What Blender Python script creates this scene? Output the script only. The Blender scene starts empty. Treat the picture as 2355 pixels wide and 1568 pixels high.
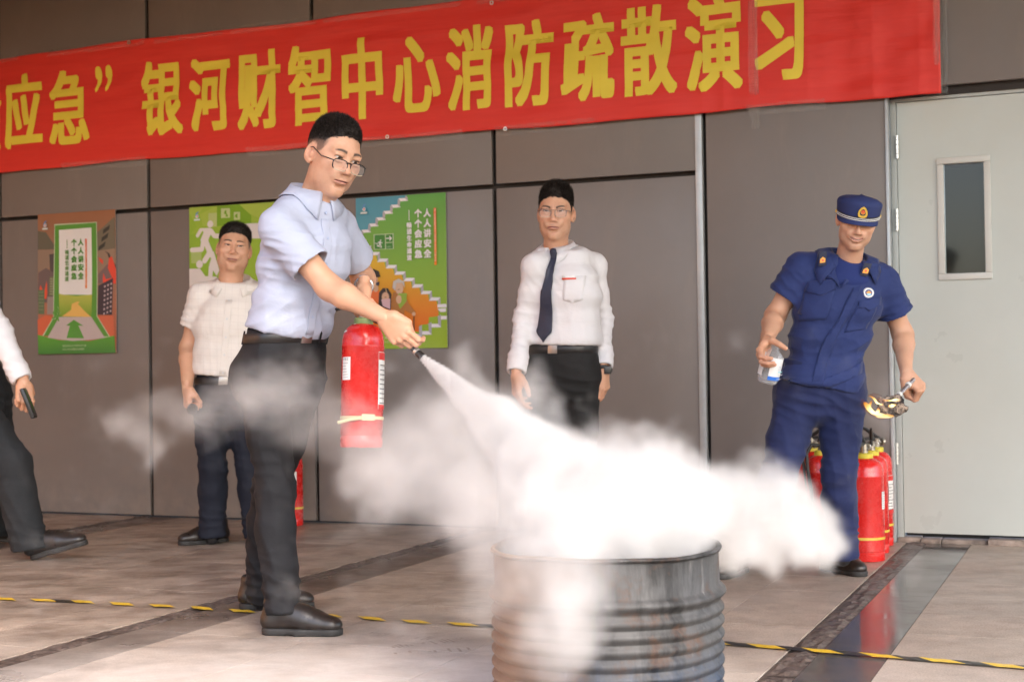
import bpy, bmesh, math, random
import numpy as np
from mathutils import Vector, Matrix
from mathutils.bvhtree import BVHTree
random.seed(7)
RNG = np.random.default_rng(11)
SC = bpy.context.scene
COL = SC.collection
# ------------------------------------------------------------------ camera
CX, CY, FPX, CAMH = 1177.5, 784.0, 3271.0, 0.92
ROLL, PITCH = 0.0147, 0.0156
_f = np.array([0, math.cos(PITCH), math.sin(PITCH)])
_r0 = np.array([1.0, 0, 0]); _u0 = np.cross(_r0, _f)
RT = _r0 * math.cos(ROLL) - _u0 * math.sin(ROLL)
UP = _r0 * math.sin(ROLL) + _u0 * math.cos(ROLL)
FW = _f
CAM = np.array([0, 0, CAMH])
cd = bpy.data.cameras.new('camera'); cam = bpy.data.objects.new('camera', cd); COL.objects.link(cam)
cd.sensor_width = 36; cd.lens = 50; cd.clip_end = 500; cd.clip_start = 0.05
cd.dof.use_dof = True; cd.dof.focus_distance = 4.95; cd.dof.aperture_fstop = 4.5
cam.matrix_world = Matrix(((RT[0], UP[0], -FW[0], 0), (RT[1], UP[1], -FW[1], 0), (RT[2], UP[2], -FW[2], CAMH), (0, 0, 0, 1)))
SC.camera = cam
# ------------------------------------------------------------------ light
SUN_EL, SUN_AZ = math.radians(42), math.radians(150)     # azimuth: direction the light comes from, measured from +Y towards +X
wd = bpy.data.worlds.new('World'); SC.world = wd; wd.use_nodes = True
nt = wd.node_tree; bg = nt.nodes['Background']
sky = nt.nodes.new('ShaderNodeTexSky'); sky.sky_type = 'NISHITA'; sky.sun_disc = False
sky.sun_elevation = SUN_EL; sky.sun_rotation = SUN_AZ
sky.air_density = 1.0; sky.dust_density = 3.0; sky.ozone_density = 0.7
nt.links.new(sky.outputs[0], bg.inputs[0]); bg.inputs[1].default_value = 0.15
sl = bpy.data.lights.new('sun', 'SUN'); sl.energy = 0.5; sl.angle = math.radians(30); sl.color = (1, 0.95, 0.90)
so = bpy.data.objects.new('sun', sl); COL.objects.link(so)
_sd = Vector((math.sin(SUN_AZ) * math.cos(SUN_EL), math.cos(SUN_AZ) * math.cos(SUN_EL), math.sin(SUN_EL)))
so.rotation_euler = _sd.to_track_quat('Z', 'Y').to_euler(); so.location = (4, -6, 9)
SC.view_settings.view_transform = 'Standard'; SC.view_settings.look = 'None'
SC.view_settings.gamma = 1; SC.view_settings.exposure = 2.17; SC.view_settings.use_curve_mapping = False
cy = SC.cycles
cy.max_bounces = 12; cy.diffuse_bounces = 5; cy.glossy_bounces = 4; cy.transmission_bounces = 8; cy.volume_bounces = 7
cy.transparent_max_bounces = 16; cy.use_denoising = True; cy.denoiser = 'OPENIMAGEDENOISE'
cy.volume_step_rate = 2.0; cy.volume_max_steps = 256
cy.caustics_reflective = False; cy.caustics_refractive = False; cy.sample_clamp_indirect = 6
# ------------------------------------------------------------------ placing helpers
def P(px, py, Y):
    return CAM + Y * (FW + RT * (px - CX) / FPX - UP * (py - CY) / FPX)
def ray(px, py):
    return FW + RT * (px - CX) / FPX - UP * (py - CY) / FPX
def FL(px, py):
    d = ray(px, py); return CAM + d * (-CAMH / d[2])
WA = np.array([0.9215, -0.3882, 0]); WN = np.array([0.3882, 0.9215, 0]); WD = 7.27
def WS(px, py):
    d = ray(px, py); p = CAM + d * (WD / (d @ WN)); return float(p @ WA), float(p[2])
def WP(s, z, off=0.0):
    return WA * s + WN * (WD - off) + np.array([0, 0, z])
def GP(s, t, z=0.0):
    return WA * s + WN * t + np.array([0, 0, z])
WROT = math.atan2(WA[1], WA[0])
def nrm(v):
    v = np.asarray(v, float); return v / np.linalg.norm(v)
def tag(o, label=None, cat=None, group=None, kind=None):
    if label: o['label'] = label
    if cat: o['category'] = cat
    if group: o['group'] = group
    if kind: o['kind'] = kind
    return o
def empty(name, loc=(0, 0, 0), rz=0.0):
    o = bpy.data.objects.new(name, None); COL.objects.link(o); o.location = loc; o.rotation_euler.z = rz
    o.empty_display_size = 0.1; return o
def mworld(o):
    M = Matrix.LocRotScale(o.location, o.rotation_euler, o.scale)
    return M if o.parent is None else mworld(o.parent) @ o.matrix_parent_inverse @ M
def link(name, me, m=None, parent=None, world=True):
    o = bpy.data.objects.new(name, me); COL.objects.link(o)
    if m is not None:
        me.materials.clear()
        for q in (m if isinstance(m, (list, tuple)) else [m]): me.materials.append(q)
    if parent is not None:
        o.parent = parent
        if world:
            o.matrix_parent_inverse = mworld(parent).inverted()
    return o
def mesh_np(name, V, Fc, smooth=True, col=None):
    """V (n,3); Fc list of faces or (m,4)/(m,3) int array"""
    me = bpy.data.meshes.new(name)
    if isinstance(Fc, np.ndarray):
        m, k = Fc.shape
        me.vertices.add(len(V)); me.vertices.foreach_set('co', np.ascontiguousarray(V, np.float32).ravel())
        me.loops.add(m * k); me.loops.foreach_set('vertex_index', np.ascontiguousarray(Fc, np.int32).ravel())
        me.polygons.add(m); me.polygons.foreach_set('loop_start', np.arange(0, m * k, k, dtype=np.int32))
        me.update(calc_edges=True)
    else:
        me.from_pydata([tuple(map(float, v)) for v in V], [], [tuple(map(int, f)) for f in Fc]); me.update()
    if smooth:
        me.polygons.foreach_set('use_smooth', np.ones(len(me.polygons), bool))
    if col is not None:
        a = me.color_attributes.new('col', 'FLOAT_COLOR', 'POINT')
        c = np.ones((len(V), 4), np.float32); c[:, :3] = col
        a.data.foreach_set('color', c.ravel())
    return me
class MB:
    """collects simple shapes into one mesh"""
    def __init__(s): s.v = []; s.f = []; s.mi = []
    def add(s, V, Fc, mi=0):
        n = len(s.v); s.v += [tuple(map(float, v)) for v in V]; s.f += [tuple(i + n for i in f) for f in Fc]; s.mi += [mi] * len(Fc)
        return s
    def box(s, c, size, R=None, bev=0.0, mi=0):
        hx, hy, hz = [q / 2 for q in size]
        if bev <= 0:
            V = np.array([(x, y, z) for z in (-hz, hz) for y in (-hy, hy) for x in (-hx, hx)], float)
            Fc = [(0, 2, 3, 1), (4, 5, 7, 6), (0, 1, 5, 4), (2, 6, 7, 3), (0, 4, 6, 2), (1, 3, 7, 5)]
        else:
            bm = bmesh.new(); bmesh.ops.create_cube(bm, size=1)
            for v in bm.verts: v.co = (v.co[0] * 2 * hx, v.co[1] * 2 * hy, v.co[2] * 2 * hz)
            bmesh.ops.bevel(bm, geom=bm.edges[:] + bm.verts[:], offset=bev, segments=2, profile=.6, affect='EDGES')
            V = np.array([v.co[:] for v in bm.verts]); bm.verts.index_update()
            Fc = [[v.index for v in f.verts] for f in bm.faces]; bm.free()
        if R is not None: V = V @ np.asarray(R).T
        return s.add(V + np.asarray(c, float), Fc, mi)
    def tube(s, pts, r, n=8, mi=0, closed=False, flat=None):
        pts = [np.asarray(p, float) for p in pts]; m = len(pts)
        rs = r if isinstance(r, (list, tuple, np.ndarray)) else [r] * m
        V = []; Fc = []; ref = None
        for i, p in enumerate(pts):
            a = pts[i - 1] if (i > 0 or closed) else p; b = pts[(i + 1) % m] if (i < m - 1 or closed) else p
            t = nrm(b - a)
            if ref is None:
                ref = np.array([0, 0, 1.]) if abs(t[2]) < .9 else np.array([1., 0, 0])
            x = nrm(ref - t * (ref @ t)); y = np.cross(t, x); ref = x
            for k in range(n):
                an = 2 * math.pi * k / n
                V.append(p + rs[i] * (x * math.cos(an) + y * math.sin(an)))
        for i in range(m if closed else m - 1):
            j = (i + 1) % m
            for k in range(n):
                Fc.append((i * n + k, i * n + (k + 1) % n, j * n + (k + 1) % n, j * n + k))
        if not closed:
            Fc.append(tuple(range(n - 1, -1, -1))); Fc.append(tuple((m - 1) * n + k for k in range(n)))
        return s.add(V, Fc, mi)
    def lathe(s, prof, n=32, c=(0, 0, 0), R=None, mi=0, cap=True, sx=1, sy=1):
        V = []; Fc = []
        for (r, z) in prof:
            for k in range(n):
                a = 2 * math.pi * k / n; V.append((r * math.cos(a) * sx, r * math.sin(a) * sy, z))
        m = len(prof)
        for i in range(m - 1):
            for k in range(n):
                Fc.append((i * n + k, i * n + (k + 1) % n, (i + 1) * n + (k + 1) % n, (i + 1) * n + k))
        if cap:
            Fc.append(tuple(range(n - 1, -1, -1))); Fc.append(tuple((m - 1) * n + k for k in range(n)))
        V = np.array(V)
        if R is not None: V = V @ np.asarray(R).T
        return s.add(V + np.asarray(c, float), Fc, mi)
    def xf(s, fn):
        s.v = [tuple(map(float, fn(np.array(v)))) for v in s.v]; return s
    def build(s, name, m=None, parent=None, smooth=False, angle=None):
        me = bpy.data.meshes.new(name); me.from_pydata(s.v, [], s.f); me.update()
        if len(set(s.mi)) > 1: me.polygons.foreach_set('material_index', s.mi)
        if smooth:
            me.polygons.foreach_set('use_smooth', np.ones(len(me.polygons), bool))
            me.set_sharp_from_angle(angle=math.radians(angle or 40))
        return link(name, me, m, parent)
# ------------------------------------------------------------------ numpy noise
_perm = RNG.permutation(256); _perm = np.concatenate([_perm, _perm, _perm]); _val = RNG.uniform(-1, 1, 256)
def vnoise(p):
    p = np.asarray(p, float); i = np.floor(p).astype(int); f = p - i; f = f * f * f * (f * (f * 6 - 15) + 10); i &= 255
    def h(a, b, c):
        return _val[_perm[_perm[_perm[(i[:, 0] + a) & 255] + ((i[:, 1] + b) & 255)] + ((i[:, 2] + c) & 255)]]
    x, y, z = f.T
    a = h(0, 0, 0) * (1 - x) + h(1, 0, 0) * x; b = h(0, 1, 0) * (1 - x) + h(1, 1, 0) * x
    c = h(0, 0, 1) * (1 - x) + h(1, 0, 1) * x; d = h(0, 1, 1) * (1 - x) + h(1, 1, 1) * x
    return (a * (1 - y) + b * y) * (1 - z) + (c * (1 - y) + d * y) * z
def fbm(p, o=3):
    s = 0; a = 1
    for k in range(o):
        s = s + a * vnoise(np.asarray(p) * 2 ** k + 17.3 * k); a *= .5
    return s
# ------------------------------------------------------------------ material helper
def new_mat(name):
    m = bpy.data.materials.new(name); m.use_nodes = True
    return m, m.node_tree, m.node_tree.nodes['Principled BSDF']
class NT:
    def __init__(s, nt): s.nt = nt
    def n(s, t, **kw):
        x = s.nt.nodes.new(t)
        for k, v in kw.items(): setattr(x, k, v)
        return x
    def l(s, a, b): s.nt.links.new(a, b)
    def noise(s, vec, scale, detail=4, rough=.6, dist=0.0):
        x = s.n('ShaderNodeTexNoise'); x.inputs['Scale'].default_value = scale; x.inputs['Detail'].default_value = detail
        x.inputs['Roughness'].default_value = rough; x.inputs['Distortion'].default_value = dist
        if vec is not None: s.l(vec, x.inputs['Vector'])
        return x.outputs['Fac']
    def ramp(s, fac, stops):
        x = s.n('ShaderNodeValToRGB'); cr = x.color_ramp
        while len(cr.elements) > 1: cr.elements.remove(cr.elements[-1])
        for k, (p, c) in enumerate(stops):
            e = cr.elements[0] if k == 0 else cr.elements.new(p)
            e.position = p; e.color = (c, c, c, 1) if isinstance(c, (int, float)) else (*c, 1)
        s.l(fac, x.inputs[0]); return x.outputs[0]
    def mix(s, fac, a, b, mode='MIX'):
        x = s.n('ShaderNodeMix', data_type='RGBA', blend_type=mode)
        for i, q in ((0, fac), (6, a), (7, b)):
            if hasattr(q, 'is_output'): s.l(q, x.inputs[i])
            elif isinstance(q, (int, float)): x.inputs[i].default_value = q if i == 0 else (q, q, q, 1)
            else: x.inputs[i].default_value = (*q, 1)
        return x.outputs[2]
    def math(s, op, a, b=None, clamp=False):
        x = s.n('ShaderNodeMath', operation=op); x.use_clamp = clamp
        for i, q in enumerate((a, b)):
            if q is None: continue
            if hasattr(q, 'is_output'): s.l(q, x.inputs[i])
            else: x.inputs[i].default_value = q
        return x.outputs[0]
    def bump(s, h, strength, dist, bsdf):
        b = s.n('ShaderNodeBump'); b.inputs['Strength'].default_value = strength; b.inputs['Distance'].default_value = dist
        s.l(h, b.inputs['Height']); s.l(b.outputs[0], bsdf.inputs['Normal'])
    def pos(s): return s.n('ShaderNodeNewGeometry').outputs['Position']
    def obj(s): return s.n('ShaderNodeTexCoord').outputs['Object']
    def mapping(s, v, scale=(1, 1, 1), rot=(0, 0, 0), loc=(0, 0, 0)):
        x = s.n('ShaderNodeMapping'); s.l(v, x.inputs[0]); x.inputs['Scale'].default_value = scale; x.inputs['Rotation'].default_value = rot
        x.inputs['Location'].default_value = loc; return x.outputs[0]
def mat(name, c, rough=.6, metal=0.0, var=.12, vs=6.0, bump=0.0, bs=60.0, bd=.002, coat=0.0, spec=None, world=False):
    m, t, b = new_mat(name); T = NT(t)
    v = T.pos() if world else T.obj()
    if var > 0:
        f = T.ramp(T.noise(v, vs, 5), [(.3, 1 - var), (.7, 1 + var)])
        T.l(T.mix(1.0, c, f, 'MULTIPLY'), b.inputs['Base Color'])
        T.l(T.ramp(T.noise(v, vs * 2.3, 4), [(.3, max(.02, rough - .08)), (.7, min(1, rough + .08))]), b.inputs['Roughness'])
    else:
        b.inputs['Base Color'].default_value = (*c, 1); b.inputs['Roughness'].default_value = rough
    b.inputs['Metallic'].default_value = metal
    if coat: b.inputs['Coat Weight'].default_value = coat; b.inputs['Coat Roughness'].default_value = .08
    if spec is not None: b.inputs['Specular IOR Level'].default_value = spec
    if bump > 0: T.bump(T.noise(v, bs, 4), bump, bd, b)
    return m
def attr_mat(name, rough=.6, var=.06, vs=20, bump=0.0, bs=200, bd=.001, sss=0.0, spec=.5):
    m, t, b = new_mat(name); T = NT(t)
    a = T.n('ShaderNodeAttribute'); a.attribute_name = 'col'
    f = T.ramp(T.noise(T.obj(), vs, 4), [(.3, 1 - var), (.7, 1 + var)])
    T.l(T.mix(1.0, a.outputs['Color'], f, 'MULTIPLY'), b.inputs['Base Color'])
    b.inputs['Roughness'].default_value = rough; b.inputs['Specular IOR Level'].default_value = spec
    if sss:
        b.inputs['Subsurface Weight'].default_value = sss; b.inputs['Subsurface Radius'].default_value = (1, .35, .2); b.inputs['Subsurface Scale'].default_value = .008
    if bump: T.bump(T.noise(T.obj(), bs, 3), bump, bd, b)
    return m
# ================================================================== SETTING
# ---- stone materials
def stone_mat(name, c1, c2, rough, powder=True, grain=170, bump=.35, wet=0.0):
    m, t, b = new_mat(name); T = NT(t); p = T.pos()
    oi = T.n('ShaderNodeObjectInfo')
    g = T.noise(p, grain, 3, .7)
    base = T.mix(T.ramp(g, [(.38, 0.0), (.62, 1.0)]), c1, c2)
    tone = T.ramp(oi.outputs['Random'], [(0, .95), (1, 1.05)])
    base = T.mix(1.0, base, tone, 'MULTIPLY')
    # dirt and tracked-in marks, streaked along the wall direction
    sv = T.mapping(p, (1.3, 2.1, 1), (0, 0, -WROT + .3))
    d = T.ramp(T.noise(sv, 2.6, 8, .68, .5), [(.44, 0.0), (.66, .7)])
    sx_ = T.n('ShaderNodeSeparateXYZ'); T.l(p, sx_.inputs[0]); lf = T.n('ShaderNodeMapRange'); T.l(sx_.outputs[0], lf.inputs[0]); lf.inputs[1].default_value = 1.2; lf.inputs[2].default_value = -1.6; lf.inputs[3].default_value = .35; lf.inputs[4].default_value = 1.25
    d = T.math('MULTIPLY', d, lf.outputs[0], True)
    base = T.mix(d, base, T.mix(1.0, base, (.36, .30, .26), 'MULTIPLY'))
    mt2 = T.ramp(T.noise(p, 7.5, 8, .72, .3), [(.34, .80), (.66, 1.14)]); base = T.mix(1.0, base, mt2, 'MULTIPLY')
    if powder:
        # extinguisher powder that settled around the drum: a patch with a ragged edge
        vd = T.n('ShaderNodeVectorMath', operation='DISTANCE'); T.l(T.mapping(p, (.62, 1, 1)), vd.inputs[0]); c = (-.45, 3.95, 0); vd.inputs[1].default_value = (c[0] * .62, c[1], 0)
        k = T.math('ADD', vd.outputs['Value'], T.math('MULTIPLY', T.noise(p, 3.3, 9, .75), .9))
        f = T.ramp(T.math('DIVIDE', k, 3.0), [(.24, .95), (.35, .60), (.46, .24), (.60, 0.0)])
        f = T.math('MULTIPLY', f, T.ramp(T.noise(sv, 4.0, 6, .7), [(.3, 1.0), (.70, .55)]))
        base = T.mix(f, base, (.72, .67, .63))
    T.l(base, b.inputs['Base Color'])
    T.l(T.ramp(T.noise(p, 3.0, 5), [(.35, max(.05, rough - .14)), (.65, min(1, rough + .12))]), b.inputs['Roughness'])
    T.bump(g, bump, .0015, b)
    return m
M_TILE = stone_mat('granite_tile', (.295, .224, .172), (.462, .382, .318), .46)
M_ROUGH = stone_mat('rough_slate', (.050, .040, .036), (.150, .115, .100), .5, powder=False, grain=60, bump=.9)
M_SMOOTHD = stone_mat('dusty_slate', (.105, .078, .062), (.190, .145, .118), .38, powder=True, grain=120, bump=.1)
M_SMOOTH = stone_mat('polished_slate', (.080, .072, .068), (.135, .122, .114), .13, powder=False, grain=120, bump=.03)
M_GROUT = mat('grout', (.085, .068, .056), .85, var=.3, vs=9, bump=.4, bs=90, world=True)
# ---- floor
gm = MB(); gm.add([(-40, -40, -.006), (40, -40, -.006), (40, 40, -.006), (-40, 40, -.006)], [(0, 1, 2, 3)])
floor = gm.build('floor', M_GROUT); floor['kind'] = 'structure'
_tile_cache = {}
def tile(ws, wt, s, t, m, name='tile', th=.02, rough=0.0):
    key = (round(ws, 3), round(wt, 3), m.name, rough and random.randint(0, 5))
    if key not in _tile_cache:
        b = MB(); b.box((0, 0, -th / 2), (ws - .0022, wt - .0022, th), bev=0)
        if rough:
            b2 = MB(); nx, ny = 5, 6
            V = []; 
            for j in range(ny + 1):
                for i in range(nx + 1):
                    e = (i in (0, nx)) or (j in (0, ny))
                    V.append(((i / nx - .5) * (ws - .006), (j / ny - .5) * (wt - .006), -.004 if e else random.uniform(-.003, rough)))
            b2.add(V, [(j * (nx + 1) + i, j * (nx + 1) + i + 1, (j + 1) * (nx + 1) + i + 1, (j + 1) * (nx + 1) + i) for j in range(ny) for i in range(nx)])
            b = b2
        me = bpy.data.meshes.new(name); me.from_pydata(b.v, [], b.f); me.update(); me.materials.append(m); _tile_cache[key] = me
    o = bpy.data.objects.new(name, _tile_cache[key]); COL.objects.link(o); o.parent = floor
    p = GP(s, t, random.uniform(-.0005, .0)); o.location = p; o.rotation_euler = (random.uniform(-.0004, .0004), random.uniform(-.0004, .0004), WROT)
    return o
rows = [6.44 + .385 * k for k in range(2, -10, -1)]
for k, t0 in enumerate(rows):
    t1 = min(t0 + .385, WD + .03); tm = (t0 + t1) / 2; w = t1 - t0
    if w < .05: continue
    def run(edges):
        for a, b_ in zip(edges[:-1], edges[1:]): tile(b_ - a, w, (a + b_) / 2, tm, M_TILE)
    run([-.65, -.05, .55, 1.15, 1.75, 2.35])
    for q in range(4):
        e0 = -.96 - 2.33 * q
        if q < 3: run([e0 - 2.02, e0 - 1.55, e0 - .95, e0 - .35, e0])
        tile(.21, w, e0 + .205, tm, M_SMOOTH if q == 0 else M_SMOOTHD)
        tile(.10, w * .55, e0 + .05, t0 + w * .275, M_ROUGH, rough=.006); tile(.10, w * .45, e0 + .05, t0 + w * .775, M_ROUGH, rough=.006)
# ---- shoe prints left in the powder
M_STEP = mat('scuffed_print', (.40, .335, .285), .7, var=.3, vs=60, world=True)
def shoe_print(px, py, ang, L=.27, heel=True):
    c = FL(px, py); a = math.radians(ang); ax = np.array([math.cos(a), math.sin(a), 0]); ay = np.array([-math.sin(a), math.cos(a), 0]); b = MB()
    n = 17
    for i in range(n):
        u = (i + .5) / n
        if .30 < u < .40: continue
        w = .040 * (1 - abs((u - .72) / .30) ** 2.4) if u > .42 else .031 * (1 - abs((u - .15) / .17) ** 3)
        if w <= .004 or random.random() < .22: continue
        w *= random.uniform(.55, 1.0); d0 = (u - .5) * L; k = L / n * .30; off = random.uniform(-.010, .010)
        b.add([c + ax * (d0 + s1 * k) + ay * (off + s2 * w) + np.array([0, 0, .0013]) for s1, s2 in ((-1, -1), (1, -1), (1, 1), (-1, 1))], [(0, 1, 2, 3)])
    o = b.build('shoe_print', M_STEP, floor); o['kind'] = 'stuff'
for q in ((985, 1478, 28), (1000, 1497, 12), (925, 1462, 150)): shoe_print(*q)
# ---- wall
M_PANEL, t, bb = new_mat('panel_metal'); T = NT(t); v = T.pos()
oi = T.n('ShaderNodeObjectInfo'); c = T.mix(1.0, (.196, .172, .160), T.ramp(oi.outputs['Random'], [(0, .94), (1, 1.06)]), 'MULTIPLY')
c = T.mix(1.0, c, T.ramp(T.noise(v, 1.3, 6, .6), [(.3, .93), (.7, 1.07)]), 'MULTIPLY'); sm_ = T.noise(T.mapping(v, (2.5, 2.5, .7)), 1.8, 7, .7, .4)
c = T.mix(T.ramp(sm_, [(.54, 0), (.74, .35)]), c, (.27, .235, .21)); sz = T.n('ShaderNodeSeparateXYZ'); T.l(v, sz.inputs[0])
c = T.mix(T.math('MULTIPLY', T.ramp(sz.outputs[2], [(.0, .55), (.35, 0.)]), T.ramp(T.noise(v, 9, 5), [(.35, 0), (.65, 1)])), c, (.30, .25, .21))
T.l(c, bb.inputs['Base Color']); T.l(T.ramp(sm_, [(.3, .34), (.7, .52)]), bb.inputs['Roughness']); bb.inputs['Specular IOR Level'].default_value = .45
T.bump(T.math('ADD', T.noise(v, 2.2, 2), T.math('MULTIPLY', T.noise(v, 300, 2), .02)), .10, .02, bb)
M_JOINT = mat('joint_shadow', (.035, .029, .026), .8, var=.1)
M_ALU = mat('aluminium_trim', (.46, .48, .49), .38, metal=.35, var=.08, vs=12)
M_DOOR = mat('door_paint', (.50, .525, .485), .34, var=.035, vs=2.5, bump=.02, bs=30, bd=.001)
M_DFRAME = mat('door_frame_paint', (.43, .45, .43), .4, var=.06, vs=9)
M_GLASSD = mat('dark_door_glass', (.018, .019, .016), .08, var=0, spec=.4)
M_STEEL = mat('hinge_steel', (.6, .6, .58), .32, metal=.8, var=.1, vs=20)
M_CONC = mat('broken_threshold', (.30, .24, .20), .9, var=.45, vs=14, bump=1.0, bs=30, bd=.01, world=True)
wall = empty('wall', WP(-1.5, 0, 0), WROT)
tag(wall, 'long grey brown metal panel wall behind the people, with a grey steel door', 'wall', kind='thing')
def wbox(b, s0, s1, z0, z1, o0, o1, bev=0.0):
    c = WP((s0 + s1) / 2, (z0 + z1) / 2, (o0 + o1) / 2)
    R = np.array([WA, WN, (0, 0, 1)]).T
    return b.box(c, (s1 - s0, o1 - o0, z1 - z0), R, bev)
S1 = WS(343, 590)[0]; S2 = WS(723, 620)[0]; S3 = WS(1139, 600)[0]; S4 = WS(1603, 620)[0]; S4b = WS(1619, 620)[0]
S5 = WS(1627, 620)[0]; S6 = WS(2042, 700)[0]; S7 = WS(2064, 700)[0]
ZS = np.mean([WS(343, 480)[1], WS(1139, 437)[1], WS(60, 497)[1]]); ZT = 3.62
dS = S2 - S1
cols = [S1 - 3 * dS, S1 - 2 * dS, S1 - dS, S1, S2, S3, S4]
J = .013
for i in range(len(cols) - 1):
    for (z0, z1) in ((.012, ZS - J), (ZS + J, ZT)):
        b = MB(); wbox(b, cols[i] + J, cols[i + 1] - (J if i < len(cols) - 2 else 0), z0, z1, -.03, 0, .004); b.build('panel', M_PANEL, wall, smooth=True, angle=50)
ZD = WS(2062, 232)[1]
b = MB(); wbox(b, S5, S6, .012, ZT, -.045, -.012, .004); b.build('panel', M_PANEL, wall, smooth=True, angle=50)
b = MB(); wbox(b, S6 + .004, S7 + 2.6, ZD + .06, ZT, -.045, -.012, .004); b.build('panel', M_PANEL, wall, smooth=True, angle=50)
b = MB(); wbox(b, S4 + .001, S4b, 0.002, ZT, -.04, .006, .003); b.build('metal_trim', M_ALU, wall, smooth=True, angle=50)
b = MB(); wbox(b, S6 + .001, S6 + .016, 0.002, ZD + .05, -.10, -.004, .002); b.build('metal_trim', M_ALU, wall, smooth=True, angle=50)
b = MB(); wbox(b, cols[0] - 1, S4, 0, ZT + .05, -.10, -.052); wbox(b, S4, S6, -.0, ZT + .05, -.12, -.056); wbox(b, S6, S7 + 2.6, ZD + .055, ZT + .05, -.40, -.06); b.build('backing', M_JOINT, wall)
b = MB(); wbox(b, S6 + .017, S7 + 2.6, ZD + .02, ZD + .0545, -.20, -.06); b.build('lintel', M_JOINT, wall)
# door
RD = -.075
door = MB(); D0 = S7 + .004; D1 = D0 + 1.02
wz = [WS(2171, 628), WS(2259, 368)]
g0, g1, gz0, gz1 = wz[0][0], wz[1][0], wz[0][1], wz[1][1]
zb = WS(2068, 1228)[1]; zb = max(zb, .03)
for (a0, a1, c0, c1) in ((D0, g0, zb, ZD), (g1, D1, zb, ZD), (g0, g1, zb, gz0), (g0, g1, gz1, ZD)):
    wbox(door, a0, a1, c0, c1, RD - .045, RD)
door = door.build('door', M_DOOR, wall)
b = MB(); fw = .032
wbox(b, g0 - fw, g1 + fw, gz1, gz1 + fw, RD, RD + .012, .004); wbox(b, g0 - fw, g1 + fw, gz0 - fw, gz0, RD, RD + .012, .004)
wbox(b, g0 - fw, g0, gz0 + .0005, gz1 - .0005, RD + .0005, RD + .0115, .004); wbox(b, g1, g1 + fw, gz0 + .0005, gz1 - .0005, RD + .0005, RD + .0115, .004)
M_WFR = mat('window_frame_paint', (.56, .56, .52), .4, var=.04, vs=8)
b.build('window_frame', M_WFR, door, smooth=True, angle=50)
b = MB(); wbox(b, g0 + .002, g1 - .002, gz0 + .002, gz1 - .002, RD - .03, RD - .018); b.build('pane', M_GLASSD, door)
for (yy0, yy1) in ((308, 362), (478, 530), (1019, 1070)):
    z1 = WS(2056, yy0)[1]; z0 = WS(2056, yy1)[1]; sc = WS(2056, (yy0 + yy1) / 2)[0]
    b = MB(); 
    for k in range(5):
        za = z0 + (z1 - z0) * k / 5; b.lathe([(.0085, za + .001), (.0085, za + (z1 - z0) / 5 - .001)], 12, WP(sc + .006, 0, RD + .014))
    wbox(b, sc - .016, sc + .001, z0, z1, RD, RD + .006); b.build('hinge', M_STEEL, door, smooth=True)
b = MB(); wbox(b, S6 + .018, D0 - .003, .0, ZD + .0195, RD - .06, RD + .006, .003); wbox(b, D0 - .003, D1 + .1, ZD + .004, ZD + .0195, RD - .06, RD + .0055)
b.build('door_frame', M_DFRAME, wall, smooth=True, angle=50)
b = MB(); wbox(b, D1 + .004, D1 + 1.5, zb, ZD, RD - .045, RD); b.build('door', M_DOOR, wall)
b = MB()
s = S6 + .02
while s < D1 + 1.3:
    L = random.uniform(.08, .3); wbox(b, s, s + L - .004, -.004, random.uniform(.010, .026), RD - .08, random.uniform(-.045, -.02), .005); s += L
b.build('threshold', M_CONC, wall, smooth=True, angle=30)
b = MB(); wbox(b, D0, D1 + 1.5, .0, zb + .01, RD - .16, RD - .085); b.build('door_gap', M_JOINT, wall)
# ---- the entrance roof overhead (a soffit the whole drill takes place under) and, on the left, an added unseen wall that blocks light and bounces warmth
M_SOFFIT = mat('soffit_panel', (.34, .25, .19), .6, var=.05, vs=2, world=True)
b = MB(); wbox(b, -9.5, 4.6, ZT + .051, ZT + .15, -.4, 5.4); sof = b.build('ceiling', M_SOFFIT); sof['kind'] = 'structure'
M_SIDE = mat('warm_bounce', (.72, .35, .15), .7, var=.2, vs=3, world=True)  # strong orange, so the added wall throws warm fill onto the scene
b = MB(); c = WP(-7.05, ZT / 2 + .02, 6.0); b.box(c, (.3, 12.0, ZT + .05), np.array([WA, WN, (0, 0, 1)]).T, .01)
sd = b.build('unseen_light_blocker', M_SIDE); sd['kind'] = 'structure'
# ================================================================== LETTERING AND PRINT
_glyphs = {}
def glyph(ch):
    """flat triangles of one character, scaled to its own unit box"""
    if ch not in _glyphs:
        c = bpy.data.curves.new('g', 'FONT'); c.body = ch; c.resolution_u = 4
        o = bpy.data.objects.new('g', c); COL.objects.link(o)
        dg = bpy.context.evaluated_depsgraph_get(); me = bpy.data.meshes.new_from_object(o.evaluated_get(dg))
        bm = bmesh.new(); bm.from_mesh(me); bmesh.ops.remove_doubles(bm, verts=bm.verts[:], dist=1e-5); bmesh.ops.triangulate(bm, faces=bm.faces[:])
        V = np.array([v.co[:2] for v in bm.verts]) if len(bm.verts) else np.zeros((0, 2)); bm.verts.index_update()
        Fc = [[v.index for v in f.verts] for f in bm.faces]; bm.free()
        bpy.data.objects.remove(o); bpy.data.curves.remove(c); bpy.data.meshes.remove(me)
        if len(V):
            lo, hi = V.min(0), V.max(0); asp = (hi - lo)
            _glyphs[ch] = ((V - lo) / np.maximum(hi - lo, 1e-4), Fc, asp)
        else: _glyphs[ch] = (V, Fc, np.array([.3, .3]))
    return _glyphs[ch]
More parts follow.
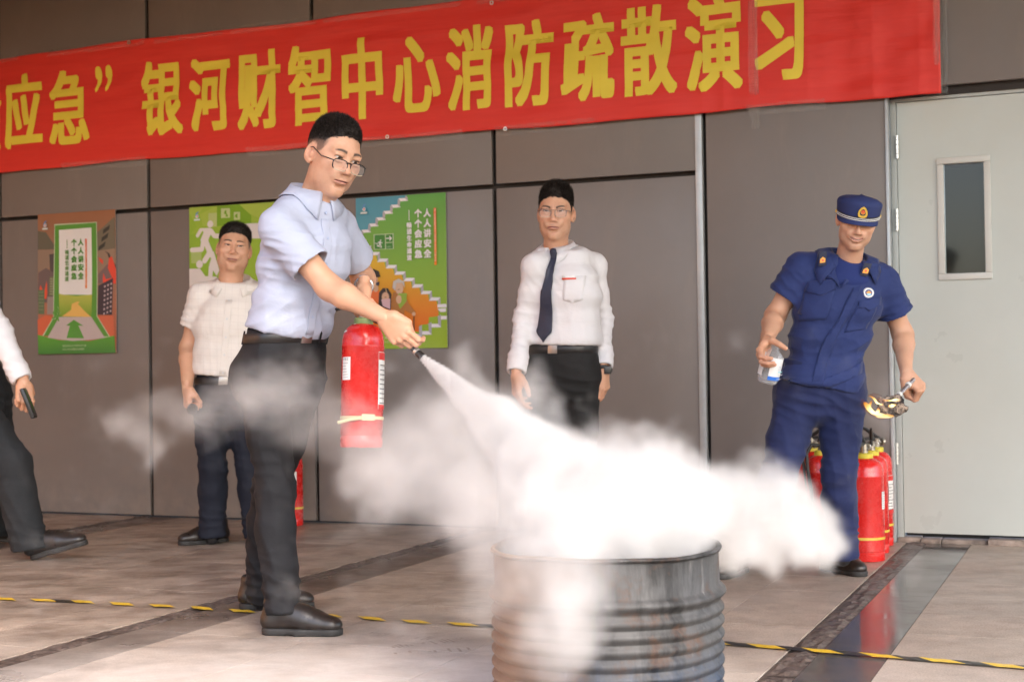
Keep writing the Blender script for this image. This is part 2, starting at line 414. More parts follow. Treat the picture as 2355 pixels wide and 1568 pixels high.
def glyph_dense(ch, step):
    """same, cut along a grid so it can follow folds"""
    V, Fc, _ = glyph(ch)
    bm = bmesh.new(); vs = [bm.verts.new((x, y, 0)) for x, y in V]
    for f in Fc:
        try: bm.faces.new([vs[i] for i in f])
        except ValueError: pass
    for ax, st in ((0, step[0]), (1, step[1])):
        k = st
        while k < 1:
            co = [0, 0, 0]; no = [0, 0, 0]; co[ax] = k; no[ax] = 1
            bmesh.ops.bisect_plane(bm, geom=bm.verts[:] + bm.edges[:] + bm.faces[:], plane_co=co, plane_no=no); k += st
    bmesh.ops.triangulate(bm, faces=bm.faces[:])
    bm.verts.index_update(); V = np.array([v.co[:2] for v in bm.verts]); Fc = [[v.index for v in f.verts] for f in bm.faces]; bm.free()
    return V, Fc
M_PRINT = attr_mat('printed_paper', .38, var=.03, vs=4, spec=.4)
class Print:
    """flat print: coloured polygons in sheet coordinates (u 0..1, v 0..1), each layer a hair above the last"""
    def __init__(s, w, h, place, lift=.00011):
        s.w, s.h, s.place, s.lift = w, h, place, lift; s.V = []; s.F = []; s.C = []; s.k = 4; s.step = (1 / 14, 1 / 22)
    def poly(s, pts, c, c2=None, tri=None):
        s.k += 1; n = len(s.V); z = s.k * s.lift
        vs = [p[1] for p in pts]; us = [p[0] for p in pts]; lo, hi = min(vs), max(vs)
        if tri is None:
            from mathutils.geometry import tessellate_polygon
            tri = [tuple(t) for t in tessellate_polygon([[Vector((u * s.w, v * s.h, 0)) for u, v in pts]])]
        if max(us) - min(us) > s.step[0] * 1.2 or hi - lo > s.step[1] * 1.2:
            bm = bmesh.new(); bv = [bm.verts.new((u, v, 0)) for u, v in pts]
            for t in tri:
                try: bm.faces.new([bv[q] for q in t])
                except ValueError: pass
            for ax, st, a, b_ in ((0, s.step[0], min(us), max(us)), (1, s.step[1], lo, hi)):
                for q in range(int(a / st) + 1, int(math.ceil(b_ / st - 1e-6))):
                    co = [0, 0, 0]; no = [0, 0, 0]; co[ax] = q * st; no[ax] = 1
                    bmesh.ops.bisect_plane(bm, geom=bm.verts[:] + bm.edges[:] + bm.faces[:], plane_co=co, plane_no=no)
            bm.verts.index_update(); pts = [(v.co[0], v.co[1]) for v in bm.verts]; tri = [tuple(v.index for v in f.verts) for f in bm.faces]; bm.free()
        for u, v in pts:
            s.V.append(s.place(u, v, z)); q = 0 if c2 is None else (v - lo) / max(hi - lo, 1e-6)
            s.C.append(c if c2 is None else tuple(a + (b - a) * q for a, b in zip(c, c2)))
        s.F += [[n + i for i in t] for t in tri]
        return s
    def grid(s, c_fn, nx=14, ny=22):
        s.k += 1; n = len(s.V)
        for j in range(ny + 1):
            for i in range(nx + 1):
                u, v = i / nx, j / ny; s.V.append(s.place(u, v, s.k * s.lift)); s.C.append(c_fn(u, v))
        s.F += [[n + j * (nx + 1) + i, n + j * (nx + 1) + i + 1, n + (j + 1) * (nx + 1) + i + 1, n + (j + 1) * (nx + 1) + i] for j in range(ny) for i in range(nx)]
    def rect(s, u0, v0, u1, v1, c, c2=None): return s.poly([(u0, v0), (u1, v0), (u1, v1), (u0, v1)], c, c2)
    def disc(s, u, v, r, c, sx=1, sy=1, n=16):
        return s.poly([(u + r / s.w * sx * math.cos(2 * math.pi * i / n), v + r / s.h * sy * math.sin(2 * math.pi * i / n)) for i in range(n)], c)
    def limb(s, pts, r, c):
        """thick round-ended line, r in metres"""
        for a, b in zip(pts[:-1], pts[1:]):
            A = np.array([a[0] * s.w, a[1] * s.h]); B = np.array([b[0] * s.w, b[1] * s.h]); d = B - A; d = d / (np.linalg.norm(d) + 1e-9); t0 = math.atan2(d[1], d[0])
            pp = [B + r * np.array([math.cos(t0 + q), math.sin(t0 + q)]) for q in np.linspace(-math.pi / 2, math.pi / 2, 7)] + [A - r * np.array([math.cos(t0 + q), math.sin(t0 + q)]) for q in np.linspace(-math.pi / 2, math.pi / 2, 7)]
            s.poly([(p[0] / s.w, p[1] / s.h) for p in pp], c)
    def text(s, ch, u0, v0, u1, v1, c, bold=0.0):
        """one character stretched to the box"""
        V, Fc, _ = glyph(ch)
        if not len(V): return
        offs = [(0, 0)] if not bold else [(dx, dy) for dx in (-bold, 0, bold) for dy in (-bold, bold)]
        for dx, dy in offs:
            s.poly([(u0 + x * (u1 - u0) + dx / s.w, v0 + y * (v1 - v0) + dy / s.h) for x, y in V], c, tri=Fc)
            s.k -= .82
        s.k += .82
    def column(s, txt, u, v_top, size, c, bold=0.0, gap=1.18, wide=1.0):
        """vertical line of characters, size in metres"""
        v = v_top
        for ch in txt:
            du = size * wide / s.w; dv = size / s.h
            if ch == '—': s.rect(u - .002 / s.w, v - dv * 1.15, u + .002 / s.w, v, c)
            else: s.text(ch, u - du / 2, v - dv, u + du / 2, v, c, bold)
            v -= dv * gap
    def line(s, txt, u, v, size, c, bold=0.0, cond=1.0):
        for ch in txt:
            g = glyph(ch); a = g[2]
            wdt = (size * cond * (a[0] / .9 if ord(ch) < 256 else 1.0)) / s.w
            hh = size / s.h * (min(1, a[1] / .72) if ord(ch) < 256 else 1)
            if ch != ' ': s.text(ch, u, v, u + wdt, v + hh, c, bold)
            u += wdt + size * .16 / s.w
    def build(s, name, parent=None, m=None):
        me = mesh_np(name, np.array(s.V), s.F, False, np.array(s.C)); return link(name, me, m or M_PRINT, parent)
def sheet(name, s0, s1, z0, z1, off, curl, label, cat, group=None, thick=.0012):
    """a sheet of paper hung on the wall; returns (object, Print)"""
    def place(u, v, z=0.0):
        o = off + curl(u, v) + z
        return WP(s0 + (s1 - s0) * u, z0 + (z1 - z0) * v, o)
    nx, ny = 14, 22; V = []
    for side in (0, -thick):
        for j in range(ny + 1):
            for i in range(nx + 1): V.append(place(i / nx, j / ny, side))
    N = (nx + 1) * (ny + 1); Fc = []
    for j in range(ny):
        for i in range(nx):
            a = j * (nx + 1) + i; q = (a, a + 1, a + nx + 2, a + nx + 1); Fc.append(q); Fc.append(tuple(N + x for x in reversed(q)))
    e = empty(name, WP((s0 + s1) / 2, z0, off), WROT); tag(e, label, cat, group)
    me = mesh_np('sheet', np.array(V), Fc, True); link('sheet', me, M_PAPER, e)
    return e, Print(s1 - s0, z1 - z0, place)
M_PAPER = mat('poster_paper', (.72, .72, .70), .45, var=.03)
# ------------------------------------------------------------------ red banner
bs0 = WS(-420, 200)[0]; bs1 = WS(2164, 100)[0]
bz1 = np.mean([WS(0, 127)[1], WS(1100, 9)[1], WS(500, 79)[1]]); bz0 = np.mean([WS(20, 391)[1], WS(870, 330)[1], WS(1700, 258)[1]])
def bwave(s, z):
    """depth of the cloth in front of the wall"""
    q = np.stack([s * .9 + z * .5, z * 3.2, 0 * s], -1); a = fbm(q * 1.5, 3) * .014
    q2 = np.stack([s * 2.0, z * 9, 0 * s + 5], -1); a = a + (1 - np.abs(vnoise(q2 * 1.3)) * 2) * .0055
    w = np.clip((s - (bs1 - 1.5)) / 1.5, 0, 1)
    q3 = np.stack([s * 9, z * .8, 0 * s + 9], -1); a = a + w * (1 - np.abs(vnoise(q3)) * 2.2) * .010
    q4 = np.stack([(s * .7 - z) * 6, 0 * s, 0 * s + 3], -1); a = a + np.clip((s - (bs1 - .9)) / .9, 0, 1) * vnoise(q4) * .014
    return .030 + a
nx, ny = 560, 64
ss = np.linspace(bs0, bs1, nx + 1); zz = np.linspace(bz0, bz1, ny + 1)
S_, Z_ = np.meshgrid(ss, zz); s_ = S_.ravel(); z_ = Z_.ravel()
sag = np.sin(s_ * 3.1) * .005 + np.sin(s_ * 7.7 + 1) * .003
z_e = z_ + sag * np.clip(np.abs((z_ - (bz0 + bz1) / 2) / (bz1 - bz0) * 2), 0, 1)
Vb = WA[None] * s_[:, None] + WN[None] * (WD - bwave(s_, z_))[:, None] + np.array([0, 0, 1.]) * z_e[:, None]
ii = np.arange((nx + 1) * (ny + 1)).reshape(ny + 1, nx + 1)
Fb = np.stack([ii[:-1, :-1], ii[:-1, 1:], ii[1:, 1:], ii[1:, :-1]], -1).reshape(-1, 4)
m, t, bb = new_mat('banner_cloth'); T = NT(t)
g = T.noise(T.mapping(T.pos(), (1, 1, 14)), 3.0, 4)
T.l(T.mix(g, (.66, .022, .016), (.78, .040, .026)), bb.inputs['Base Color']); bb.inputs['Roughness'].default_value = .55
bb.inputs['Sheen Weight'].default_value = .15; T.bump(T.noise(T.mapping(T.pos(), (.5, .5, 5)), 9, 4), .5, .006, bb)
M_BANNER = m
banner = empty('banner', WP((bs0 + bs1) / 2, bz0, .03), WROT)
tag(banner, 'long red cloth banner with large yellow Chinese characters, taped high across the wall', 'banner')
cl = link('cloth', mesh_np('cloth', Vb, Fb, True), M_BANNER, banner)
sm_ = cl.modifiers.new('thickness', 'SOLIDIFY'); sm_.thickness = .0015; sm_.offset = -1
M_YEL = mat('banner_yellow', (.80, .66, .065), .6, var=.07, vs=3, bump=.3, bs=12, bd=.004)
chars = [('会', -82, 14, 178, 355), ('应', 18, 107, 168, 345), ('急', 122, 215, 160, 337), ('”', 227, 266, 153, 216), ('银', 333, 427, 140, 317), ('河', 443, 536, 132, 306),
         ('财', 552, 651, 114, 301), ('智', 668, 767, 101, 291), ('中', 792, 886, 88, 281), ('心', 908, 1017, 84, 265), ('消', 1033, 1140, 60, 261), ('防', 1167, 1278, 44, 250),
         ('疏', 1296, 1418, 31, 238), ('散', 1432, 1561, 12, 226), ('演', 1579, 1710, -12, 216), ('习', 1738, 1853, -12, 194)]
VV = []; FF = []
for ch, x0, x1, y0, y1 in chars:
    xm = (x0 + x1) / 2; a0 = WS(x0, (y0 + y1) / 2)[0]; a1 = WS(x1, (y0 + y1) / 2)[0]; c1 = WS(xm, y0 + 2)[1]; c0 = WS(xm, y1 - 2)[1]
    w, h = a1 - a0, c1 - c0; bo = .012 if ch != '”' else .004
    V, Fc = glyph_dense(ch, (.03 / w, .03 / h))
    k = 0
    for dx in (-bo, -bo * .5, 0, bo * .5, bo):
        for dy in (-bo * .75, 0, bo * .75):
            k += 1; n = len(VV)
            s = a0 + bo + V[:, 0] * (w - 2 * bo) + dx; z = c0 + bo + V[:, 1] * (h - 2 * bo) + dy
            sg = (np.sin(s * 3.1) * .005 + np.sin(s * 7.7 + 1) * .003) * np.clip(np.abs((z - (bz0 + bz1) / 2) / (bz1 - bz0) * 2), 0, 1)
            Q = WA[None] * s[:, None] + WN[None] * (WD - bwave(s, z) - .0022 - k * .00015)[:, None] + np.array([0, 0, 1.]) * (z + sg)[:, None]
            VV += list(Q); FF += [[i + n for i in f] for f in Fc]
    link('character', mesh_np('character', np.array(VV), FF, True), M_YEL, banner); VV = []; FF = []
# clear tape along the edges of the banner
m, t, bb = new_mat('clear_tape'); bb.inputs['Base Color'].default_value = (.9, .9, .88, 1); bb.inputs['Roughness'].default_value = .12; bb.inputs['Alpha'].default_value = .09
bb.inputs['Specular IOR Level'].default_value = 1.0
T = NT(t); T.bump(T.noise(T.pos(), 38, 4), 1.0, .02, bb); M_CLEAR = m
def tape_strip(s0, s1, z0, z1):
    n = 40; V = []
    for i in range(n + 1):
        for j in range(4):
            u = i / n; v = j / 3; s = s0 + (s1 - s0) * u; z = z0 + (z1 - z0) * v
            if s1 - s0 > z1 - z0: z += random.uniform(-.004, .004)
            else: s += random.uniform(-.004, .004)
            o = .046 + random.uniform(0, .006) if (bz0 < z < bz1 and s < bs1) else .006 + random.uniform(0, .008)
            V.append(WP(s, z, o))
    me = mesh_np('tape_strip', np.array(V), [(a, a + 1, a + 5, a + 4) for i in range(n) for a in (i * 4, i * 4 + 1, i * 4 + 2)], True)
    link('tape_strip', me, M_CLEAR, banner)
s = bs0 + .2
while s < bs1 - .3:
    L = random.uniform(.35, .9); tape_strip(s, s + L, bz1 - .035, bz1 + .022)
    if random.random() < .8: tape_strip(s + .1, s + L, bz0 - .03, bz0 + .02)
    s += L + random.uniform(.02, .3)
tape_strip(bs1 - .03, bs1 + .03, bz0 - .0, bz1); tape_strip(WS(1735, 150)[0] - .02, WS(1735, 150)[0] + .03, bz0 - .1, bz1)
for px, py in ((308, 102), (1139, 12), (900, 318), (1170, 300)):
    s, z = WS(px, py); b = MB(); c = WP(s, z, .050); R = np.array([WA, (0, 0, 1), -WN]).T
    b.lathe([(.006, 0), (.012, 0), (.012, .002), (.006, .002), (.006, 0)], 12, c, R, cap=False); b.build('eyelet', M_STEEL, banner, smooth=True)
# ------------------------------------------------------------------ posters
G1 = (.10, .30, .05); G2 = (.20, .42, .04); WHT = (.74, .73, .72); ORG = (.75, .14, .04); RED = (.66, .05, .03)
def logo(p, u, v, r):
    p.disc(u, v - r * .2 / p.h, r, (.25, .50, .62)); p.disc(u, v - r * .25 / p.h, r * .72, WHT); p.disc(u + r * .1 / p.w, v - r * .2 / p.h, r * .5, (.72, .22, .18))
    p.limb([(u - r * .6 / p.w, v + r * .2 / p.h), (u - r * .2 / p.w, v + r * 1.3 / p.h), (u + r * .7 / p.w, v + r * 1.8 / p.h)], r * .25, (.10, .25, .55))
    p.rect(u - r * 1.7 / p.w, v - r * 2.3 / p.h, u + r * 1.7 / p.w, v - r * 1.5 / p.h, (.62, .70, .70))
def runner(p, u, v, h, c):
    """exit-sign running figure about h metres tall, feet at v"""
    q = lambda x, y: (u + x * h / p.w, v + y * h / p.h)
    p.disc(*q(.10, .90), .09 * h, c)
    p.poly([q(-.08, .76), q(.10, .78), q(.12, .68), q(.08, .45), q(-.08, .42), q(-.12, .55)], c)
    p.limb([q(-.08, .74), q(-.24, .66), q(-.28, .52)], .042 * h, c); p.limb([q(.08, .73), q(.20, .58), q(.34, .60)], .042 * h, c)
    p.limb([q(.03, .45), q(.14, .26), q(.22, .03)], .058 * h, c); p.limb([q(-.04, .45), q(-.10, .24), q(-.36, .22)], .055 * h, c)
def headline(p, u1, u2, u3, vt, size, c, c3, bold):
    p.column('人人讲安全', u1, vt, size, c, bold, 1.30); p.column('个个会应急', u2, vt, size, c, bold, 1.30)
    p.column('—', u3, vt, size * 1.2, c, 0); p.column('畅通生命通道', u3, vt - size * 1.62 / p.h, size * .66, c3, bold * .7, 1.26)
def redstrip(p, u, vt, vb, w):
    p.poly([(u - w / 2, vb), (u + w / 2, vb), (u + w / 2, vt), (u - w / 2, vt)], (.80, .24, .03), (.74, .09, .03))
    sz = (vt - vb) * p.h / 21
    p.column('深入开展2024年全国“安全生产月”活动', u, vt - .006, sz * .8, (.82, .75, .6), 0, 1.22, .9)
# poster with the lit doorway and burning blocks
s0, z1 = WS(89, 495); s1, _ = WS(270, 650); z0 = WS(180, 813)[1]
e, p = sheet('poster', s0, s1, z0, z1 + .002, .008, lambda u, v: .005 * math.sin(v * 3.2 + u * 1.5) ** 2 + .004 * (1 - v) ** 2,
             'safety poster with a white doorway between burning buildings, nearest the walking man', 'poster', 'safety posters on the wall')
def C1(x, y):
    vt = (y - 85) / 1455.0; vt = (y - 85 + 40 * ((x - 40) / 815)) / 1455; u = (x - 40 - 32 * vt) / 815; return (min(max(u, 0), 1), min(max(1 - vt, 0), 1))
pl = lambda pts, c, c2=None: p.poly([C1(*q) for q in pts], c, c2)
def skyc(u, v):
    if v > .55: k = (v - .55) / .45; return (.30 + .02 * k, .19 - .05 * k, .13 - .055 * k)
    k = v / .55; return (.55 - .25 * k, .13 + .06 * k, .06 + .07 * k)
p.grid(skyc)
pl([(40, 255), (130, 270), (235, 420), (235, 450), (40, 450)], (.13, .12, .09)); pl([(40, 455), (235, 445), (235, 600), (60, 690), (45, 680)], (.27, .19, .14))
pl([(170, 500), (235, 490), (235, 760), (190, 760)], (.09, .075, .075)); pl([(60, 690), (140, 640), (240, 700), (240, 1000), (60, 1000)], (.15, .11, .11))
pl([(75, 870), (85, 815), (105, 860), (125, 900), (150, 770), (160, 900), (150, 960), (70, 960)], (.70, .10, .05))
pl([(60, 870), (130, 866), (130, 1120), (65, 1120)], (.12, .17, .10)); pl([(180, 735), (240, 725), (240, 930), (180, 930)], (.16, .17, .10)); pl([(160, 940), (245, 935), (245, 1120), (160, 1120)], (.30, .25, .23))
for k in range(7): pl([(186, 750 + 26 * k), (238, 748 + 26 * k), (238, 757 + 26 * k), (186, 759 + 26 * k)], (.34, .36, .22))
for k in range(6): pl([(70, 890 + 36 * k), (124, 890 + 36 * k), (124, 896 + 36 * k), (70, 896 + 36 * k)], (.22, .27, .16))
pl([(670, 280), (850, 120), (858, 440), (670, 465)], (.17, .15, .11))
for (x, y) in ((735, 220), (720, 300), (690, 390)): pl([(x, y + 30), (x + 70, y - 20), (x + 60, y + 30), (x - 5, y + 75)], (.045, .045, .04))
pl([(680, 465), (860, 440), (865, 640), (690, 660)], (.30, .21, .15)); pl([(750, 465), (800, 490), (815, 540), (868, 610), (868, 640), (800, 560), (780, 495)], (.06, .05, .05))
pl([(690, 700), (780, 600), (868, 640), (872, 760), (690, 800)], (.19, .13, .13)); pl([(735, 760), (740, 690), (765, 755), (830, 740), (785, 640), (795, 540), (825, 520), (872, 650), (870, 800), (740, 790)], (.72, .08, .05))
pl([(690, 530), (735, 560), (735, 605), (705, 575)], (.70, .08, .05)); pl([(690, 820), (840, 740), (838, 1115), (692, 1115)], (.055, .042, .055))
for i in range(3):
    for j in range(7): x = 750 + 33 * i; y = 820 - 14 * i + 46 * j; pl([(x, y), (x + 16, y - 5), (x + 16, y + 16), (x, y + 21)], (.45, .38, .40))
pl([(60, 1180), (150, 1130), (250, 1150), (130, 1345), (65, 1345)], (.62, .14, .07)); pl([(690, 1130), (855, 1120), (868, 1335), (820, 1335)], (.60, .15, .08))
pl([(65, 1335), (300, 1385), (620, 1385), (870, 1325), (888, 1515), (75, 1540)], (.06, .22, .05), (.12, .36, .05))
pl([(225, 188), (672, 170), (692, 1130), (825, 1335), (760, 1350), (115, 1345), (232, 1150)], (.50, .58, .42)); pl([(232, 200), (665, 178), (685, 1130), (815, 1335), (130, 1345), (240, 1150)], G1)
pl([(275, 248), (615, 228), (632, 915), (290, 915)], WHT); pl([(290, 905), (335, 915), (470, 930), (632, 910), (632, 1140), (300, 1140)], (.16, .32, .04), (.48, .50, .10))
pl([(325, 1140), (420, 1070), (425, 1010), (480, 985), (510, 985), (490, 1010), (560, 1080), (628, 1140)], (.74, .46, .13))
pl([(295, 1146), (632, 1140), (775, 1350), (640, 1372), (440, 1390), (300, 1378), (172, 1362)], (.50, .43, .42)); pl([(450, 1172), (555, 1235), (500, 1230), (560, 1360), (375, 1362), (410, 1235), (370, 1232)], (.09, .30, .05))
u_, v_ = C1(268, 1190); runner(p, u_, v_ - .004, .095, (.55, .62, .45)); p.k += 1; runner(p, u_, v_, .090, G1)
redstrip(p, C1(567, 600)[0], C1(567, 342)[1], C1(567, 848)[1], .014 / p.w)
headline(p, C1(502, 0)[0], C1(432, 0)[0], C1(360, 0)[0], C1(460, 345)[1], .041, (.10, .30, .06), (.12, .28, .09), .0018)
logo(p, *C1(135, 195), .013)
for k, tx in enumerate(('国务院安全生产委员会办公室', '中华人民共和国应急管理部')): p.line(tx, C1(315, 0)[0], C1(0, 1450 + 36 * k)[1] - .014, .0125, (.50, .62, .42))
p.build('print', e)
# green poster with white running figures
s0, z1 = WS(437, 479); s1 = WS(636, 600)[0]; z0 = WS(445, 806)[1]
e, p = sheet('poster', s0, s1, z0, z1 + .002, .008, lambda u, v: .004 * math.sin(v * 3 + u * 1.5) ** 2,
             'light green poster of white running figures, behind the man in the checked shirt', 'poster', 'safety posters on the wall')
C2 = lambda x, y: (min(max((x - 80 - (y - 140) * .008) / 1330, 0), 1), min(max(1 - (y - 140 + (x - 80) * .055) / 2225, 0), 1))
pl = lambda pts, c, c2=None: p.poly([C2(*q) for q in pts], c, c2)
LG = (.34, .47, .07); DG = (.165, .34, .02); PW = (.66, .62, .60)
p.rect(0, 0, 1, 1, (.23, .40, .03), (.30, .45, .05))
pl([(85, 140), (300, 130), (230, 260), (90, 420)], LG); pl([(250, 240), (530, 115), (520, 330), (400, 430), (300, 430)], LG); pl([(870, 90), (1400, 50), (1400, 400), (1080, 270), (930, 180)], LG)
pl([(520, 120), (870, 100), (1050, 270), (1050, 400), (520, 430)], DG); pl([(80, 560), (500, 480), (500, 1300), (90, 1300)], (.25, .42, .04)); pl([(90, 230), (200, 440), (90, 560)], (.26, .43, .04))
pl([(385, 228), (515, 224), (515, 436), (385, 440)], (.42, .50, .20)); pl([(583, 158), (722, 154), (722, 300), (583, 306)], (.48, .55, .28)); pl([(640, 190), (668, 185), (668, 230), (690, 260), (690, 285), (650, 285), (660, 250), (630, 240)], DG)
pl([(782, 215), (878, 212), (878, 332), (782, 336)], (.48, .55, .28)); pl([(800, 262), (840, 232), (840, 312), (800, 290)], DG)
pl([(110, 830), (278, 822), (278, 1000), (120, 1008)], (.36, .47, .16)); pl([(720, 400), (1400, 380), (1400, 620), (1050, 620), (1010, 470), (720, 460)], PW)
runner_q = [((410, 398), 47)]
p.disc(*C2(413, 398), 47 / 1330 * p.w, PW)
def lim2(pts, r): p.limb([C2(*q) for q in pts], r / 1330 * p.w, PW)
pl([(250, 462), (410, 456), (450, 500), (400, 600), (372, 700), (275, 700), (262, 640), (310, 520)], PW)
lim2([(265, 490), (215, 575)], 26); lim2([(425, 500), (480, 580), (560, 585)], 32); lim2([(300, 690), (285, 790), (130, 800)], 32); lim2([(350, 680), (430, 870)], 42)
lim2([(400, 850), (330, 965)], 38); pl([(390, 820), (470, 820), (560, 1110), (520, 1200), (460, 1110), (450, 1240), (385, 1240), (395, 1060), (440, 900)], PW)
p.disc(*C2(250, 1020), 53 / 1330 * p.w, PW); pl([(85, 1092), (260, 1090), (340, 1205), (520, 1210), (520, 1500), (85, 1500)], PW); pl([(90, 1420), (150, 1380), (170, 1500), (90, 1560)], DG)
pl([(90, 1500), (1400, 1450), (1400, 2300), (90, 2300)], DG, (.26, .42, .04)); lim2([(300, 1520), (480, 1800), (300, 2000)], 60)
logo(p, *C2(208, 270), .0125)
p.build('print', e)
# poster with stairs and people covering their noses
s0 = WS(822, 630)[0]; z1 = WS(925, 450)[1]; s1 = WS(1030, 620)[0]; z0 = WS(1000, 800)[1]
e, p = sheet('poster', s0, s1, z0, z1, .008, lambda u, v: .004 * math.sin(v * 3 + u) ** 2 + .006 * max(0, (u - .5) / .5) ** 2,
             'colourful poster of zigzag stairs, three people covering their noses, right of the man spraying', 'poster', 'safety posters on the wall')
C3 = lambda x, y: (min(max((x - 62 - (y - 122) * .006) / 838, 0), 1), min(max(1 - (y - 122 + 54 * (x - 62) / 838) / 1412, 0), 1))
pl = lambda pts, c, c2=None: p.poly([C3(*q) for q in pts], c, c2)
def back(u, v): k = v; return (.30 - .20 * k ** 1.2, .44 - .10 * k, .03 + .04 * k)
p.grid(back)
st1 = [(540, 92), (470, 122), (400, 182), (330, 240), (262, 300), (194, 358), (124, 416), (62, 470)]
poly = [(62, 122), (540, 92)]
for (a, b_), (c, d) in zip(st1[:-1], st1[1:]): poly += [(a, d - 4), (c + 8, d)]
poly += [(62, 500)]
pl(poly, (.09, .32, .40), (.07, .28, .38))
st2 = [(62, 505), (108, 562), (188, 620), (266, 680), (346, 738), (426, 796), (510, 853), (588, 910), (668, 968), (745, 1025), (824, 1085), (900, 1125)]
dn = [(824, 1195), (735, 1270), (648, 1340), (560, 1370)]
poly = [(62, 540)]
for (a, b_) in st2[1:-1]: poly += [(a, b_ + 30), (a + 62, b_ + 28)]
poly += [(828, 1120), (828, 1195), (740, 1210), (735, 1270), (650, 1285), (645, 1345), (62, 1360)]
pl(poly, (.72, .14, .02), (.62, .47, .04))
STW, STG = (.74, .72, .74), (.40, .38, .40)
for (a, b_), (c, d) in zip(st1[:-1], st1[1:]):
    pl([(c - 6, d), (c + 66, d - 4), (c + 84, d + 22), (c + 14, d + 28)], STW); pl([(a - 12, b_ + 2), (a + 12, b_ + 26), (a + 4, d + 22), (a - 16, d - 2)], STG)
for (a, b_) in st2[:-1]:
    pl([(a - 2, b_ + 34), (a + 22, b_ + 2), (a + 102, b_), (a + 80, b_ + 30)], STW); pl([(a + 80, b_ + 30), (a + 102, b_), (a + 106, b_ + 56), (a + 82, b_ + 84)], STG)
for (a, b_) in dn:
    pl([(a - 2, b_), (a + 92, b_ - 4), (a + 122, b_ + 26), (a + 28, b_ + 32)], STW); pl([(a + 90, b_ - 70), (a + 118, b_ - 90), (a + 118, b_ + 26), (a + 92, b_)], STG)
pl([(822, 1090), (900, 1082), (900, 1108), (822, 1115)], STW); pl([(822, 1130), (900, 1122), (900, 1155), (850, 1158)], STW); pl([(62, 470), (130, 466), (130, 492), (62, 498)], STW)
pl([(234, 458), (420, 446), (422, 590), (236, 600)], (.45, .55, .35)); pl([(242, 464), (340, 458), (342, 590), (244, 594)], (.05, .22, .04)); pl([(348, 458), (412, 453), (413, 526), (349, 530)], (.05, .22, .04)); pl([(349, 538), (413, 533), (414, 586), (350, 590)], (.05, .22, .04))
u_, v_ = C3(294, 580); runner(p, u_, v_, .046, STW); p.limb([C3(248, 540), C3(268, 545), C3(272, 562), C3(300, 578)], .0016, STW)
p.limb([C3(356, 494), C3(400, 492)], .0028, STW); p.limb([C3(384, 474), C3(402, 492), C3(386, 510)], .0028, STW); p.line('安全楼梯', C3(352, 0)[0], C3(350, 578)[1], .0066, (.5, .6, .45))
SK = (.62, .38, .25)
pl([(165, 960), (200, 930), (285, 975), (290, 1100), (165, 1060)], (.72, .16, .05)); p.disc(*C3(238, 880), .031, SK, .85, 1.15); pl([(186, 860), (192, 800), (235, 778), (285, 800), (300, 850), (260, 855), (215, 875), (200, 880)], (.035, .03, .03))
pl([(200, 1000), (190, 960), (225, 915), (290, 895), (285, 930), (250, 950)], (.05, .055, .08)); p.disc(*C3(255, 960), .017, SK, 1, 1.2)
pl([(280, 1100), (285, 1000), (320, 955), (370, 955), (402, 1010), (395, 1160), (280, 1120)], (.045, .035, .035)); p.disc(*C3(345, 1035), .025, SK, .95, 1.1); pl([(305, 1060), (390, 1050), (388, 1150), (320, 1120)], (.62, .40, .44)); p.limb([C3(348, 962), C3(358, 992)], .002, (.6, .4, .2))
pl([(395, 1100), (420, 990), (520, 985), (560, 1090), (625, 1170), (600, 1190), (520, 1150), (515, 1230), (420, 1180)], (.42, .17, .05)); p.disc(*C3(475, 950), .029, (.60, .40, .28), .9, 1.25); pl([(412, 950), (420, 890), (470, 864), (520, 890), (525, 945), (500, 900), (450, 905), (435, 975)], (.50, .48, .46))
pl([(440, 1050), (470, 1000), (545, 995), (540, 1070), (480, 1145), (465, 1100)], (.28, .40, .06)); p.disc(*C3(470, 1055), .018, SK, 1, 1.4); p.disc(*C3(607, 1185), .012, SK); p.limb([C3(608, 1205), C3(606, 1330)], .0035, (.10, .05, .03))
p.limb([C3(463, 965), C3(478, 963)], .0016, (.1, .06, .05)); p.limb([C3(340, 1040), C3(352, 1039)], .0018, (.05, .03, .03)); p.limb([C3(250, 888), C3(266, 886)], .0018, (.05, .03, .03))
redstrip(p, C3(808, 470)[0], C3(806, 212)[1], C3(814, 732)[1], .0155 / p.w)
headline(p, C3(738, 500)[0], C3(655, 500)[0], C3(573, 600)[0], C3(700, 222)[1], .0445, STW, STW, .002)
logo(p, *C3(152, 220), .013)
for k, tx in enumerate(('国务院安全生产委员会办公室', '中华人民共和国应急管理部')): p.line(tx, C3(330, 0)[0], C3(340, 1418 + 38 * k)[1] - .006, .0135, (.62, .70, .45))
p.build('print', e)
# ------------------------------------------------------------------ floor tape
pts = [(-60, 1376), (60, 1381), (160, 1384), (300, 1392), (420, 1397), (520, 1405), (640, 1411), (800, 1420), (960, 1432), (1130, 1441), (1330, 1456), (1500, 1469), (1650, 1480), (1800, 1492), (1980, 1507), (2140, 1520), (2355, 1537), (2480, 1546)]
TP = [FL(*q) for q in pts]
dl = [0]
for a, b_ in zip(TP[:-1], TP[1:]): dl.append(dl[-1] + np.linalg.norm(b_ - a))
def tpos(d):
    i = min(max(int(np.searchsorted(dl, d)) - 1, 0), len(TP) - 2); t_ = (d - dl[i]) / (dl[i + 1] - dl[i]); p_ = TP[i] + (TP[i + 1] - TP[i]) * t_
    return p_, nrm(TP[i + 1] - TP[i])
tape = empty('floor_tape', FL(700, 1414)); tag(tape, 'strip of black and yellow hazard tape stuck across the paving stones', 'tape')
M_TY = mat('tape_yellow', (.72, .47, .03), .35, var=.12, vs=30); M_TB = mat('tape_black', (.030, .029, .028), .4, var=.4, vs=25)
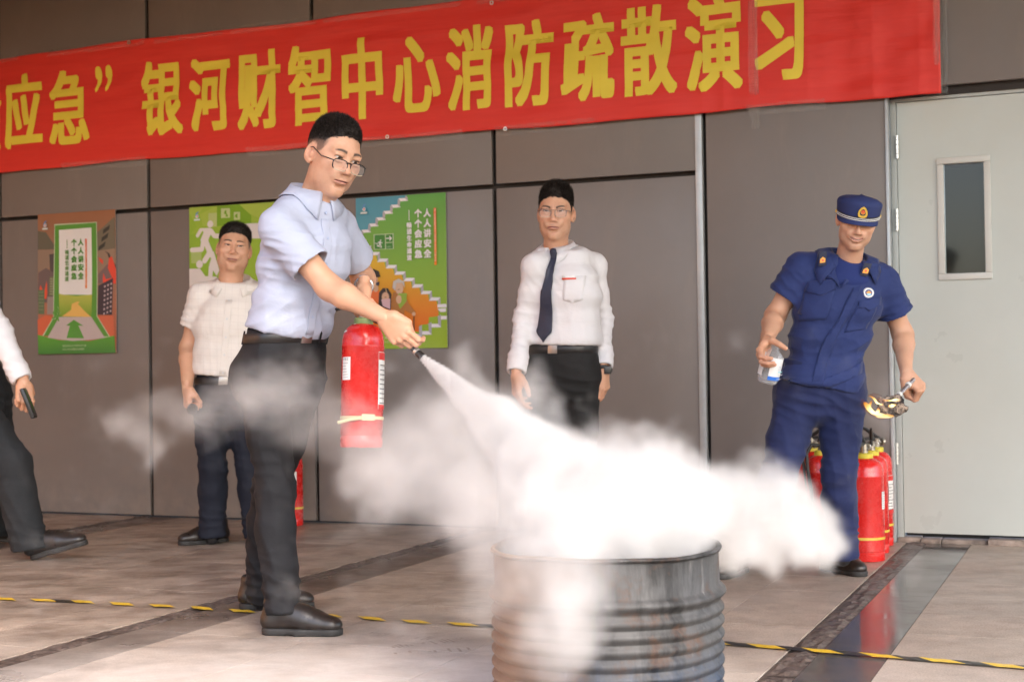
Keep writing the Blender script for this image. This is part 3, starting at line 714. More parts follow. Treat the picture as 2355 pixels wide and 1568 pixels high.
TW = .046; per = .182; d = -.02; k = 0; by = MB(); bk = MB()
rt = random.Random(3)
while d < dl[-1]:
    for lst, a0, a1 in ((bk, 0, per * .48), (by, per * .48, per)):
        if lst is bk and d < 2.05 and rt.random() < .72: continue
        q = []; n = 4
        for side in (-1, 1):
            for i in range(n + 1):
                dd = d + a0 + (a1 - a0) * i / n + (.055 if side < 0 else 0.0); p_, t_ = tpos(min(max(dd, 0), dl[-1])); nn = np.array([-t_[1], t_[0], 0])
                q.append(p_ + nn * side * TW / 2 + np.array([0, 0, .0045 + .002 * rt.random()]))
        lst.add(q, [(i, i + 1, n + 2 + i, n + 1 + i) for i in range(n)])
    d += per
by.build('yellow_stripe', M_TY, tape)['kind'] = 'stuff'; bk.build('black_stripe', M_TB, tape)['kind'] = 'stuff'
# ================================================================== DRUM
M_DRUM, t, bb = new_mat('burnt_drum_steel'); T = NT(t); po = T.obj()
sep = T.n('ShaderNodeSeparateXYZ'); T.l(po, sep.inputs[0])
stv = T.mapping(po, (7, 7, 1.1))
n1 = T.noise(stv, 1.6, 7, .68, .3); n2 = T.noise(po, 9, 7, .7); n3 = T.noise(T.mapping(po, (14, 14, 1.6)), 2.2, 6, .7)
base = T.mix(T.ramp(n1, [(.42, 0.), (.60, 1.)]), (.008, .0078, .0078), (.060, .059, .059))
low = T.ramp(T.math('ADD', sep.outputs[2], T.math('MULTIPLY', n2, .16)), [(.10, 1.), (.30, 0.)])
base = T.mix(T.math('MULTIPLY', low, T.ramp(n3, [(.4, .15), (.6, .85)])), base, (.02, .05, .115))
base = T.mix(T.ramp(n2, [(.54, 0.), (.70, .9)]), base, (.09, .045, .026))
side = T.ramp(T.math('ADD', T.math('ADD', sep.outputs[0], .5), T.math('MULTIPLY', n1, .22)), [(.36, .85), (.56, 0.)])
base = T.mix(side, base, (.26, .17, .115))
base = T.mix(T.ramp(n3, [(.60, 0.), (.76, .55)]), base, (.27, .26, .255))
T.l(base, bb.inputs['Base Color']); bb.inputs['Metallic'].default_value = .1
T.l(T.ramp(n2, [(.3, .42), (.7, .8)]), bb.inputs['Roughness']); T.bump(n2, .45, .006, bb)
DC = P(1391, 1100, 3.73); DX, DY = DC[0], DC[1]; DH = .442; DR = .292
prof = [(DR - .02, 0.0), (DR, .004)]
z = .004
def hoop(z, r, h): return [(DR, z - h), (DR + r * .45, z - h * .62), (DR + r * .92, z - h * .25), (DR + r, z), (DR + r * .92, z + h * .25), (DR + r * .45, z + h * .62), (DR, z + h)]
zs = [DH - .122 - .036 - .034 * k for k in range(8)]
for q in reversed([z for z in zs if z > .03]): prof += hoop(q, .0100, .0168)
prof += hoop(DH - .116, .016, .020)
prof += [(DR, DH - .012), (DR + .006, DH - .010), (DR + .009, DH - .005), (DR + .006, DH), (DR, DH + .001), (DR - .004, DH - .002), (DR - .006, DH - .012), (DR - .006, .10), (DR - .01, .03), (0.001, .028)]
b = MB(); b.lathe(prof, 128, cap=False)
def dent(v):
    a = math.atan2(v[1], v[0]); r = math.hypot(v[0], v[1]); k = 1 + .010 * math.sin(a * 2 + .6) + .004 * math.sin(a * 5 + v[2] * 9) + .003 * math.sin(a * 9 - v[2] * 14)
    z_ = v[2] + (.0025 * math.sin(a * 3 + 1) + .001 * math.sin(a * 8)) * max(0, v[2] / DH)
    return np.array([v[0] * k, v[1] * k, z_])
b.xf(dent)
drum = empty('steel_drum', (DX, DY, 0)); tag(drum, 'burnt ribbed steel drum standing open in the foreground, full of white powder smoke', 'drum')
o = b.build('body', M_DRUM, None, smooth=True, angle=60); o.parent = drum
# ================================================================== FIRE EXTINGUISHERS
def red_mat(name, c):
    m, t, b = new_mat(name); T = NT(t); v = T.obj()
    n = T.noise(v, 30, 5, .7); f = T.ramp(T.noise(v, 5, 4), [(.3, .85), (.7, 1.1)])
    base = T.mix(1.0, c, f, 'MULTIPLY'); base = T.mix(T.ramp(n, [(.66, 0), (.72, .7)]), base, (.75, .40, .36))
    T.l(base, b.inputs['Base Color']); T.l(T.ramp(n, [(.4, .2), (.6, .34)]), b.inputs['Roughness']); b.inputs['Coat Weight'].default_value = .35; b.inputs['Coat Roughness'].default_value = .12
    T.bump(T.noise(v, 55, 3), .12, .003, b); return m
M_RED = red_mat('red_enamel', (.62, .018, .015))
M_BLK = mat('black_plastic', (.016, .015, .015), .35, var=.2, vs=20)
M_RUB = mat('black_rubber', (.014, .013, .013), .5, var=.2, vs=20)
M_YRING = mat('yellow_ring', (.62, .55, .06), .45, var=.1)
M_OLIVE = mat('green_collar', (.18, .26, .10), .5, var=.2)
M_BRASS = mat('valve_metal', (.36, .33, .28), .36, metal=.8, var=.1, vs=30)
M_LBL = mat('white_label', (.72, .71, .69), .5, var=.05, vs=12)
M_BAND = mat('yellow_band', (.66, .50, .06), .45, var=.1)
M_BANDP = mat('pale_band', (.66, .60, .34), .5, var=.1)
def curved_label(R, ang0, ang1, z0, z1, rows, col0=(.72, .71, .69), band=None):
    """print wrapped round the cylinder; angles measured from +X"""
    def place(u, v, z=0):
        a = ang0 + (ang1 - ang0) * u; r = R + .0006 + z
        return np.array([r * math.cos(a), r * math.sin(a), z0 + (z1 - z0) * v])
    p = Print(abs(ang1 - ang0) * R, z1 - z0, place, .00025)
    p.grid(lambda u, v: col0, 10, 4)
    if band:
        for (v0, v1, c) in band:
            p.k += 1; n = len(p.V)
            for j in (v0, v1):
                for i in range(11): p.V.append(place(.02 + .96 * i / 10, j, p.k * p.lift)); p.C.append(c)
            p.F += [[n + i, n + i + 1, n + 12 + i, n + 11 + i] for i in range(10)]
    for (u0, u1, v, h, c) in rows:
        m_ = 6
        for i in range(m_):
            a, b_ = u0 + (u1 - u0) * i / m_, u0 + (u1 - u0) * (i + 1) / m_
            p.k -= 1 if i else 0; p.poly([(a, v), (b_, v), (b_, v + h), (a, v + h)], c)
    return p
def extinguisher(label, group='red fire extinguishers', R=.074, H=.44, ring=None, handle=True, pale=False, hose=True):
    e = empty('fire_extinguisher'); tag(e, label, 'extinguisher', group)
    b = MB(); 
    b.lathe([(R * .80, 0), (R * .97, .002), (R, .010), (R, .036), (R * .965, .040), (R * .965, .043), (R, .047), (R, H - .085), (R * 1.012, H - .083), (R * 1.012, H - .079), (R, H - .077), (R * .985, H - .055), (R * .93, H - .034), (R * .80, H - .016), (R * .60, H - .004), (R * .40, H), (R * .3, H + .001)], 40)
    b.build('cylinder', M_RED, e, smooth=True, angle=35)
    b = MB(); b.lathe([(R * .44, H - .004), (R * .46, H + .002), (R * .46, H + .018), (R * .38, H + .022), (R * .2, H + .023)], 24); b.build('neck_ring', ring or M_YRING, e, smooth=True, angle=35)
    b = MB(); b.lathe([(.017, H + .018), (.017, H + .034), (.014, H + .036), (.014, H + .062), (.010, H + .066)], 16); b.tube([(0, 0, H + .045), (.026, .0, H + .045)], .007); b.build('valve', M_BRASS, e, smooth=True, angle=40)
    if handle:
        b = MB(); b.box((-.035, 0, H + .060), (.11, .016, .005), Matrix.Rotation(math.radians(-8), 3, 'Y')); b.tube([(.012, 0, H + .058), (-.03, 0, H + .066), (-.075, 0, H + .062), (-.10, 0, H + .050)], [.008, .008, .008, .006]); b.build('handle', M_BLK, e, smooth=True, angle=40)
        b = MB(); b.tube([(.014, 0, H + .068), (-.02, 0, H + .085), (-.06, 0, H + .112), (-.095, 0, H + .128)], [.007, .010, .009, .006]); b.build('lever', M_BLK, e, smooth=True, angle=40)
        b = MB(); b.lathe([(.004, 0), (.017, 0), (.018, .004), (.018, .012), (.015, .014), (.003, .014)], 20, (.030, 0, H + .047), np.array([(0, 1, 0), (0, 0, 1), (1, 0, 0)]).T); gg = b.build('gauge', M_BRASS, e, smooth=True, angle=40)
        b = MB(); b.lathe([(.0005, .0148), (.013, .0148), (.013, .0152), (.0005, .0152)], 16, (.030, 0, H + .047), np.array([(0, 1, 0), (0, 0, 1), (1, 0, 0)]).T); b.build('dial', M_LBL, gg)
        b = MB(); an = np.linspace(0, 2 * math.pi, 15)[:-1]; b.tube([(-.004, -.022 - .011 * math.cos(a), H + .052 + .011 * math.sin(a)) for a in an], .0018, 6, closed=True); b.build('pin_ring', M_STEEL, e, smooth=True)
    if hose:
        b = MB(); A = [(0, .014, H + .045), (.02, .05, H + .05), (.02, R + .012, H + .01), (.01, R + .018, H - .06), (-.005, R + .012, H * .62), (-.01, R + .010, H * .35), (-.01, R + .011, .09)]
        q = []
        for i in range(len(A) - 1):
            for k in range(5): q.append(np.array(A[i]) * (1 - k / 5) + np.array(A[i + 1]) * k / 5)
        q.append(np.array(A[-1]))
        b.tube(q, [.008] * (len(q) - 6) + [.009, .010, .012, .013, .013, .013], 8); b.build('hose', M_RUB, e, smooth=True, angle=50)
    b = MB(); b.lathe([(R + .0004, .098), (R + .0022, .099), (R + .0022, .109), (R + .0004, .110)], 40, cap=False); b.build('band', M_BANDP if pale else M_BAND, e, smooth=True)
    return e
def lab_rows(n): 
    rr = random.Random(n); out = []
    for k in range(n):
        v = .10 + .74 * k / n; out.append((.08, .08 + rr.uniform(.45, .82), v, .018, (.16, .15, .15)))
    return out
def place_root(e, loc, R): e.matrix_basis = Matrix.Translation(Vector(loc)) @ Matrix(R).to_4x4()
def ext_labels(e, R, kind):
    if kind == 'big':
        p = curved_label(R, math.radians(-118), math.radians(-20), .16, .345, lab_rows(9), band=[(.86, .99, (.60, .02, .02)), (.0, .10, (.60, .02, .02))]); p.build('label', e)
    else:
        p = curved_label(R, math.radians(kind), math.radians(kind + 32), .235, .315, lab_rows(6)); 
        p.text('合', .1, .84, .3, .97, (.12, .11, .11)); p.text('格', .36, .84, .56, .97, (.12, .11, .11)); p.text('证', .62, .84, .82, .97, (.12, .11, .11)); p.build('label', e)
def stand(px, py, rot, label, kinds, H=.47, R=.074, ring=None, pale=False):
    e = extinguisher(label, H=H, R=R, ring=ring, pale=pale)
    for k in kinds: ext_labels(e, R, k)
    p = FL(px, py); p = p + nrm(np.array([p[0], p[1], 0])) * R
    place_root(e, (p[0], p[1], 0), Matrix.Rotation(math.radians(rot), 3, 'Z'))
    return e
# photo: three beside the door, three behind the kneeless leg of the man in blue, one at the wall behind the spraying man
stand(1992, 1293, 60, 'red fire extinguisher nearest the viewer in the group beside the door frame', [-105], H=.465, R=.085)
stand(2009, 1274, 75, 'red fire extinguisher in the middle of the three beside the door frame', [-85], H=.46, R=.074)
stand(2020, 1257, 20, 'red fire extinguisher tucked against the door frame, with a large white label', ['big'], H=.46, R=.074)
stand(1870, 1262, 150, 'red fire extinguisher seen left of the standing leg of the man in blue', ['big'], H=.47, R=.074)
stand(1893, 1272, 130, 'red fire extinguisher mostly hidden behind the leg of the man in blue', ['big'], H=.46, R=.074)
stand(1826, 1255, 150, 'red fire extinguisher just showing between the smoke and the legs in blue', [-95], H=.44, R=.07)
stand(670, 1211, 10, 'red fire extinguisher by the wall behind the leg of the man spraying', [-95], H=.42, R=.07)
# ================================================================== SMOOTH-SOLID MODELLING (implicit surfaces -> one continuous mesh)
def smin(a, b, k):
    if k <= 0: return np.minimum(a, b)
    h = np.maximum(k - np.abs(a - b), 0) / k
    return np.minimum(a, b) - h * h * k * .25
class Field:
    def __init__(s, lo, hi, h):
        s.lo = np.asarray(lo, float); s.h = h; s.n = np.ceil((np.asarray(hi, float) - s.lo) / h).astype(int) + 1
        s.ax = [s.lo[i] + np.arange(s.n[i]) * h for i in range(3)]; s.D = np.full(tuple(s.n), 1e3, np.float32)
    def win(s, lo, hi, m):
        sl = []
        for i in range(3):
            a = int(max(0, math.floor((lo[i] - m - s.lo[i]) / s.h))); b = int(min(s.n[i], math.ceil((hi[i] + m - s.lo[i]) / s.h) + 1)); sl.append(slice(a, max(a, b)))
        g = [s.ax[i][sl[i]].astype(np.float32) for i in range(3)]
        return tuple(sl), g[0][:, None, None], g[1][None, :, None], g[2][None, None, :]
    def put(s, fn, lo, hi, k=0.0, op='u'):
        sl, X, Y, Z = s.win(lo, hi, k + 4 * s.h)
        if s.D[sl].size == 0: return s
        d = fn(X, Y, Z)
        s.D[sl] = smin(s.D[sl], d, k) if op == 'u' else -smin(-s.D[sl], d, k)
        return s
    def cone(s, a, b, ra, rb, k=0.0, op='u', flat=None):
        a = np.asarray(a, float); b = np.asarray(b, float); ba = b - a; bb = max(ba @ ba, 1e-9); R = max(ra, rb)
        def fn(X, Y, Z):
            x, y, z = X - a[0], Y - a[1], Z - a[2]
            t = np.clip((x * ba[0] + y * ba[1] + z * ba[2]) / bb, 0, 1)
            x = x - t * ba[0]; y = y - t * ba[1]; z = z - t * ba[2]; q = x * x + y * y + z * z
            if flat is not None:
                d, sc = flat; w = x * d[0] + y * d[1] + z * d[2]; q = q + w * w * (1 / sc ** 2 - 1)
                return (np.sqrt(q) - (ra + (rb - ra) * t)) * min(1, sc * 1.2)
            return np.sqrt(q) - (ra + (rb - ra) * t)
        ext = R if flat is None else R * max(1, flat[1])
        return s.put(fn, np.minimum(a, b) - ext, np.maximum(a, b) + ext, k, op)
    def chain(s, pts, rs, k=0.0, op='u', flat=None):
        for i in range(len(pts) - 1): s.cone(pts[i], pts[i + 1], rs[i], rs[i + 1], k, op, flat)
        return s
    def ell(s, c, r, k=0.0, op='u', R=None):
        c = np.asarray(c, float); r = np.asarray(r, float); R_ = np.eye(3) if R is None else np.asarray(R, float)
        def fn(X, Y, Z):
            x, y, z = X - c[0], Y - c[1], Z - c[2]
            q = [(x * R_[0, i] + y * R_[1, i] + z * R_[2, i]) / r[i] for i in range(3)]
            e = np.sqrt(q[0] ** 2 + q[1] ** 2 + q[2] ** 2); g = np.sqrt((q[0] / r[0]) ** 2 + (q[1] / r[1]) ** 2 + (q[2] / r[2]) ** 2)
            return e * (e - 1) / np.maximum(g, 1e-6)
        m = r.max() if R is not None else r
        return s.put(fn, c - m, c + m, k, op)
    def loft(s, st, l, f, k=0.0, p=2.4):
        """st: [(centre, half width along l, half depth along f)]"""
        l = np.asarray(l, float); f = np.asarray(f, float)
        for (c0, u0, v0), (c1, u1, v1) in zip(st[:-1], st[1:]):
            a = np.asarray(c0, float); b = np.asarray(c1, float); ba = b - a; bb = ba @ ba; R = max(u0, v0, u1, v1)
            def fn(X, Y, Z):
                x, y, z = X - a[0], Y - a[1], Z - a[2]
                t = np.clip((x * ba[0] + y * ba[1] + z * ba[2]) / bb, 0, 1)
                x = x - t * ba[0]; y = y - t * ba[1]; z = z - t * ba[2]
                ru = u0 + (u1 - u0) * t; rv = v0 + (v1 - v0) * t; ra = np.minimum(ru, rv) * .55
                ql = x * l[0] + y * l[1] + z * l[2]; qf = x * f[0] + y * f[1] + z * f[2]
                qa2 = np.maximum(x * x + y * y + z * z - ql * ql - qf * qf, 0)
                e = (np.abs(ql / ru) ** p + np.abs(qf / rv) ** p + (np.sqrt(qa2) / ra) ** p) ** (1 / p)
                return (e - 1) * np.minimum(ru, rv)
            s.put(fn, np.minimum(a, b) - R, np.maximum(a, b) + R, k)
        return s
    def plane(s, c, n, k=0.0):
        """keep the side n points away from"""
        c = np.asarray(c, float); n = nrm(n); X, Y, Z = s.ax[0][:, None, None], s.ax[1][None, :, None], s.ax[2][None, None, :]
        d = ((X - c[0]) * n[0] + (Y - c[1]) * n[1] + (Z - c[2]) * n[2]).astype(np.float32)
        s.D = -smin(-s.D, -d, k); return s
    def mesh(s, smooth=1):
        D = s.D; D = np.pad(D, 1, constant_values=1e3); n = np.array(D.shape); ins = D < 0
        c = [ins[i:n[0] - 1 + i, j:n[1] - 1 + j, k_:n[2] - 1 + k_] for i in (0, 1) for j in (0, 1) for k_ in (0, 1)]
        cnt = sum(x.astype(np.int8) for x in c); mask = (cnt > 0) & (cnt < 8)
        idx = np.argwhere(mask); N = len(idx)
        if N == 0: return np.zeros((0, 3)), np.zeros((0, 4), int)
        acc = np.zeros((N, 3)); w = np.zeros(N)
        crn = [(i, j, k_) for i in (0, 1) for j in (0, 1) for k_ in (0, 1)]
        val = {q: D[idx[:, 0] + q[0], idx[:, 1] + q[1], idx[:, 2] + q[2]].astype(float) for q in crn}
        for q in crn:
            for ax_ in range(3):
                if q[ax_] == 0:
                    r = list(q); r[ax_] = 1; r = tuple(r); a, b = val[q], val[r]; m = (a < 0) != (b < 0)
                    t = np.where(m, a / np.where(m, a - b, 1), 0); t = np.clip(t, 0, 1)
                    pt = np.array(q, float)[None] + np.zeros((N, 3)); pt[:, ax_] = t
                    acc[m] += pt[m]; w[m] += 1
        V = (idx + acc / w[:, None] - 1) * s.h + s.lo
        vid = np.full(mask.shape, -1, np.int64); vid[mask] = np.arange(N)
        Fs = []
        for ax_ in range(3):
            sl0 = [slice(None)] * 3; sl1 = [slice(None)] * 3; sl0[ax_] = slice(0, -1); sl1[ax_] = slice(1, None)
            e = ins[tuple(sl0)] != ins[tuple(sl1)]; g = np.argwhere(e); o1, o2 = [(1, 2), (2, 0), (0, 1)][ax_]
            ok = (g[:, o1] > 0) & (g[:, o2] > 0) & (g[:, o1] < n[o1] - 1) & (g[:, o2] < n[o2] - 1); g = g[ok]
            st = ins[g[:, 0], g[:, 1], g[:, 2]]
            def at(d1, d2):
                h = g.copy(); h[:, o1] -= d1; h[:, o2] -= d2; return vid[h[:, 0], h[:, 1], h[:, 2]]
            q = np.stack([at(1, 1), at(0, 1), at(0, 0), at(1, 0)], 1); q[~st] = q[~st][:, ::-1]; Fs.append(q)
        Fc = np.concatenate(Fs); 
        for _ in range(smooth): V = relax(V, Fc, .5)
        return V, Fc
def relax(V, Fc, f):
    S = np.zeros_like(V); c = np.zeros(len(V))
    for i in range(4):
        a, b = Fc[:, i], Fc[:, (i + 1) % 4]
        for k in range(3): S[:, k] += np.bincount(a, V[b, k], len(V)) + np.bincount(b, V[a, k], len(V))
        c += np.bincount(a, minlength=len(V)) + np.bincount(b, minlength=len(V))
    return V * (1 - f) + f * S / np.maximum(c, 1)[:, None]
def vnormals(V, Fc):
    n = np.cross(V[Fc[:, 2]] - V[Fc[:, 0]], V[Fc[:, 3]] - V[Fc[:, 1]]); N = np.zeros_like(V)
    for i in range(4):
        for k in range(3): N[:, k] += np.bincount(Fc[:, i], n[:, k], len(V))
    return N / np.maximum(np.linalg.norm(N, axis=1), 1e-12)[:, None]
def join(parts):
    Vs, Fs, Cs, o = [], [], [], 0
    for V, Fc, C in parts: Vs.append(V); Fs.append(Fc + o); Cs.append(np.broadcast_to(C, (len(V), 3))); o += len(V)
    return np.concatenate(Vs), np.concatenate(Fs), np.concatenate(Cs)
def frame(x, y):
    """right-handed columns (x, y, z) from two rough directions"""
    x = nrm(x); y = nrm(np.asarray(y, float) - x * (x @ np.asarray(y, float))); return np.stack([x, y, np.cross(x, y)], 1)
def bb(pts, m): p = np.array(pts); return p.min(0) - m, p.max(0) + m
# ------------------------------------------------------------------ heads
SKIN = np.array([.60, .335, .215])
def head_fields(o, h):
    """o: options. local frame: x = the person's left, y = forward, z = up; origin between the ears"""
    F = Field((-.105, -.125, o.get('neckz', -.225)), (.105, .135, .145), h); w = o.get('w', 1.0); fat = o.get('fat', 0.0)
    F.ell((0, -.014, .036), (.0765 * w, .096, .086)); F.ell((0, .018, -.02), (.066 * w, .066, .088), .03)
    F.ell((0, .026, -.074), ((.046 + fat * .010) * w, .047, .040), .035); F.cone((-.006, .064, -.099), (.006, .064, -.099), .018, .018, .022)
    for sx in (-1, 1):
        F.ell((sx * .046 * w, .052, -.018), (.022, .022, .020), .03); F.ell((sx * (.041 + fat * .006) * w, .020, -.060), (.022 + fat * .005, .032, .030), .03)
        F.ell((sx * .026, .073, .026), (.026, .012, .008), .022)
    if o.get('capcut'): F.plane((0, 0, o['capcut']), (0, 0, 1), .01)
    cran = F.D.copy()
    F.cone((0, -.02, -.07), (0, -.046, -.28), .053 + fat * .008, .060 + fat * .006, .03)
    F.cone((0, .020, -.10), (0, -.01, -.19), .030, .040, .03)
    eo = o.get('eye', .0042); ex, ey, ez = .0315, .0695, .008
    for sx in (-1, 1):
        E = (sx * ex, ey, ez)
        F.ell((sx * .030, .097, .010), (.019, .0155, .0105), .012, 'd'); F.ell((sx * .017, .094, .009), (.007, .011, .012), .008, 'd')
        F.ell((E[0], E[1], E[2]), (.0165, .0150, .0138), .006)
        F.ell((sx * ex, .0815, ez + .0085), (.0165, .006, .0035), .006); F.ell((sx * ex, .080, ez - .0105), (.015, .006, .0035), .006)
        def slit(X, Y, Z, E=E, sx=sx):
            u = (X - E[0]) / .0145; v = Z - (E[2] + .0006 + sx * (X - E[0]) * .10 + o.get('lid', 0.0)); op = eo * np.sqrt(np.maximum(1 - u * u, 0)) * (1 - .15 * sx * u)
            return np.maximum(np.maximum(np.abs(v) - op, (np.abs(u) - 1) * .0145), E[1] + .002 - Y + 0 * v)
        F.put(slit, np.array(E) - .018, np.array(E) + .022, .0008, 'd')
        er = o.get('ear', 1.0); R = Matrix.Rotation(sx * math.radians(24), 3, 'Z') @ Matrix.Rotation(math.radians(-12), 3, 'X')
        c = np.array((sx * .0785 * w, -.016, -.002))
        F.ell(c, (.0085 * er, .0195, .032), .010, R=R); F.ell(c + (sx * .0085, .003, .004), (.006, .0115, .020), .004, 'd', R=R)
        F.ell(c + (sx * .001, .010, -.006), (.0065, .005, .010), .004); F.ell(c + (-sx * .001, .004, -.027), (.006, .009, .009), .006)
    nz = o.get('nose', 1.0)
    F.cone((0, .079, .020), (0, .097, -.024), .0070, .0098 * nz, .012); F.ell((0, .099, -.029), (.0112 * nz, .0105, .0098), .008)
    for sx in (-1, 1):
        F.ell((sx * .0128 * nz, .0895, -.0325), (.0078, .0098, .0078), .006); F.ell((sx * .0062, .0955, -.0405), (.0036, .0052, .0030), .003, 'd')
        F.ell((sx * .026, .076, -.045), (.013, .012, .016), .014)
    F.ell((0, .078, -.056), (.024, .012, .016), .014)
    sm = o.get('smile', 0.0)
    for i in range(9):
        u = (i - 4) / 4.0; x = u * (.0235 + sm * .30); z = -.0615 + sm * u * u * .9 + o.get('frown', 0) * -u * u; y = .0885 - u * u * .012
        t = math.sqrt(max(.05, 1 - u * u))
        F.ell((x, y, z + .0028 * t), (.0052, .0050 * t + .001, .0036 * t + .0008), .0045)
        F.ell((x * .92, y - .0008, z - (.0052 + (.0040 if sm else 0)) * t), (.0056, .0055 * t + .001, .0044 * t + .0006), .005)
    for i in range(17):
        u = (i - 8) / 8.0; x = u * (.0245 + sm * .30); z = -.0622 + sm * u * u * .9 + o.get('frown', 0) * -u * u; y = .0945 - u * u * .012; g = math.sqrt(max(.02, 1 - u * u))
        F.ell((x, y, z - (.0018 if sm else 0)), (.0030, .0075, .0008 + (.0030 * g if sm else .0003)), .0016, 'd')
    F.ell((0, .083, -.079), (.020, .010, .004), .008, 'd')
    return F, cran
def head_colors(V, o):
    x, y, z = V.T; ax = np.abs(x); C = np.tile(SKIN * o.get('tone', 1.0), (len(V), 1)); w = o.get('w', 1.0)
    def blend(m, c): nonlocal C; m = np.clip(m, 0, 1)[:, None]; C = C * (1 - m) + np.asarray(c) * m
    G = lambda cx, cy_, cz, r: np.exp(-((ax - cx) ** 2 + (y - cy_) ** 2 + (z - cz) ** 2) / r ** 2)
    blend(G(.044, .06, -.025, .022) * .35, (.60, .27, .19)); blend(G(0, .105, -.028, .016) * .35, (.60, .26, .18)); blend(G(.082, -.012, 0, .03) * .35 * (ax > .072 * w), (.58, .24, .16))
    blend(G(.031, .076, -.006, .013) * .30, (.40, .21, .15))
    n = vnoise(V * 55); blend(np.clip(n, 0, 1) * .22, (.50, .24, .16)); n = vnoise(V * 130 + 5); blend(np.clip(n, 0, 1) * .14, (.66, .42, .30)); blend(np.clip(-n, 0, 1) * .14, (.47, .23, .15))
    n2 = vnoise(V * 900)
    beard = np.exp(-((z + .078) / .03) ** 2) * (y > .02) * .16 + np.exp(-((z + .048) / .007) ** 2 - (ax / .026) ** 2) * (y > .07) * .22
    blend(beard * (1 + .5 * n2) * o.get('beard', 1.0), (.14, .10, .085))
    sm = o.get('smile', 0.0); u = np.clip(x / (.0235 + sm * .30), -1.2, 1.2); zm = -.0615 + sm * u * u * .9 - o.get('frown', 0) * u * u
    lip = np.exp(-(((z - zm - .003 + (.003 if sm else .0045)) / (.0078 if sm else .0062)) ** 4)) * np.clip((1.08 - np.abs(u)) * 5, 0, 1) * (y > .074)
    blend(lip * .75, np.array([.43, .18, .15]) * o.get('tone', 1.0)); blend(np.exp(-((z - zm) / .0016) ** 2) * (np.abs(u) < 1.03) * (y > .074) * .8, (.16, .05, .045))
    # brows
    bx = np.clip((ax - .012) / .040, 0, 1); bz = .0285 + o.get('browlift', 0) + .0050 * np.sin(bx * math.pi * .85) - .003 * bx - o.get('scowl', 0) * (1 - bx) * .006
    th = (.0048 - .0022 * bx) * o.get('brow', 1.0)
    br = np.exp(-((z - bz) / th) ** 4) * (ax > .011) * (ax < .053) * (y > .03) * np.clip((.056 - ax) / .012, 0, 1) * np.clip((ax - .009) / .006, 0, 1)
    blend(br * (.92 + .08 * n2), (.022, .016, .014))
    if o.get('scowl', 0): blend(np.exp(-((ax - .006) / .0016) ** 2 - ((z - .026) / .010) ** 2) * (y > .07) * .35, (.28, .14, .10))
    # lash line / lid edge
    ez = .008; E = np.sqrt(((ax - .0315) / .0150) ** 2)
    eo = o.get('eye', .0042); lid = o.get('lid', 0.0)
    zt = ez + .0006 + lid + (ax - .0315) * .10 + eo * np.sqrt(np.maximum(1 - E * E, 0))
    blend(np.exp(-((z - zt - .0004) / .0013) ** 2) * (E < 1.08) * (y > .06) * .92, (.035, .022, .02))
    blend(np.exp(-((z - zt - .0052) / .0011) ** 2) * (E < 1.05) * (y > .06) * .4, (.30, .15, .11))
    # scalp shade under the cropped sides
    hl = hairline(y, o)
    if not o.get('crop'): blend(np.clip(1 - (hl - z) / o.get('fade', .012), 0, 1) * (z < hl + .02) * (y < .062) * .86 * (1 - .2 * n2) * (ax > .035 * (y > 0)), (.055, .042, .036))
    sl_ = shell_line(y, o); nn_ = vnoise(V * 120) * .004
    if o.get('crop'):
        zone = np.clip((.047 + nn_ - y) / .016, 0, 1) * np.clip((z - np.interp(y, [-.13, -.06, -.04, -.025, .005, .012, .03, .045], [-.06, -.065, -.04, .028, .026, -.004, .010, .040]) + nn_) / .010, 0, 1)
        blend(zone * np.clip(.97 - (sl_ - z) / .13, .45, .97) * (.9 + .1 * n2), (.034, .027, .024))
    blend(np.clip((z - sl_ + .004 + nn_) / .008, 0, 1) * (.92 + .08 * n2), (.034, .027, .024))
    return np.clip(C, .01, 1)
def hairline(y, o):
    s = o.get('hl', 0.0)
    return np.interp(y, [-.13, -.075, -.052, -.040, -.032, -.018, .004, .010, .016, .026, .034, .046, .060, .074, .10], np.array([-.055, -.060, -.052, -.02, .030, .040, .034, .002, .000, .030, .046, .060, .068, .075, .080]) + s * np.array([0, 0, 0, 0, 0, 0, 0, 0, 0, .3, .6, .8, 1, 1, 1]))
def shell_line(y, o):
    hl = hairline(y, o)
    if o.get('crop'): hl = np.maximum(hl, np.interp(y, [-.13, -.085, -.05, .0, .030, .044, .056], [-.03, .005, .034, .044, .046, .050, .062]))
    return hl
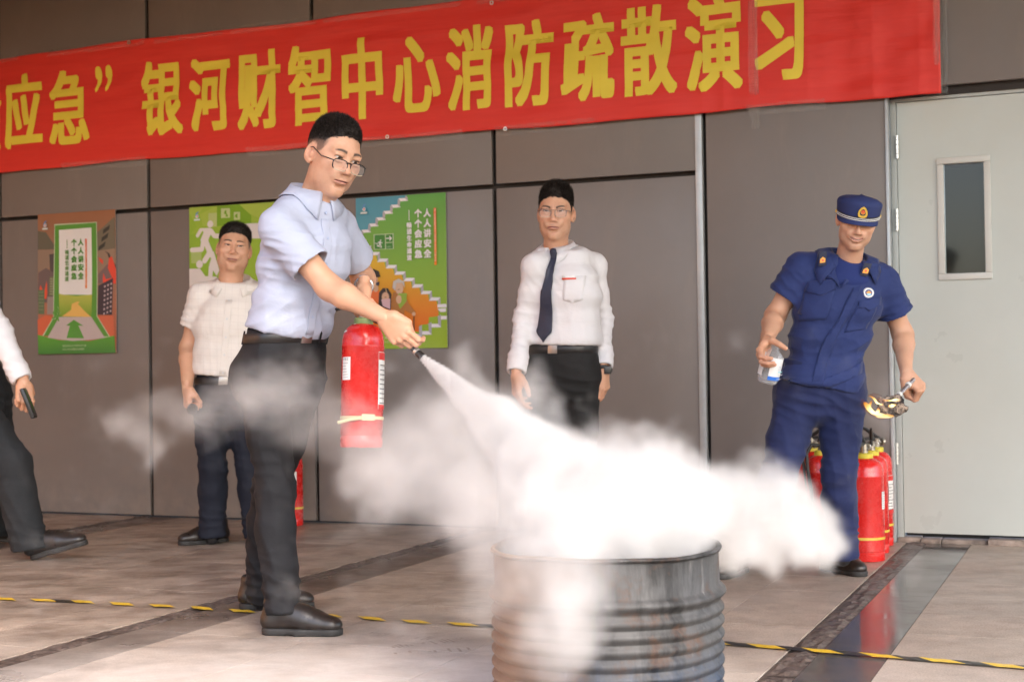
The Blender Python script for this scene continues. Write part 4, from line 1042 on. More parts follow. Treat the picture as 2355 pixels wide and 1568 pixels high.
def head_mesh(o, h=.0020):
    F, cran = head_fields(o, h); V, Fc = F.mesh(0); C = head_colors(V, o)
    H = Field(F.lo, F.lo + (F.n - 1.5) * h, h); X, Y, Z = H.ax[0][:, None, None], H.ax[1][None, :, None], H.ax[2][None, None, :]
    th = np.interp(Z, [-.06, .0, .035, .065, .09, .13], o.get('thick', [.0015, .0025, .005, .010, .016, .018])).astype(np.float32) + np.interp(Y, [-.02, .05, .09], [0, .0, o.get('front', .002)]) * (Z > .05)
    hn = shell_line(Y, o) - Z + o.get('fringe', .0035) * np.sin(X * 170 + 1.3) * np.sin(X * 61 + .4) + .0 * X
    th = th * (.02 + .80 * np.clip(-hn / .030, 0, 1) ** .8) + 0 * X
    th = th * (1 - o.get('trim', .5) * np.clip(np.abs(X) / .072, 0, 1) ** 2)
    D = np.maximum(cran - th, (hn * .8).astype(np.float32)); 
    if 'flat' in o: D = -smin(-D, -(np.broadcast_to(Z - o['flat'] + np.abs(X) * .12, D.shape)).astype(np.float32), .022)
    H.D = D.astype(np.float32); HV, HF = H.mesh(1)
    N = vnormals(HV, HF); amp = o.get('rough', .0012) * np.clip((HV[:, 2] + .01) / .06, .15, 1); HV = HV + N * (fbm(HV * 130, 2) * amp)[:, None]
    # strands: one from nearly every point of the scalp, thinning out across the hairline
    rr = np.random.default_rng(5); S = []; SF = []; L0 = o.get('strand', .008); W = o.get('sw', .0008)
    SN = vnormals(V, Fc); dh = V[:, 2] - shell_line(V[:, 1], o) + .0035 * vnoise(V * 160) + .003 * vnoise(V * 420)
    dist = np.abs(np.linalg.norm(V / np.array([1, 1.2, 1.05]), axis=1))
    keep = (rr.random(len(V)) < np.clip((dh + .008) / .018, 0, 1) ** 1.3) & (V[:, 2] > -.065) & (np.abs(V[:, 0]) < .079 * o.get('w', 1) + .02 * (V[:, 2] > .05)) & ~((np.abs(V[:, 0]) > .076 * o.get('w', 1)) & (V[:, 2] < .034) & (V[:, 1] > -.045))
    if 'flat' in o and o['flat'] < .09: keep &= V[:, 2] < .03
    thk = np.interp(V[:, 2], [-.06, .0, .035, .065, .09, .13], o.get('thick', [.0015, .0025, .005, .010, .016, .018])); fl = o.get('lean', (0, .25, .4))
    for i in np.where(keep)[0]:
        p = V[i]; q = SN[i]; up_ = min(max((p[2] - .02) / .05, 0), 1); flow = np.array(fl) * up_ + np.array([0, -.15, -.8]) * (1 - up_)
        d = nrm(q * (.35 + .45 * up_) + flow + rr.normal(0, .22 + .10 * up_, 3)); L = (.0018 + (thk[i] * .75 + L0 * .6 * up_) * min(1, .22 + .95 * max(0, q[2]))) * rr.uniform(.6, 1.35)
        sdv = np.cross(d, rr.normal(0, 1, 3)); sdv = sdv / (np.linalg.norm(sdv) + 1e-9) * W; k = len(S); p = p + q * min(thk[i] * .4 * min(max(dh[i] / .02, 0), 1), .010)
        S += [p - sdv, p + sdv, p + d * L * .65 + sdv * .7 - q * L * .04, p + d * L - q * L * .15]; SF.append((k, k + 1, k + 2, k + 3))
    if S: HF = np.concatenate([HF, np.array(SF) + len(HV)]); HV = np.concatenate([HV, np.array(S)])
    return (V, Fc, C), (HV, HF)
def eyeballs(o):
    b = []; parts = []
    for sx in (-1, 1):
        n, m = 20, 14; Vv = []; 
        look = nrm(np.array(o.get('look', (0, 1, 0)), float)); R = frame(look, (0, 0, 1)); 
        for j in range(m + 1):
            th = math.pi * j / m
            for i in range(n): ph = 2 * math.pi * i / n; Vv.append((math.cos(th), math.sin(th) * math.cos(ph), math.sin(th) * math.sin(ph)))
        Vv = np.array(Vv); ang = np.degrees(np.arccos(np.clip(Vv[:, 0], -1, 1)))
        C = np.where(ang[:, None] < 12, (.006, .005, .005), np.where(ang[:, None] < 29, (.045, .022, .014), (.58, .52, .48)))
        W = (Vv @ R.T) * .0127 + np.array([sx * .0315, .0695, .008]); Fq = np.array([(j * n + i, j * n + (i + 1) % n, (j + 1) * n + (i + 1) % n, (j + 1) * n + i) for j in range(m) for i in range(n)])
        parts.append((W, Fq, C))
    return join(parts)
# ------------------------------------------------------------------ hands
def hand_mesh(curl, thumb, spread=.0, side=1, h=.0022, cut=-.03, sc=1.0, tone=1.0, rw=.027):
    """local frame: x = wrist to knuckles, y = out of the palm, z = towards the thumb side.
    curl: four (a1, a2, a3) bends in degrees, index first; thumb: list of 4 points"""
    F = Field((-.070, -.06, -.085), (.215, .135, .09), h)
    F.cone((-.055, -.001, 0), (.004, 0, 0), rw * .92, rw * .90, flat=((0, 1, 0), .84))
    base = [(.090, -.001, .031), (.094, -.003, .0105), (.089, -.002, -.0105), (.080, .001, -.030)]; rad = [.0100, .0102, .0098, .0085]
    for q, r in zip(base, rad): F.cone((.012, .001, q[2] * .55), q, .0165, r * 1.12, .016)
    F.cone((.02, .009, -.020), (.068, .006, -.029), .014, .012, .014); F.cone((.018, .011, .018), (.048, .010, .030), .016, .0135, .016)
    Ls = [(.043, .025, .021), (.047, .029, .022), (.043, .027, .022), (.034, .020, .019)]
    for i in range(4):
        p = np.array(base[i]); a = 0; dz = (1.5 - i) * spread; pts = [p]
        for L, c in zip(Ls[i], curl[i]):
            a += math.radians(c); p = p + L * np.array([math.cos(a), math.sin(a), dz]); pts.append(p)
        r = rad[i]; rs = [r * 1.06, r * .98, r * .88, r * .74]; G = Field(F.lo, F.lo + (F.n - 1) * h, h) if False else None
        F.cone(pts[0], pts[1], rs[0], rs[1], .0055); F.cone(pts[1], pts[2], rs[1], rs[2], .0022); F.cone(pts[2], pts[3], rs[2], rs[3], .0022)
        F.ell(pts[0] + np.array((0, -.006, 0)), (.009, .007, .008), .006); F.ell(pts[1] + np.array((0, -.0015, 0)), (r * 1.02,) * 3, .003)
    t = [np.array(q, float) for q in thumb]
    F.cone(t[0], t[1], .0175, .0140, .014); F.cone(t[1], t[2], .0128, .0118, .004); F.cone(t[2], t[3], .0118, .0092, .003)
    V, Fc = F.mesh(1)
    x, y, z = V.T; C = np.tile(SKIN * tone * np.array([1.0, .96, .93]), (len(V), 1)); n = vnoise(V * 70)
    m = np.clip(n, 0, 1)[:, None] * .18; C = C * (1 - m) + np.array([.52, .23, .16]) * tone * m
    m = np.clip((x - .10) / .05, 0, 1)[:, None] * .25; C = C * (1 - m) + np.array([.60, .28, .20]) * tone * m
    keep = V[:, 0] > cut
    ok = keep[Fc].all(1); V = V * sc
    if side < 0: V = V * np.array([1, 1, -1]); Fc = Fc[:, ::-1]
    return V, Fc[ok], C
FIST = [(68, 92, 48), (72, 95, 50), (74, 96, 52), (76, 94, 52)]
RELAX = [(18, 30, 18), (24, 36, 22), (30, 42, 26), (36, 46, 28)]
GRIP = [(48, 62, 38), (52, 64, 40), (54, 66, 40), (56, 66, 42)]
TH_FIST = [(.018, .012, .028), (.050, .030, .044), (.078, .052, .036), (.098, .060, .018)]
TH_OPEN = [(.018, .012, .028), (.046, .022, .048), (.074, .030, .056), (.100, .036, .054)]
# ================================================================== PEOPLE: shared materials and builders
def skin_mat(name):
    m, t, b = new_mat(name); T = NT(t)
    a = T.n('ShaderNodeAttribute'); a.attribute_name = 'col'; T.l(a.outputs['Color'], b.inputs['Base Color'])
    b.inputs['Subsurface Weight'].default_value = .12; b.inputs['Subsurface Radius'].default_value = (1, .35, .2); b.inputs['Subsurface Scale'].default_value = .006
    T.l(T.ramp(T.noise(T.obj(), 60, 4), [(.3, .42), (.7, .58)]), b.inputs['Roughness']); b.inputs['Specular IOR Level'].default_value = .45
    T.bump(T.noise(T.obj(), 420, 3), .12, .001, b); return m
M_SKIN = skin_mat('skin')
M_HAIR = mat('black_hair', (.026, .020, .017), .56, var=.65, vs=110, spec=.22)
M_EYE = attr_mat('eyeball', .12, var=.0)
M_LENS, _t, _b = new_mat('spectacle_lens'); _b.inputs['Base Color'].default_value = (1, 1, 1, 1); _b.inputs['Alpha'].default_value = .07; _b.inputs['Roughness'].default_value = .03
M_TEETH = mat('teeth', (.62, .58, .52), .3, var=.0)
def cloth_mat(name, c, rough=.8, var=.06, weave=900, bump=.25, sheen=.0, check=None, crumple=.3, spec=.25):
    m, t, b = new_mat(name); T = NT(t); v = T.obj()
    f = T.ramp(T.noise(v, 7, 5), [(.3, 1 - var), (.7, 1 + var)]); base = T.mix(1.0, c, f, 'MULTIPLY')
    if check:
        at = T.n('ShaderNodeAttribute'); at.attribute_name = 'uvw'; sp = T.n('ShaderNodeSeparateXYZ'); T.l(at.outputs['Vector'], sp.inputs[0])
        for ch, per in ((0, check), (2, check)):
            q = T.math('PINGPONG', T.math('ADD', sp.outputs[ch], 10.0), per / 2); k = T.ramp(T.math('DIVIDE', q, per / 2), [(.0, .22), (.045, .22), (.065, 0.)]); base = T.mix(k, base, (.42, .38, .36))
    T.l(base, b.inputs['Base Color']); b.inputs['Roughness'].default_value = rough; b.inputs['Specular IOR Level'].default_value = spec
    if sheen: b.inputs['Sheen Weight'].default_value = sheen; b.inputs['Sheen Roughness'].default_value = .4
    h = T.noise(v, weave, 2); h2 = T.math('ABSOLUTE', T.math('SUBTRACT', T.noise(T.mapping(v, (1, 1, 1.6), (.5, .3, 0)), 9, 3, .5, .9), .5)); h2 = T.math('ADD', T.math('MULTIPLY', h2, 1.6), T.math('MULTIPLY', T.noise(v, 26, 3), .35))
    T.bump(T.math('ADD', T.math('MULTIPLY', h, .12 * bump), T.math('MULTIPLY', h2, crumple)), .55, .012, b)
    return m
def folds(V, N, specs):
    """specs: (centre, along, across, radius, wavelength, amplitude): soft ridges that run 'along', repeat 'across', and die away from the centre"""
    D = np.zeros(len(V))
    for c, al, ac, r, wl, amp in specs:
        q = V - np.asarray(c, float); al = nrm(al); ac = nrm(ac); u = q @ al; w = q @ ac
        m = np.exp(-(np.linalg.norm(q, axis=1) / r) ** 2)
        ph = w / wl + .45 * vnoise(np.stack([u / (wl * 3.2), w / (wl * 2.2), 0 * u + amp * 999], 1)) * 2 + u / (wl * 7)
        s = 1 - 2 * np.abs(np.sin(math.pi * ph)) ** .75
        lv = .55 + .45 * vnoise(np.stack([u / (wl * 2.2), w / (wl * 1.3), 0 * u + 3.3], 1))
        D += 1.5 * amp * m * s * lv
    return V + N * D[:, None]
def crumple(V, N, amp, scale, stretch=(1, 1, 1)):
    q = V * np.array(stretch); n = 1 - 2.6 * np.abs(vnoise(q / scale)) ** .8; n2 = fbm(q / (scale * 3.0) + 7, 2)
    return V + N * ((n * .45 + n2 * .7) * amp)[:, None]
def body_frame(yaw):
    """yaw 0: facing the camera; + turns towards the viewer's right. returns forward, person's left"""
    a = math.radians(yaw); return np.array([math.sin(a), -math.cos(a), 0]), np.array([math.cos(a), math.sin(a), 0])
def rot_head(yaw, pitch, roll):
    """columns: person's left, forward, up. pitch + looks down, roll + tips the crown towards the viewer's left"""
    a = math.radians(yaw); R = np.array([[math.cos(a), math.sin(a), 0], [math.sin(a), -math.cos(a), 0], [0, 0, 1]]).T
    f = np.array([math.sin(a), -math.cos(a), 0]); l = np.array([math.cos(a), math.sin(a), 0]); u = np.array([0, 0, 1.])
    p = math.radians(pitch); f, u = f * math.cos(p) - u * math.sin(p), u * math.cos(p) + f * math.sin(p)
    r = math.radians(roll); l, u = l * math.cos(r) - u * math.sin(r), u * math.cos(r) + l * math.sin(r)
    return np.stack([l, f, u], 1)
def flip_if(M, Fc): return Fc[:, ::-1] if np.linalg.det(M) < 0 else Fc
def add_person(name_label, loc):
    e = empty('person', loc); tag(e, name_label, 'person'); return e
def build_head(e, o, c, R, sc):
    (V, Fc, C), (HV, HF) = head_mesh(o, o.get('h', .0020)); X = lambda v: (v * sc) @ R.T + c
    inv = np.linalg.det(R) < 0
    fx = (lambda f: f[:, ::-1]) if inv else (lambda f: f)
    link('hair', mesh_np('hair', X(HV), fx(HF)), M_HAIR, e)
    EV, EF, EC = eyeballs(o); 
    for s in (0, 1):
        n = len(EV) // 2; m = len(EF) // 2
        link('eye', mesh_np('eye', X(EV[s * n:(s + 1) * n]), fx(EF[:m]), True, EC[s * n:(s + 1) * n]), M_EYE, e)
    if o.get('smile'):
        b = MB(); 
        for i in range(8):
            x = (i - 3.5) * .0052; u = x / .026; b.box((x, .0850 - u * u * .012, -.0605 + o['smile'] * u * u * .9 - .0020), (.0050, .006, .0062), bev=.001)
        b.xf(lambda v: R @ (v * sc) + c); b.build('teeth', M_TEETH, e, smooth=True)
    return X(V), fx(Fc), C
def skin_mesh(e, parts):
    V, Fc, C = join(parts); return link('body', mesh_np('body', V, Fc, True, C), M_SKIN, e)
def place_hand(curl, thumb, wrist, xdir, ydir, right=True, sc=1.0, **kw):
    V, Fc, C = hand_mesh(curl, thumb, side=1 if right else -1, sc=sc, **kw)
    M = frame(xdir, ydir); return V @ M.T + np.asarray(wrist), Fc, C
def limb_skin(J, r, h=.005, lo=None, cutp=None, tone=1.0):
    pass
def push_out(T, V, idx, off=.004):
    for i in idx:
        loc, nn, _, _ = T.find_nearest(Vector(V[i]))
        if loc is not None:
            loc = np.array(loc); nn = np.array(nn); d = (np.asarray(V[i]) - loc) @ nn
            if d < off: V[i] = np.asarray(V[i]) + nn * (off - d)
    return V
def collar(e, m, c, up, fwd, left, r, hgt=.036, fall=.046, point=.030, gap=.35, open_=0.0, tilt=.25, name='collar', th=.0016, T=None):
    """shirt collar: stand + turned-down leaf with points; c centre of the neck base, r radius"""
    V = []; n = 40; rows = 6
    for i in range(n + 1):
        u = i / n * 2 - 1; a = u * (math.pi - gap * .5); s = abs(u)
        # angle measured from the back of the neck
        d = -fwd * math.cos(a) + left * math.sin(a); ft = (1 - math.cos(a)) / 2
        z0 = -tilt * r * 2 * ft
        rr = r * (1 + .10 * ft + open_ * ft ** 3)
        base = c + d * rr + up * z0
        top = c + d * (rr * .985) + up * (z0 + hgt * (1 - .38 * ft))
        e_ = max(0, (s - .62) / .38); fl = fall + point * e_ ** 1.3 + .006 * ft
        out = d * (rr * .16 + .006 + .010 * (1 - ft)) ; side = left * math.copysign(1, u) * (.020 * e_)
        tip = top - up * fl + out + side + fwd * (.014 * e_)
        mid = top * .55 + tip * .45 + d * .0065
        V += [base, base * .5 + top * .5 - d * .001, top - d * .001, top + d * .0035 + up * .0015, mid, tip]
    if T is not None: V = push_out(T, V, [i for i in range(len(V)) if i % rows in (4, 5)], .0065)
    Fc = [(i * rows + j, i * rows + j + 1, (i + 1) * rows + j + 1, (i + 1) * rows + j) for i in range(n) for j in range(rows - 1)]
    o = link(name, mesh_np(name, np.array(V), Fc), m, e)
    s = o.modifiers.new('thickness', 'SOLIDIFY'); s.thickness = th * 1.6; s.offset = 0
    return o
def bvh(V, Fc): return BVHTree.FromPolygons([Vector(v) for v in V], [tuple(map(int, f)) for f in Fc])
def drop(T, o, d, off=.002):
    """point on the surface hit from o along d, lifted off by off"""
    h = T.ray_cast(Vector(o), Vector(d), 2.0)
    if h[0] is None: h = T.find_nearest(Vector(np.asarray(o) + np.asarray(d) * .3))
    n = np.array(h[1]); d = np.asarray(d)
    if n @ d > 0: n = -n
    return np.array(h[0]) + n * off, n
def patch(e, T, m, name, origin, ax, up, view, pts, off=.0025, th=.002, nsub=7):
    """a piece of cloth or a tag laid on a surface; pts: outline in (x, y) metres round origin"""
    from mathutils.geometry import tessellate_polygon
    bm = bmesh.new(); vs = [bm.verts.new((x, y, 0)) for x, y in pts]; bm.faces.new(vs)
    xs = [p[0] for p in pts]; ys = [p[1] for p in pts]
    for a_, lo, hi in ((0, min(xs), max(xs)), (1, min(ys), max(ys))):
        for k in range(1, nsub):
            co = [0, 0, 0]; no = [0, 0, 0]; co[a_] = lo + (hi - lo) * k / nsub; no[a_] = 1
            bmesh.ops.bisect_plane(bm, geom=bm.verts[:] + bm.edges[:] + bm.faces[:], plane_co=co, plane_no=no)
    V = []; bm.verts.index_update()
    for v in bm.verts:
        p, n = drop(T, np.asarray(origin) + ax * v.co[0] + up * v.co[1] - np.asarray(view) * .3, view, off); V.append(p)
    Fc = [[v.index for v in f.verts] for f in bm.faces]; bm.free()
    o = link(name, mesh_np(name, np.array(V), Fc), m, e)
    if th: s = o.modifiers.new('thickness', 'SOLIDIFY'); s.thickness = th; s.offset = 0
    return o
def button(e, T, m, p, view, r=.0055, name='button'):
    q, n = drop(T, np.asarray(p) - np.asarray(view) * .3, view, .0); b = MB(); M = frame(np.cross(n, (0.01, .02, 1)), np.cross(np.cross(n, (0.01, .02, 1)), -n))
    x = nrm(np.cross((0, 0, 1.), n)); y = np.cross(n, x)
    b.lathe([(.001, .0025), (r * .8, .0025), (r, .0045), (r * .9, .0055), (r * .6, .0048), (.001, .0048)], 14, q, np.stack([x, y, n], 1)); return b.build(name, m, e, smooth=True)
def shoe(e, ankle_xy, yaw_vec, pitch=0.0, L=.285, lift=0.0, m=None, lace=False, z0=0.0):
    """local: y = toe direction, x = across, z up; heel at y = -.075"""
    F = Field((-.065, -.10, -.005), (.065, .235, .15), .0045)
    F.cone((0, -.045, .052), (0, -.035, .105), .036, .043, .02); F.cone((0, -.050, .045), (0, .06, .050), .038, .040, .02)
    F.cone((0, .02, .072), (0, .10, .050), .040, .036, .03); F.cone((0, .075, .040), (.006, .150, .036), .041, .034, .025, flat=((0, 0, 1), .80)); F.cone((.0, .12, .036), (.008, .165, .032), .040, .032, .02, flat=((0, 0, 1), .75))
    F.plane((0, 0, .018), (0, 0, -1), .006); F.cone((0, -.035, .125), (0, -.03, .15), .034, .036, .004, 'd')
    V, Fc = F.mesh(1); N = vnormals(V, Fc); V = folds(V, N, [((0, .085, .075), (1, 0, 0), (0, 1, 0), .035, .014, .0016)])
    S = Field((-.065, -.10, -.012), (.065, .235, .06), .0045)
    S.cone((0, -.045, .014), (0, .05, .014), .040, .040, .02, flat=((0, 0, 1), 3)); S.cone((0, .05, .014), (.006, .158, .014), .042, .040, .03, flat=((0, 0, 1), 3))
    S.plane((0, 0, .024), (0, 0, 1), .003); S.plane((0, 0, 0), (0, 0, -1), .003); S.ell((0, .022, -.004), (.06, .018, .012), .004, 'd')
    SV, SF = S.mesh(1)
    y = nrm(yaw_vec); x = np.cross(y, (0, 0, 1.)); M = np.stack([x, y, (0, 0, 1.)], 1)
    p = math.radians(pitch); Rx = np.array([[1, 0, 0], [0, math.cos(p), -math.sin(p)], [0, math.sin(p), math.cos(p)]]); k = L / .285
    def X(v): 
        w = v * k; w = w + np.array([0, .08, 0]); w = w @ Rx.T; w = w - np.array([0, .08, 0]); return w @ M.T + np.array([ankle_xy[0], ankle_xy[1], z0 + lift])
    o = link('shoe', mesh_np('shoe', X(V), Fc), m or M_SHOE, e); link('sole', mesh_np('sole', X(SV), SF), M_SOLE, o)
    if lace:
        b = MB(); T = bvh(X(V), Fc)
        for i in range(4):
            q = []
            for j in range(7):
                u = (j - 3) / 3; o_ = X(np.array([[u * .024, .045 + .016 * i, .16]]))[0]; pp, n_ = drop(T, o_, (0, 0, -1), .002); q.append(pp)
            b.tube(q, .0026, 6)
        b.build('shoelace', M_RUB, o, smooth=True)
    return o
M_SHOE = mat('black_leather', (.020, .015, .013), .34, var=.25, vs=18, bump=.25, bs=160, bd=.0015)
M_SOLE = mat('black_sole', (.022, .021, .020), .65, var=.2, vs=30)
M_BELT = mat('dark_leather_belt', (.014, .012, .0115), .42, var=.2, vs=30)
M_BUCK = mat('buckle_metal', (.34, .30, .27), .35, metal=.9, var=.1)
M_BTN = mat('button_white', (.62, .62, .62), .35, var=.05)
def belt(e, c, u, l, f, ru, rv, w=.034, buckle=True, p=2.3, Ts=()):
    """belt round the waist ellipse"""
    V = []; n = 56
    for i in range(n):
        a = 2 * math.pi * i / n; ca, sa = math.cos(a), math.sin(a); k = (abs(ca) ** p + abs(sa) ** p) ** (-1 / p)
        d = l * ca * ru * k + f * sa * rv * k; R_ = 0; dn = nrm(d)
        for T in Ts:
            for zz in (-w * .4, 0, w * .4):
                h_ = T.ray_cast(Vector(c + dn * .4 + u * zz), Vector(-dn), .4)
                if h_[0] is not None: R_ = max(R_, (np.array(h_[0]) - c) @ dn)
        if R_ > 0: d = dn * (R_ + .002)
        if i == n // 4: rv = np.linalg.norm(d)
        for z, o in ((-w / 2, 0), (-w / 2 + .003, .003), (w / 2 - .003, .003), (w / 2, 0)): V.append(c + d + nrm(d) * o + u * z)
    Fc = [(i * 4 + j, ((i + 1) % n) * 4 + j, ((i + 1) % n) * 4 + j + 1, i * 4 + j + 1) for i in range(n) for j in range(3)]
    o = link('belt', mesh_np('belt', np.array(V), Fc), M_BELT, e)
    if buckle:
        b = MB(); R = np.stack([l, f, u], 1); c2 = c + f * (rv + .006)
        b.box(c2, (.046, .005, w * 1.08), R, .0015); b.build('buckle', M_BUCK, o, smooth=True)
    return o
def spectacles(e, X, style, m):
    """X maps head coordinates to the world"""
    lower, wl, hl, dz = style['drop'], style['w'], style['h'], 0
    g = empty('glasses'); g.parent = e; g.matrix_parent_inverse = mworld(e).inverted()
    for sx in (-1, 1):
        cx, cy_, cz = sx * .0335, .0985 + style.get('fy', 0), .004 - lower
        an = np.linspace(0, 2 * math.pi, 33)[:-1]; pts = []
        for a in an:
            ca, sa = math.cos(a), math.sin(a); k = (abs(ca) ** 3.2 + abs(sa) ** 3.2) ** (-1 / 3.2)
            x = ca * k * wl / 2; z = sa * k * hl / 2; pts.append(np.array([cx + x, cy_ - .10 * abs(cx + x) ** 1.5 * 8 * .1 - z * .12 - .004 * abs(x) / .03, cz + z]))
        b = MB(); top = [q for a, q in zip(an, pts) if math.sin(a) > -.25]; bot = [q for a, q in zip(an, pts) if math.sin(a) <= -.2]
        i0 = next(i for i, a in enumerate(an) if math.sin(a) <= -.25 and a > math.pi)
        order = [pts[(i + 28) % 32] for i in range(25)]
        b.tube([X(q) for q in order], style['rt'], 8); b.build('rim', m, g, smooth=True)
        b = MB(); b.tube([X(pts[i % 32]) for i in range(18, 31)], style['rb'], 8); b.build('lower_rim', M_CLEARRIM, g, smooth=True)
        V = [X(np.array([cx, cy_ - .001, cz]))] + [X(q) for q in pts]; me = mesh_np('lens', np.array(V), [(0, 1 + i, 1 + (i + 1) % 32) for i in range(32)]); link('lens', me, M_LENS, g)
        b = MB(); hx = cx + sx * wl / 2; b.tube([X(np.array(q)) for q in [(hx - sx * .002, cy_ - .006, cz + hl * .28), (hx + sx * .006, cy_ - .010, cz + hl * .30), (sx * .078, .050, cz + hl * .2 + lower * .25), (sx * .0815, .0, .016), (sx * .080, -.018, .012), (sx * .076, -.030, -.010)]], [style['rt'] * 1.1, style['rt'] * 1.2, style['rt'], style['rt'], style['rt'], style['rt']], 6); b.build('temple', m, g, smooth=True)
    b = MB(); cz = .004 - lower + hl * .28; b.tube([X(np.array(q)) for q in [(-.0335 + wl / 2 - .002, .094, cz), (-.006, .101, cz + .003), (.006, .101, cz + .003), (.0335 - wl / 2 + .002, .094, cz)]], style['rt'], 8); b.build('bridge', m, g, smooth=True)
M_CLEARRIM = mat('clear_rim', (.45, .40, .30), .2, var=.0)
M_FRAME = mat('black_frame', (.012, .012, .012), .3, var=.0)
M_FRAMEG = mat('grey_frame', (.10, .10, .10), .3, metal=.5, var=.0)
# ================================================================== PEOPLE
def mid(a, b, t=.5): return np.asarray(a) * (1 - t) + np.asarray(b) * t
def torso_stations(J, f, l, up, k=1.0, belly=0.0, ease=.012):
    S = mid(J['shR'], J['shL']); W = J['waist']; bi = np.linalg.norm(J['shR'] - J['shL']); nb = J['neck']
    return [(nb + up * .0, .062 + ease, .058 + ease), (mid(nb, S, .55), bi * .36 + ease, .082 * k + ease), (mid(S, W, .16) + f * .010, bi * .455 * 1.0 + ease * .6, .112 * k + ease), (mid(S, W, .36) + f * .014, .172 * k + ease, .122 * k + ease),
            (mid(S, W, .68) + f * (.004 + belly * .5), .158 * k + ease + belly * .3, .113 * k + ease + belly), (W - up * .01, .146 * k + ease + belly * .3, .110 * k + ease + belly)]
def make_shirt(e, J, f, l, m, h=.006, long=False, k=1.0, belly=0.0, ease=.012, sl=(.066, .070, .060), hem=.62, bottom=.012, blouse=.006, foldspec=(), amp=(.0030, .05), name='shirt', cuff=True, neckcut=.0, sleeve_l=True, sleeve_r=True, hemflare=.0, untuck=None):
    S = mid(J['shR'], J['shL']); up = nrm(S - J['waist']); pts = [J['neck'], J['waist'], J['pelvis'], J['shR'], J['shL']] + [J[q] for q in ('elR', 'elL')] + ([J['wrR'], J['wrL']] if long else [])
    lo, hi = bb(pts, .20); st = torso_stations(J, f, l, up, k, belly, ease)
    W = J['waist']
    if untuck: st = st + [(W - up * untuck * .6, .168 * k + ease, .126 * k + ease), (W - up * untuck, .174 * k + ease, .128 * k + ease)]
    else: st[-1] = (W + up * .045, .152 * k + ease + blouse + belly * .3, .112 * k + ease + blouse + belly); st.append((W - up * .03, .148 * k + ease * .6, .110 * k + ease * .6 + belly * .8))
    F = Field(lo, hi, h); F.loft(st, l, f, .035)
    for sd, sg in (('R', -1), ('L', 1)):
        F.cone(J['neck'] + l * sg * .050 - up * .050, J['sh' + sd] + up * .002, .044 + ease * .6, .058 + ease * .4, .05)
    F.plane(J['neck'] - up * .006, nrm(up * 1.0 + f * .22), .004)
    if neckcut: F.ell(J['neck'] + f * .085 - up * .045, (.052, .060, .090), .01, 'd', np.stack([l, f, up], 1))
    F.plane(W + up * bottom if not untuck else W - up * (untuck + .0), -up, .006 if untuck else .01)
    F.cone(J['neck'] - up * .07, J['neck'] + up * .06, .056, .062, .004, 'd')
    for sd, use in (('R', sleeve_r), ('L', sleeve_l)):
        if not use: continue
        G = Field(lo, hi, h); sh, el, wr = J['sh' + sd], J['el' + sd], J['wr' + sd]
        if long:
            G.cone(sh, mid(sh, el, .5), sl[0] * 1.0, sl[1] * .86, .02); G.cone(mid(sh, el, .5), el, sl[1] * .86, sl[1] * .80, .02); G.cone(el, wr, sl[1] * .80, sl[2] * .74, .03); d = nrm(wr - el)
            G.cone(mid(el, wr, .70), wr - d * .0, sl[2] * .84, sl[2] * .70, .02); end = wr - d * .012; r_in = .033
            G.cone(wr - d * .060, wr - d * .0, sl[2] * .66, sl[2] * .66, .006)
        else:
            end = mid(sh, el, hem); d = nrm(el - sh); G.cone(sh, end + d * .05, sl[0], sl[1] + hemflare, .02); r_in = sl[1] - .010 + hemflare
        G.plane(end, d, .003); G.cone(end - d * .05, end + d * .06, r_in * .9, r_in, .004, 'd')
        F.D = smin(F.D, G.D, .030)
    V, Fc = F.mesh(2); N = vnormals(V, Fc)
    V = crumple(V, N, amp[0], amp[1], (1, 1, .75)); N = vnormals(V, Fc)
    if foldspec: V = folds(V, N, foldspec)
    V = relax(V, Fc, .25)
    o = link(name, mesh_np(name, V, Fc), m, e)
    q = V - W; a = o.data.attributes.new('uvw', 'FLOAT_VECTOR', 'POINT'); a.data.foreach_set('vector', np.stack([q @ l, q @ f, q @ up], 1).astype(np.float32).ravel())
    return o, V, Fc, bvh(V, Fc), up
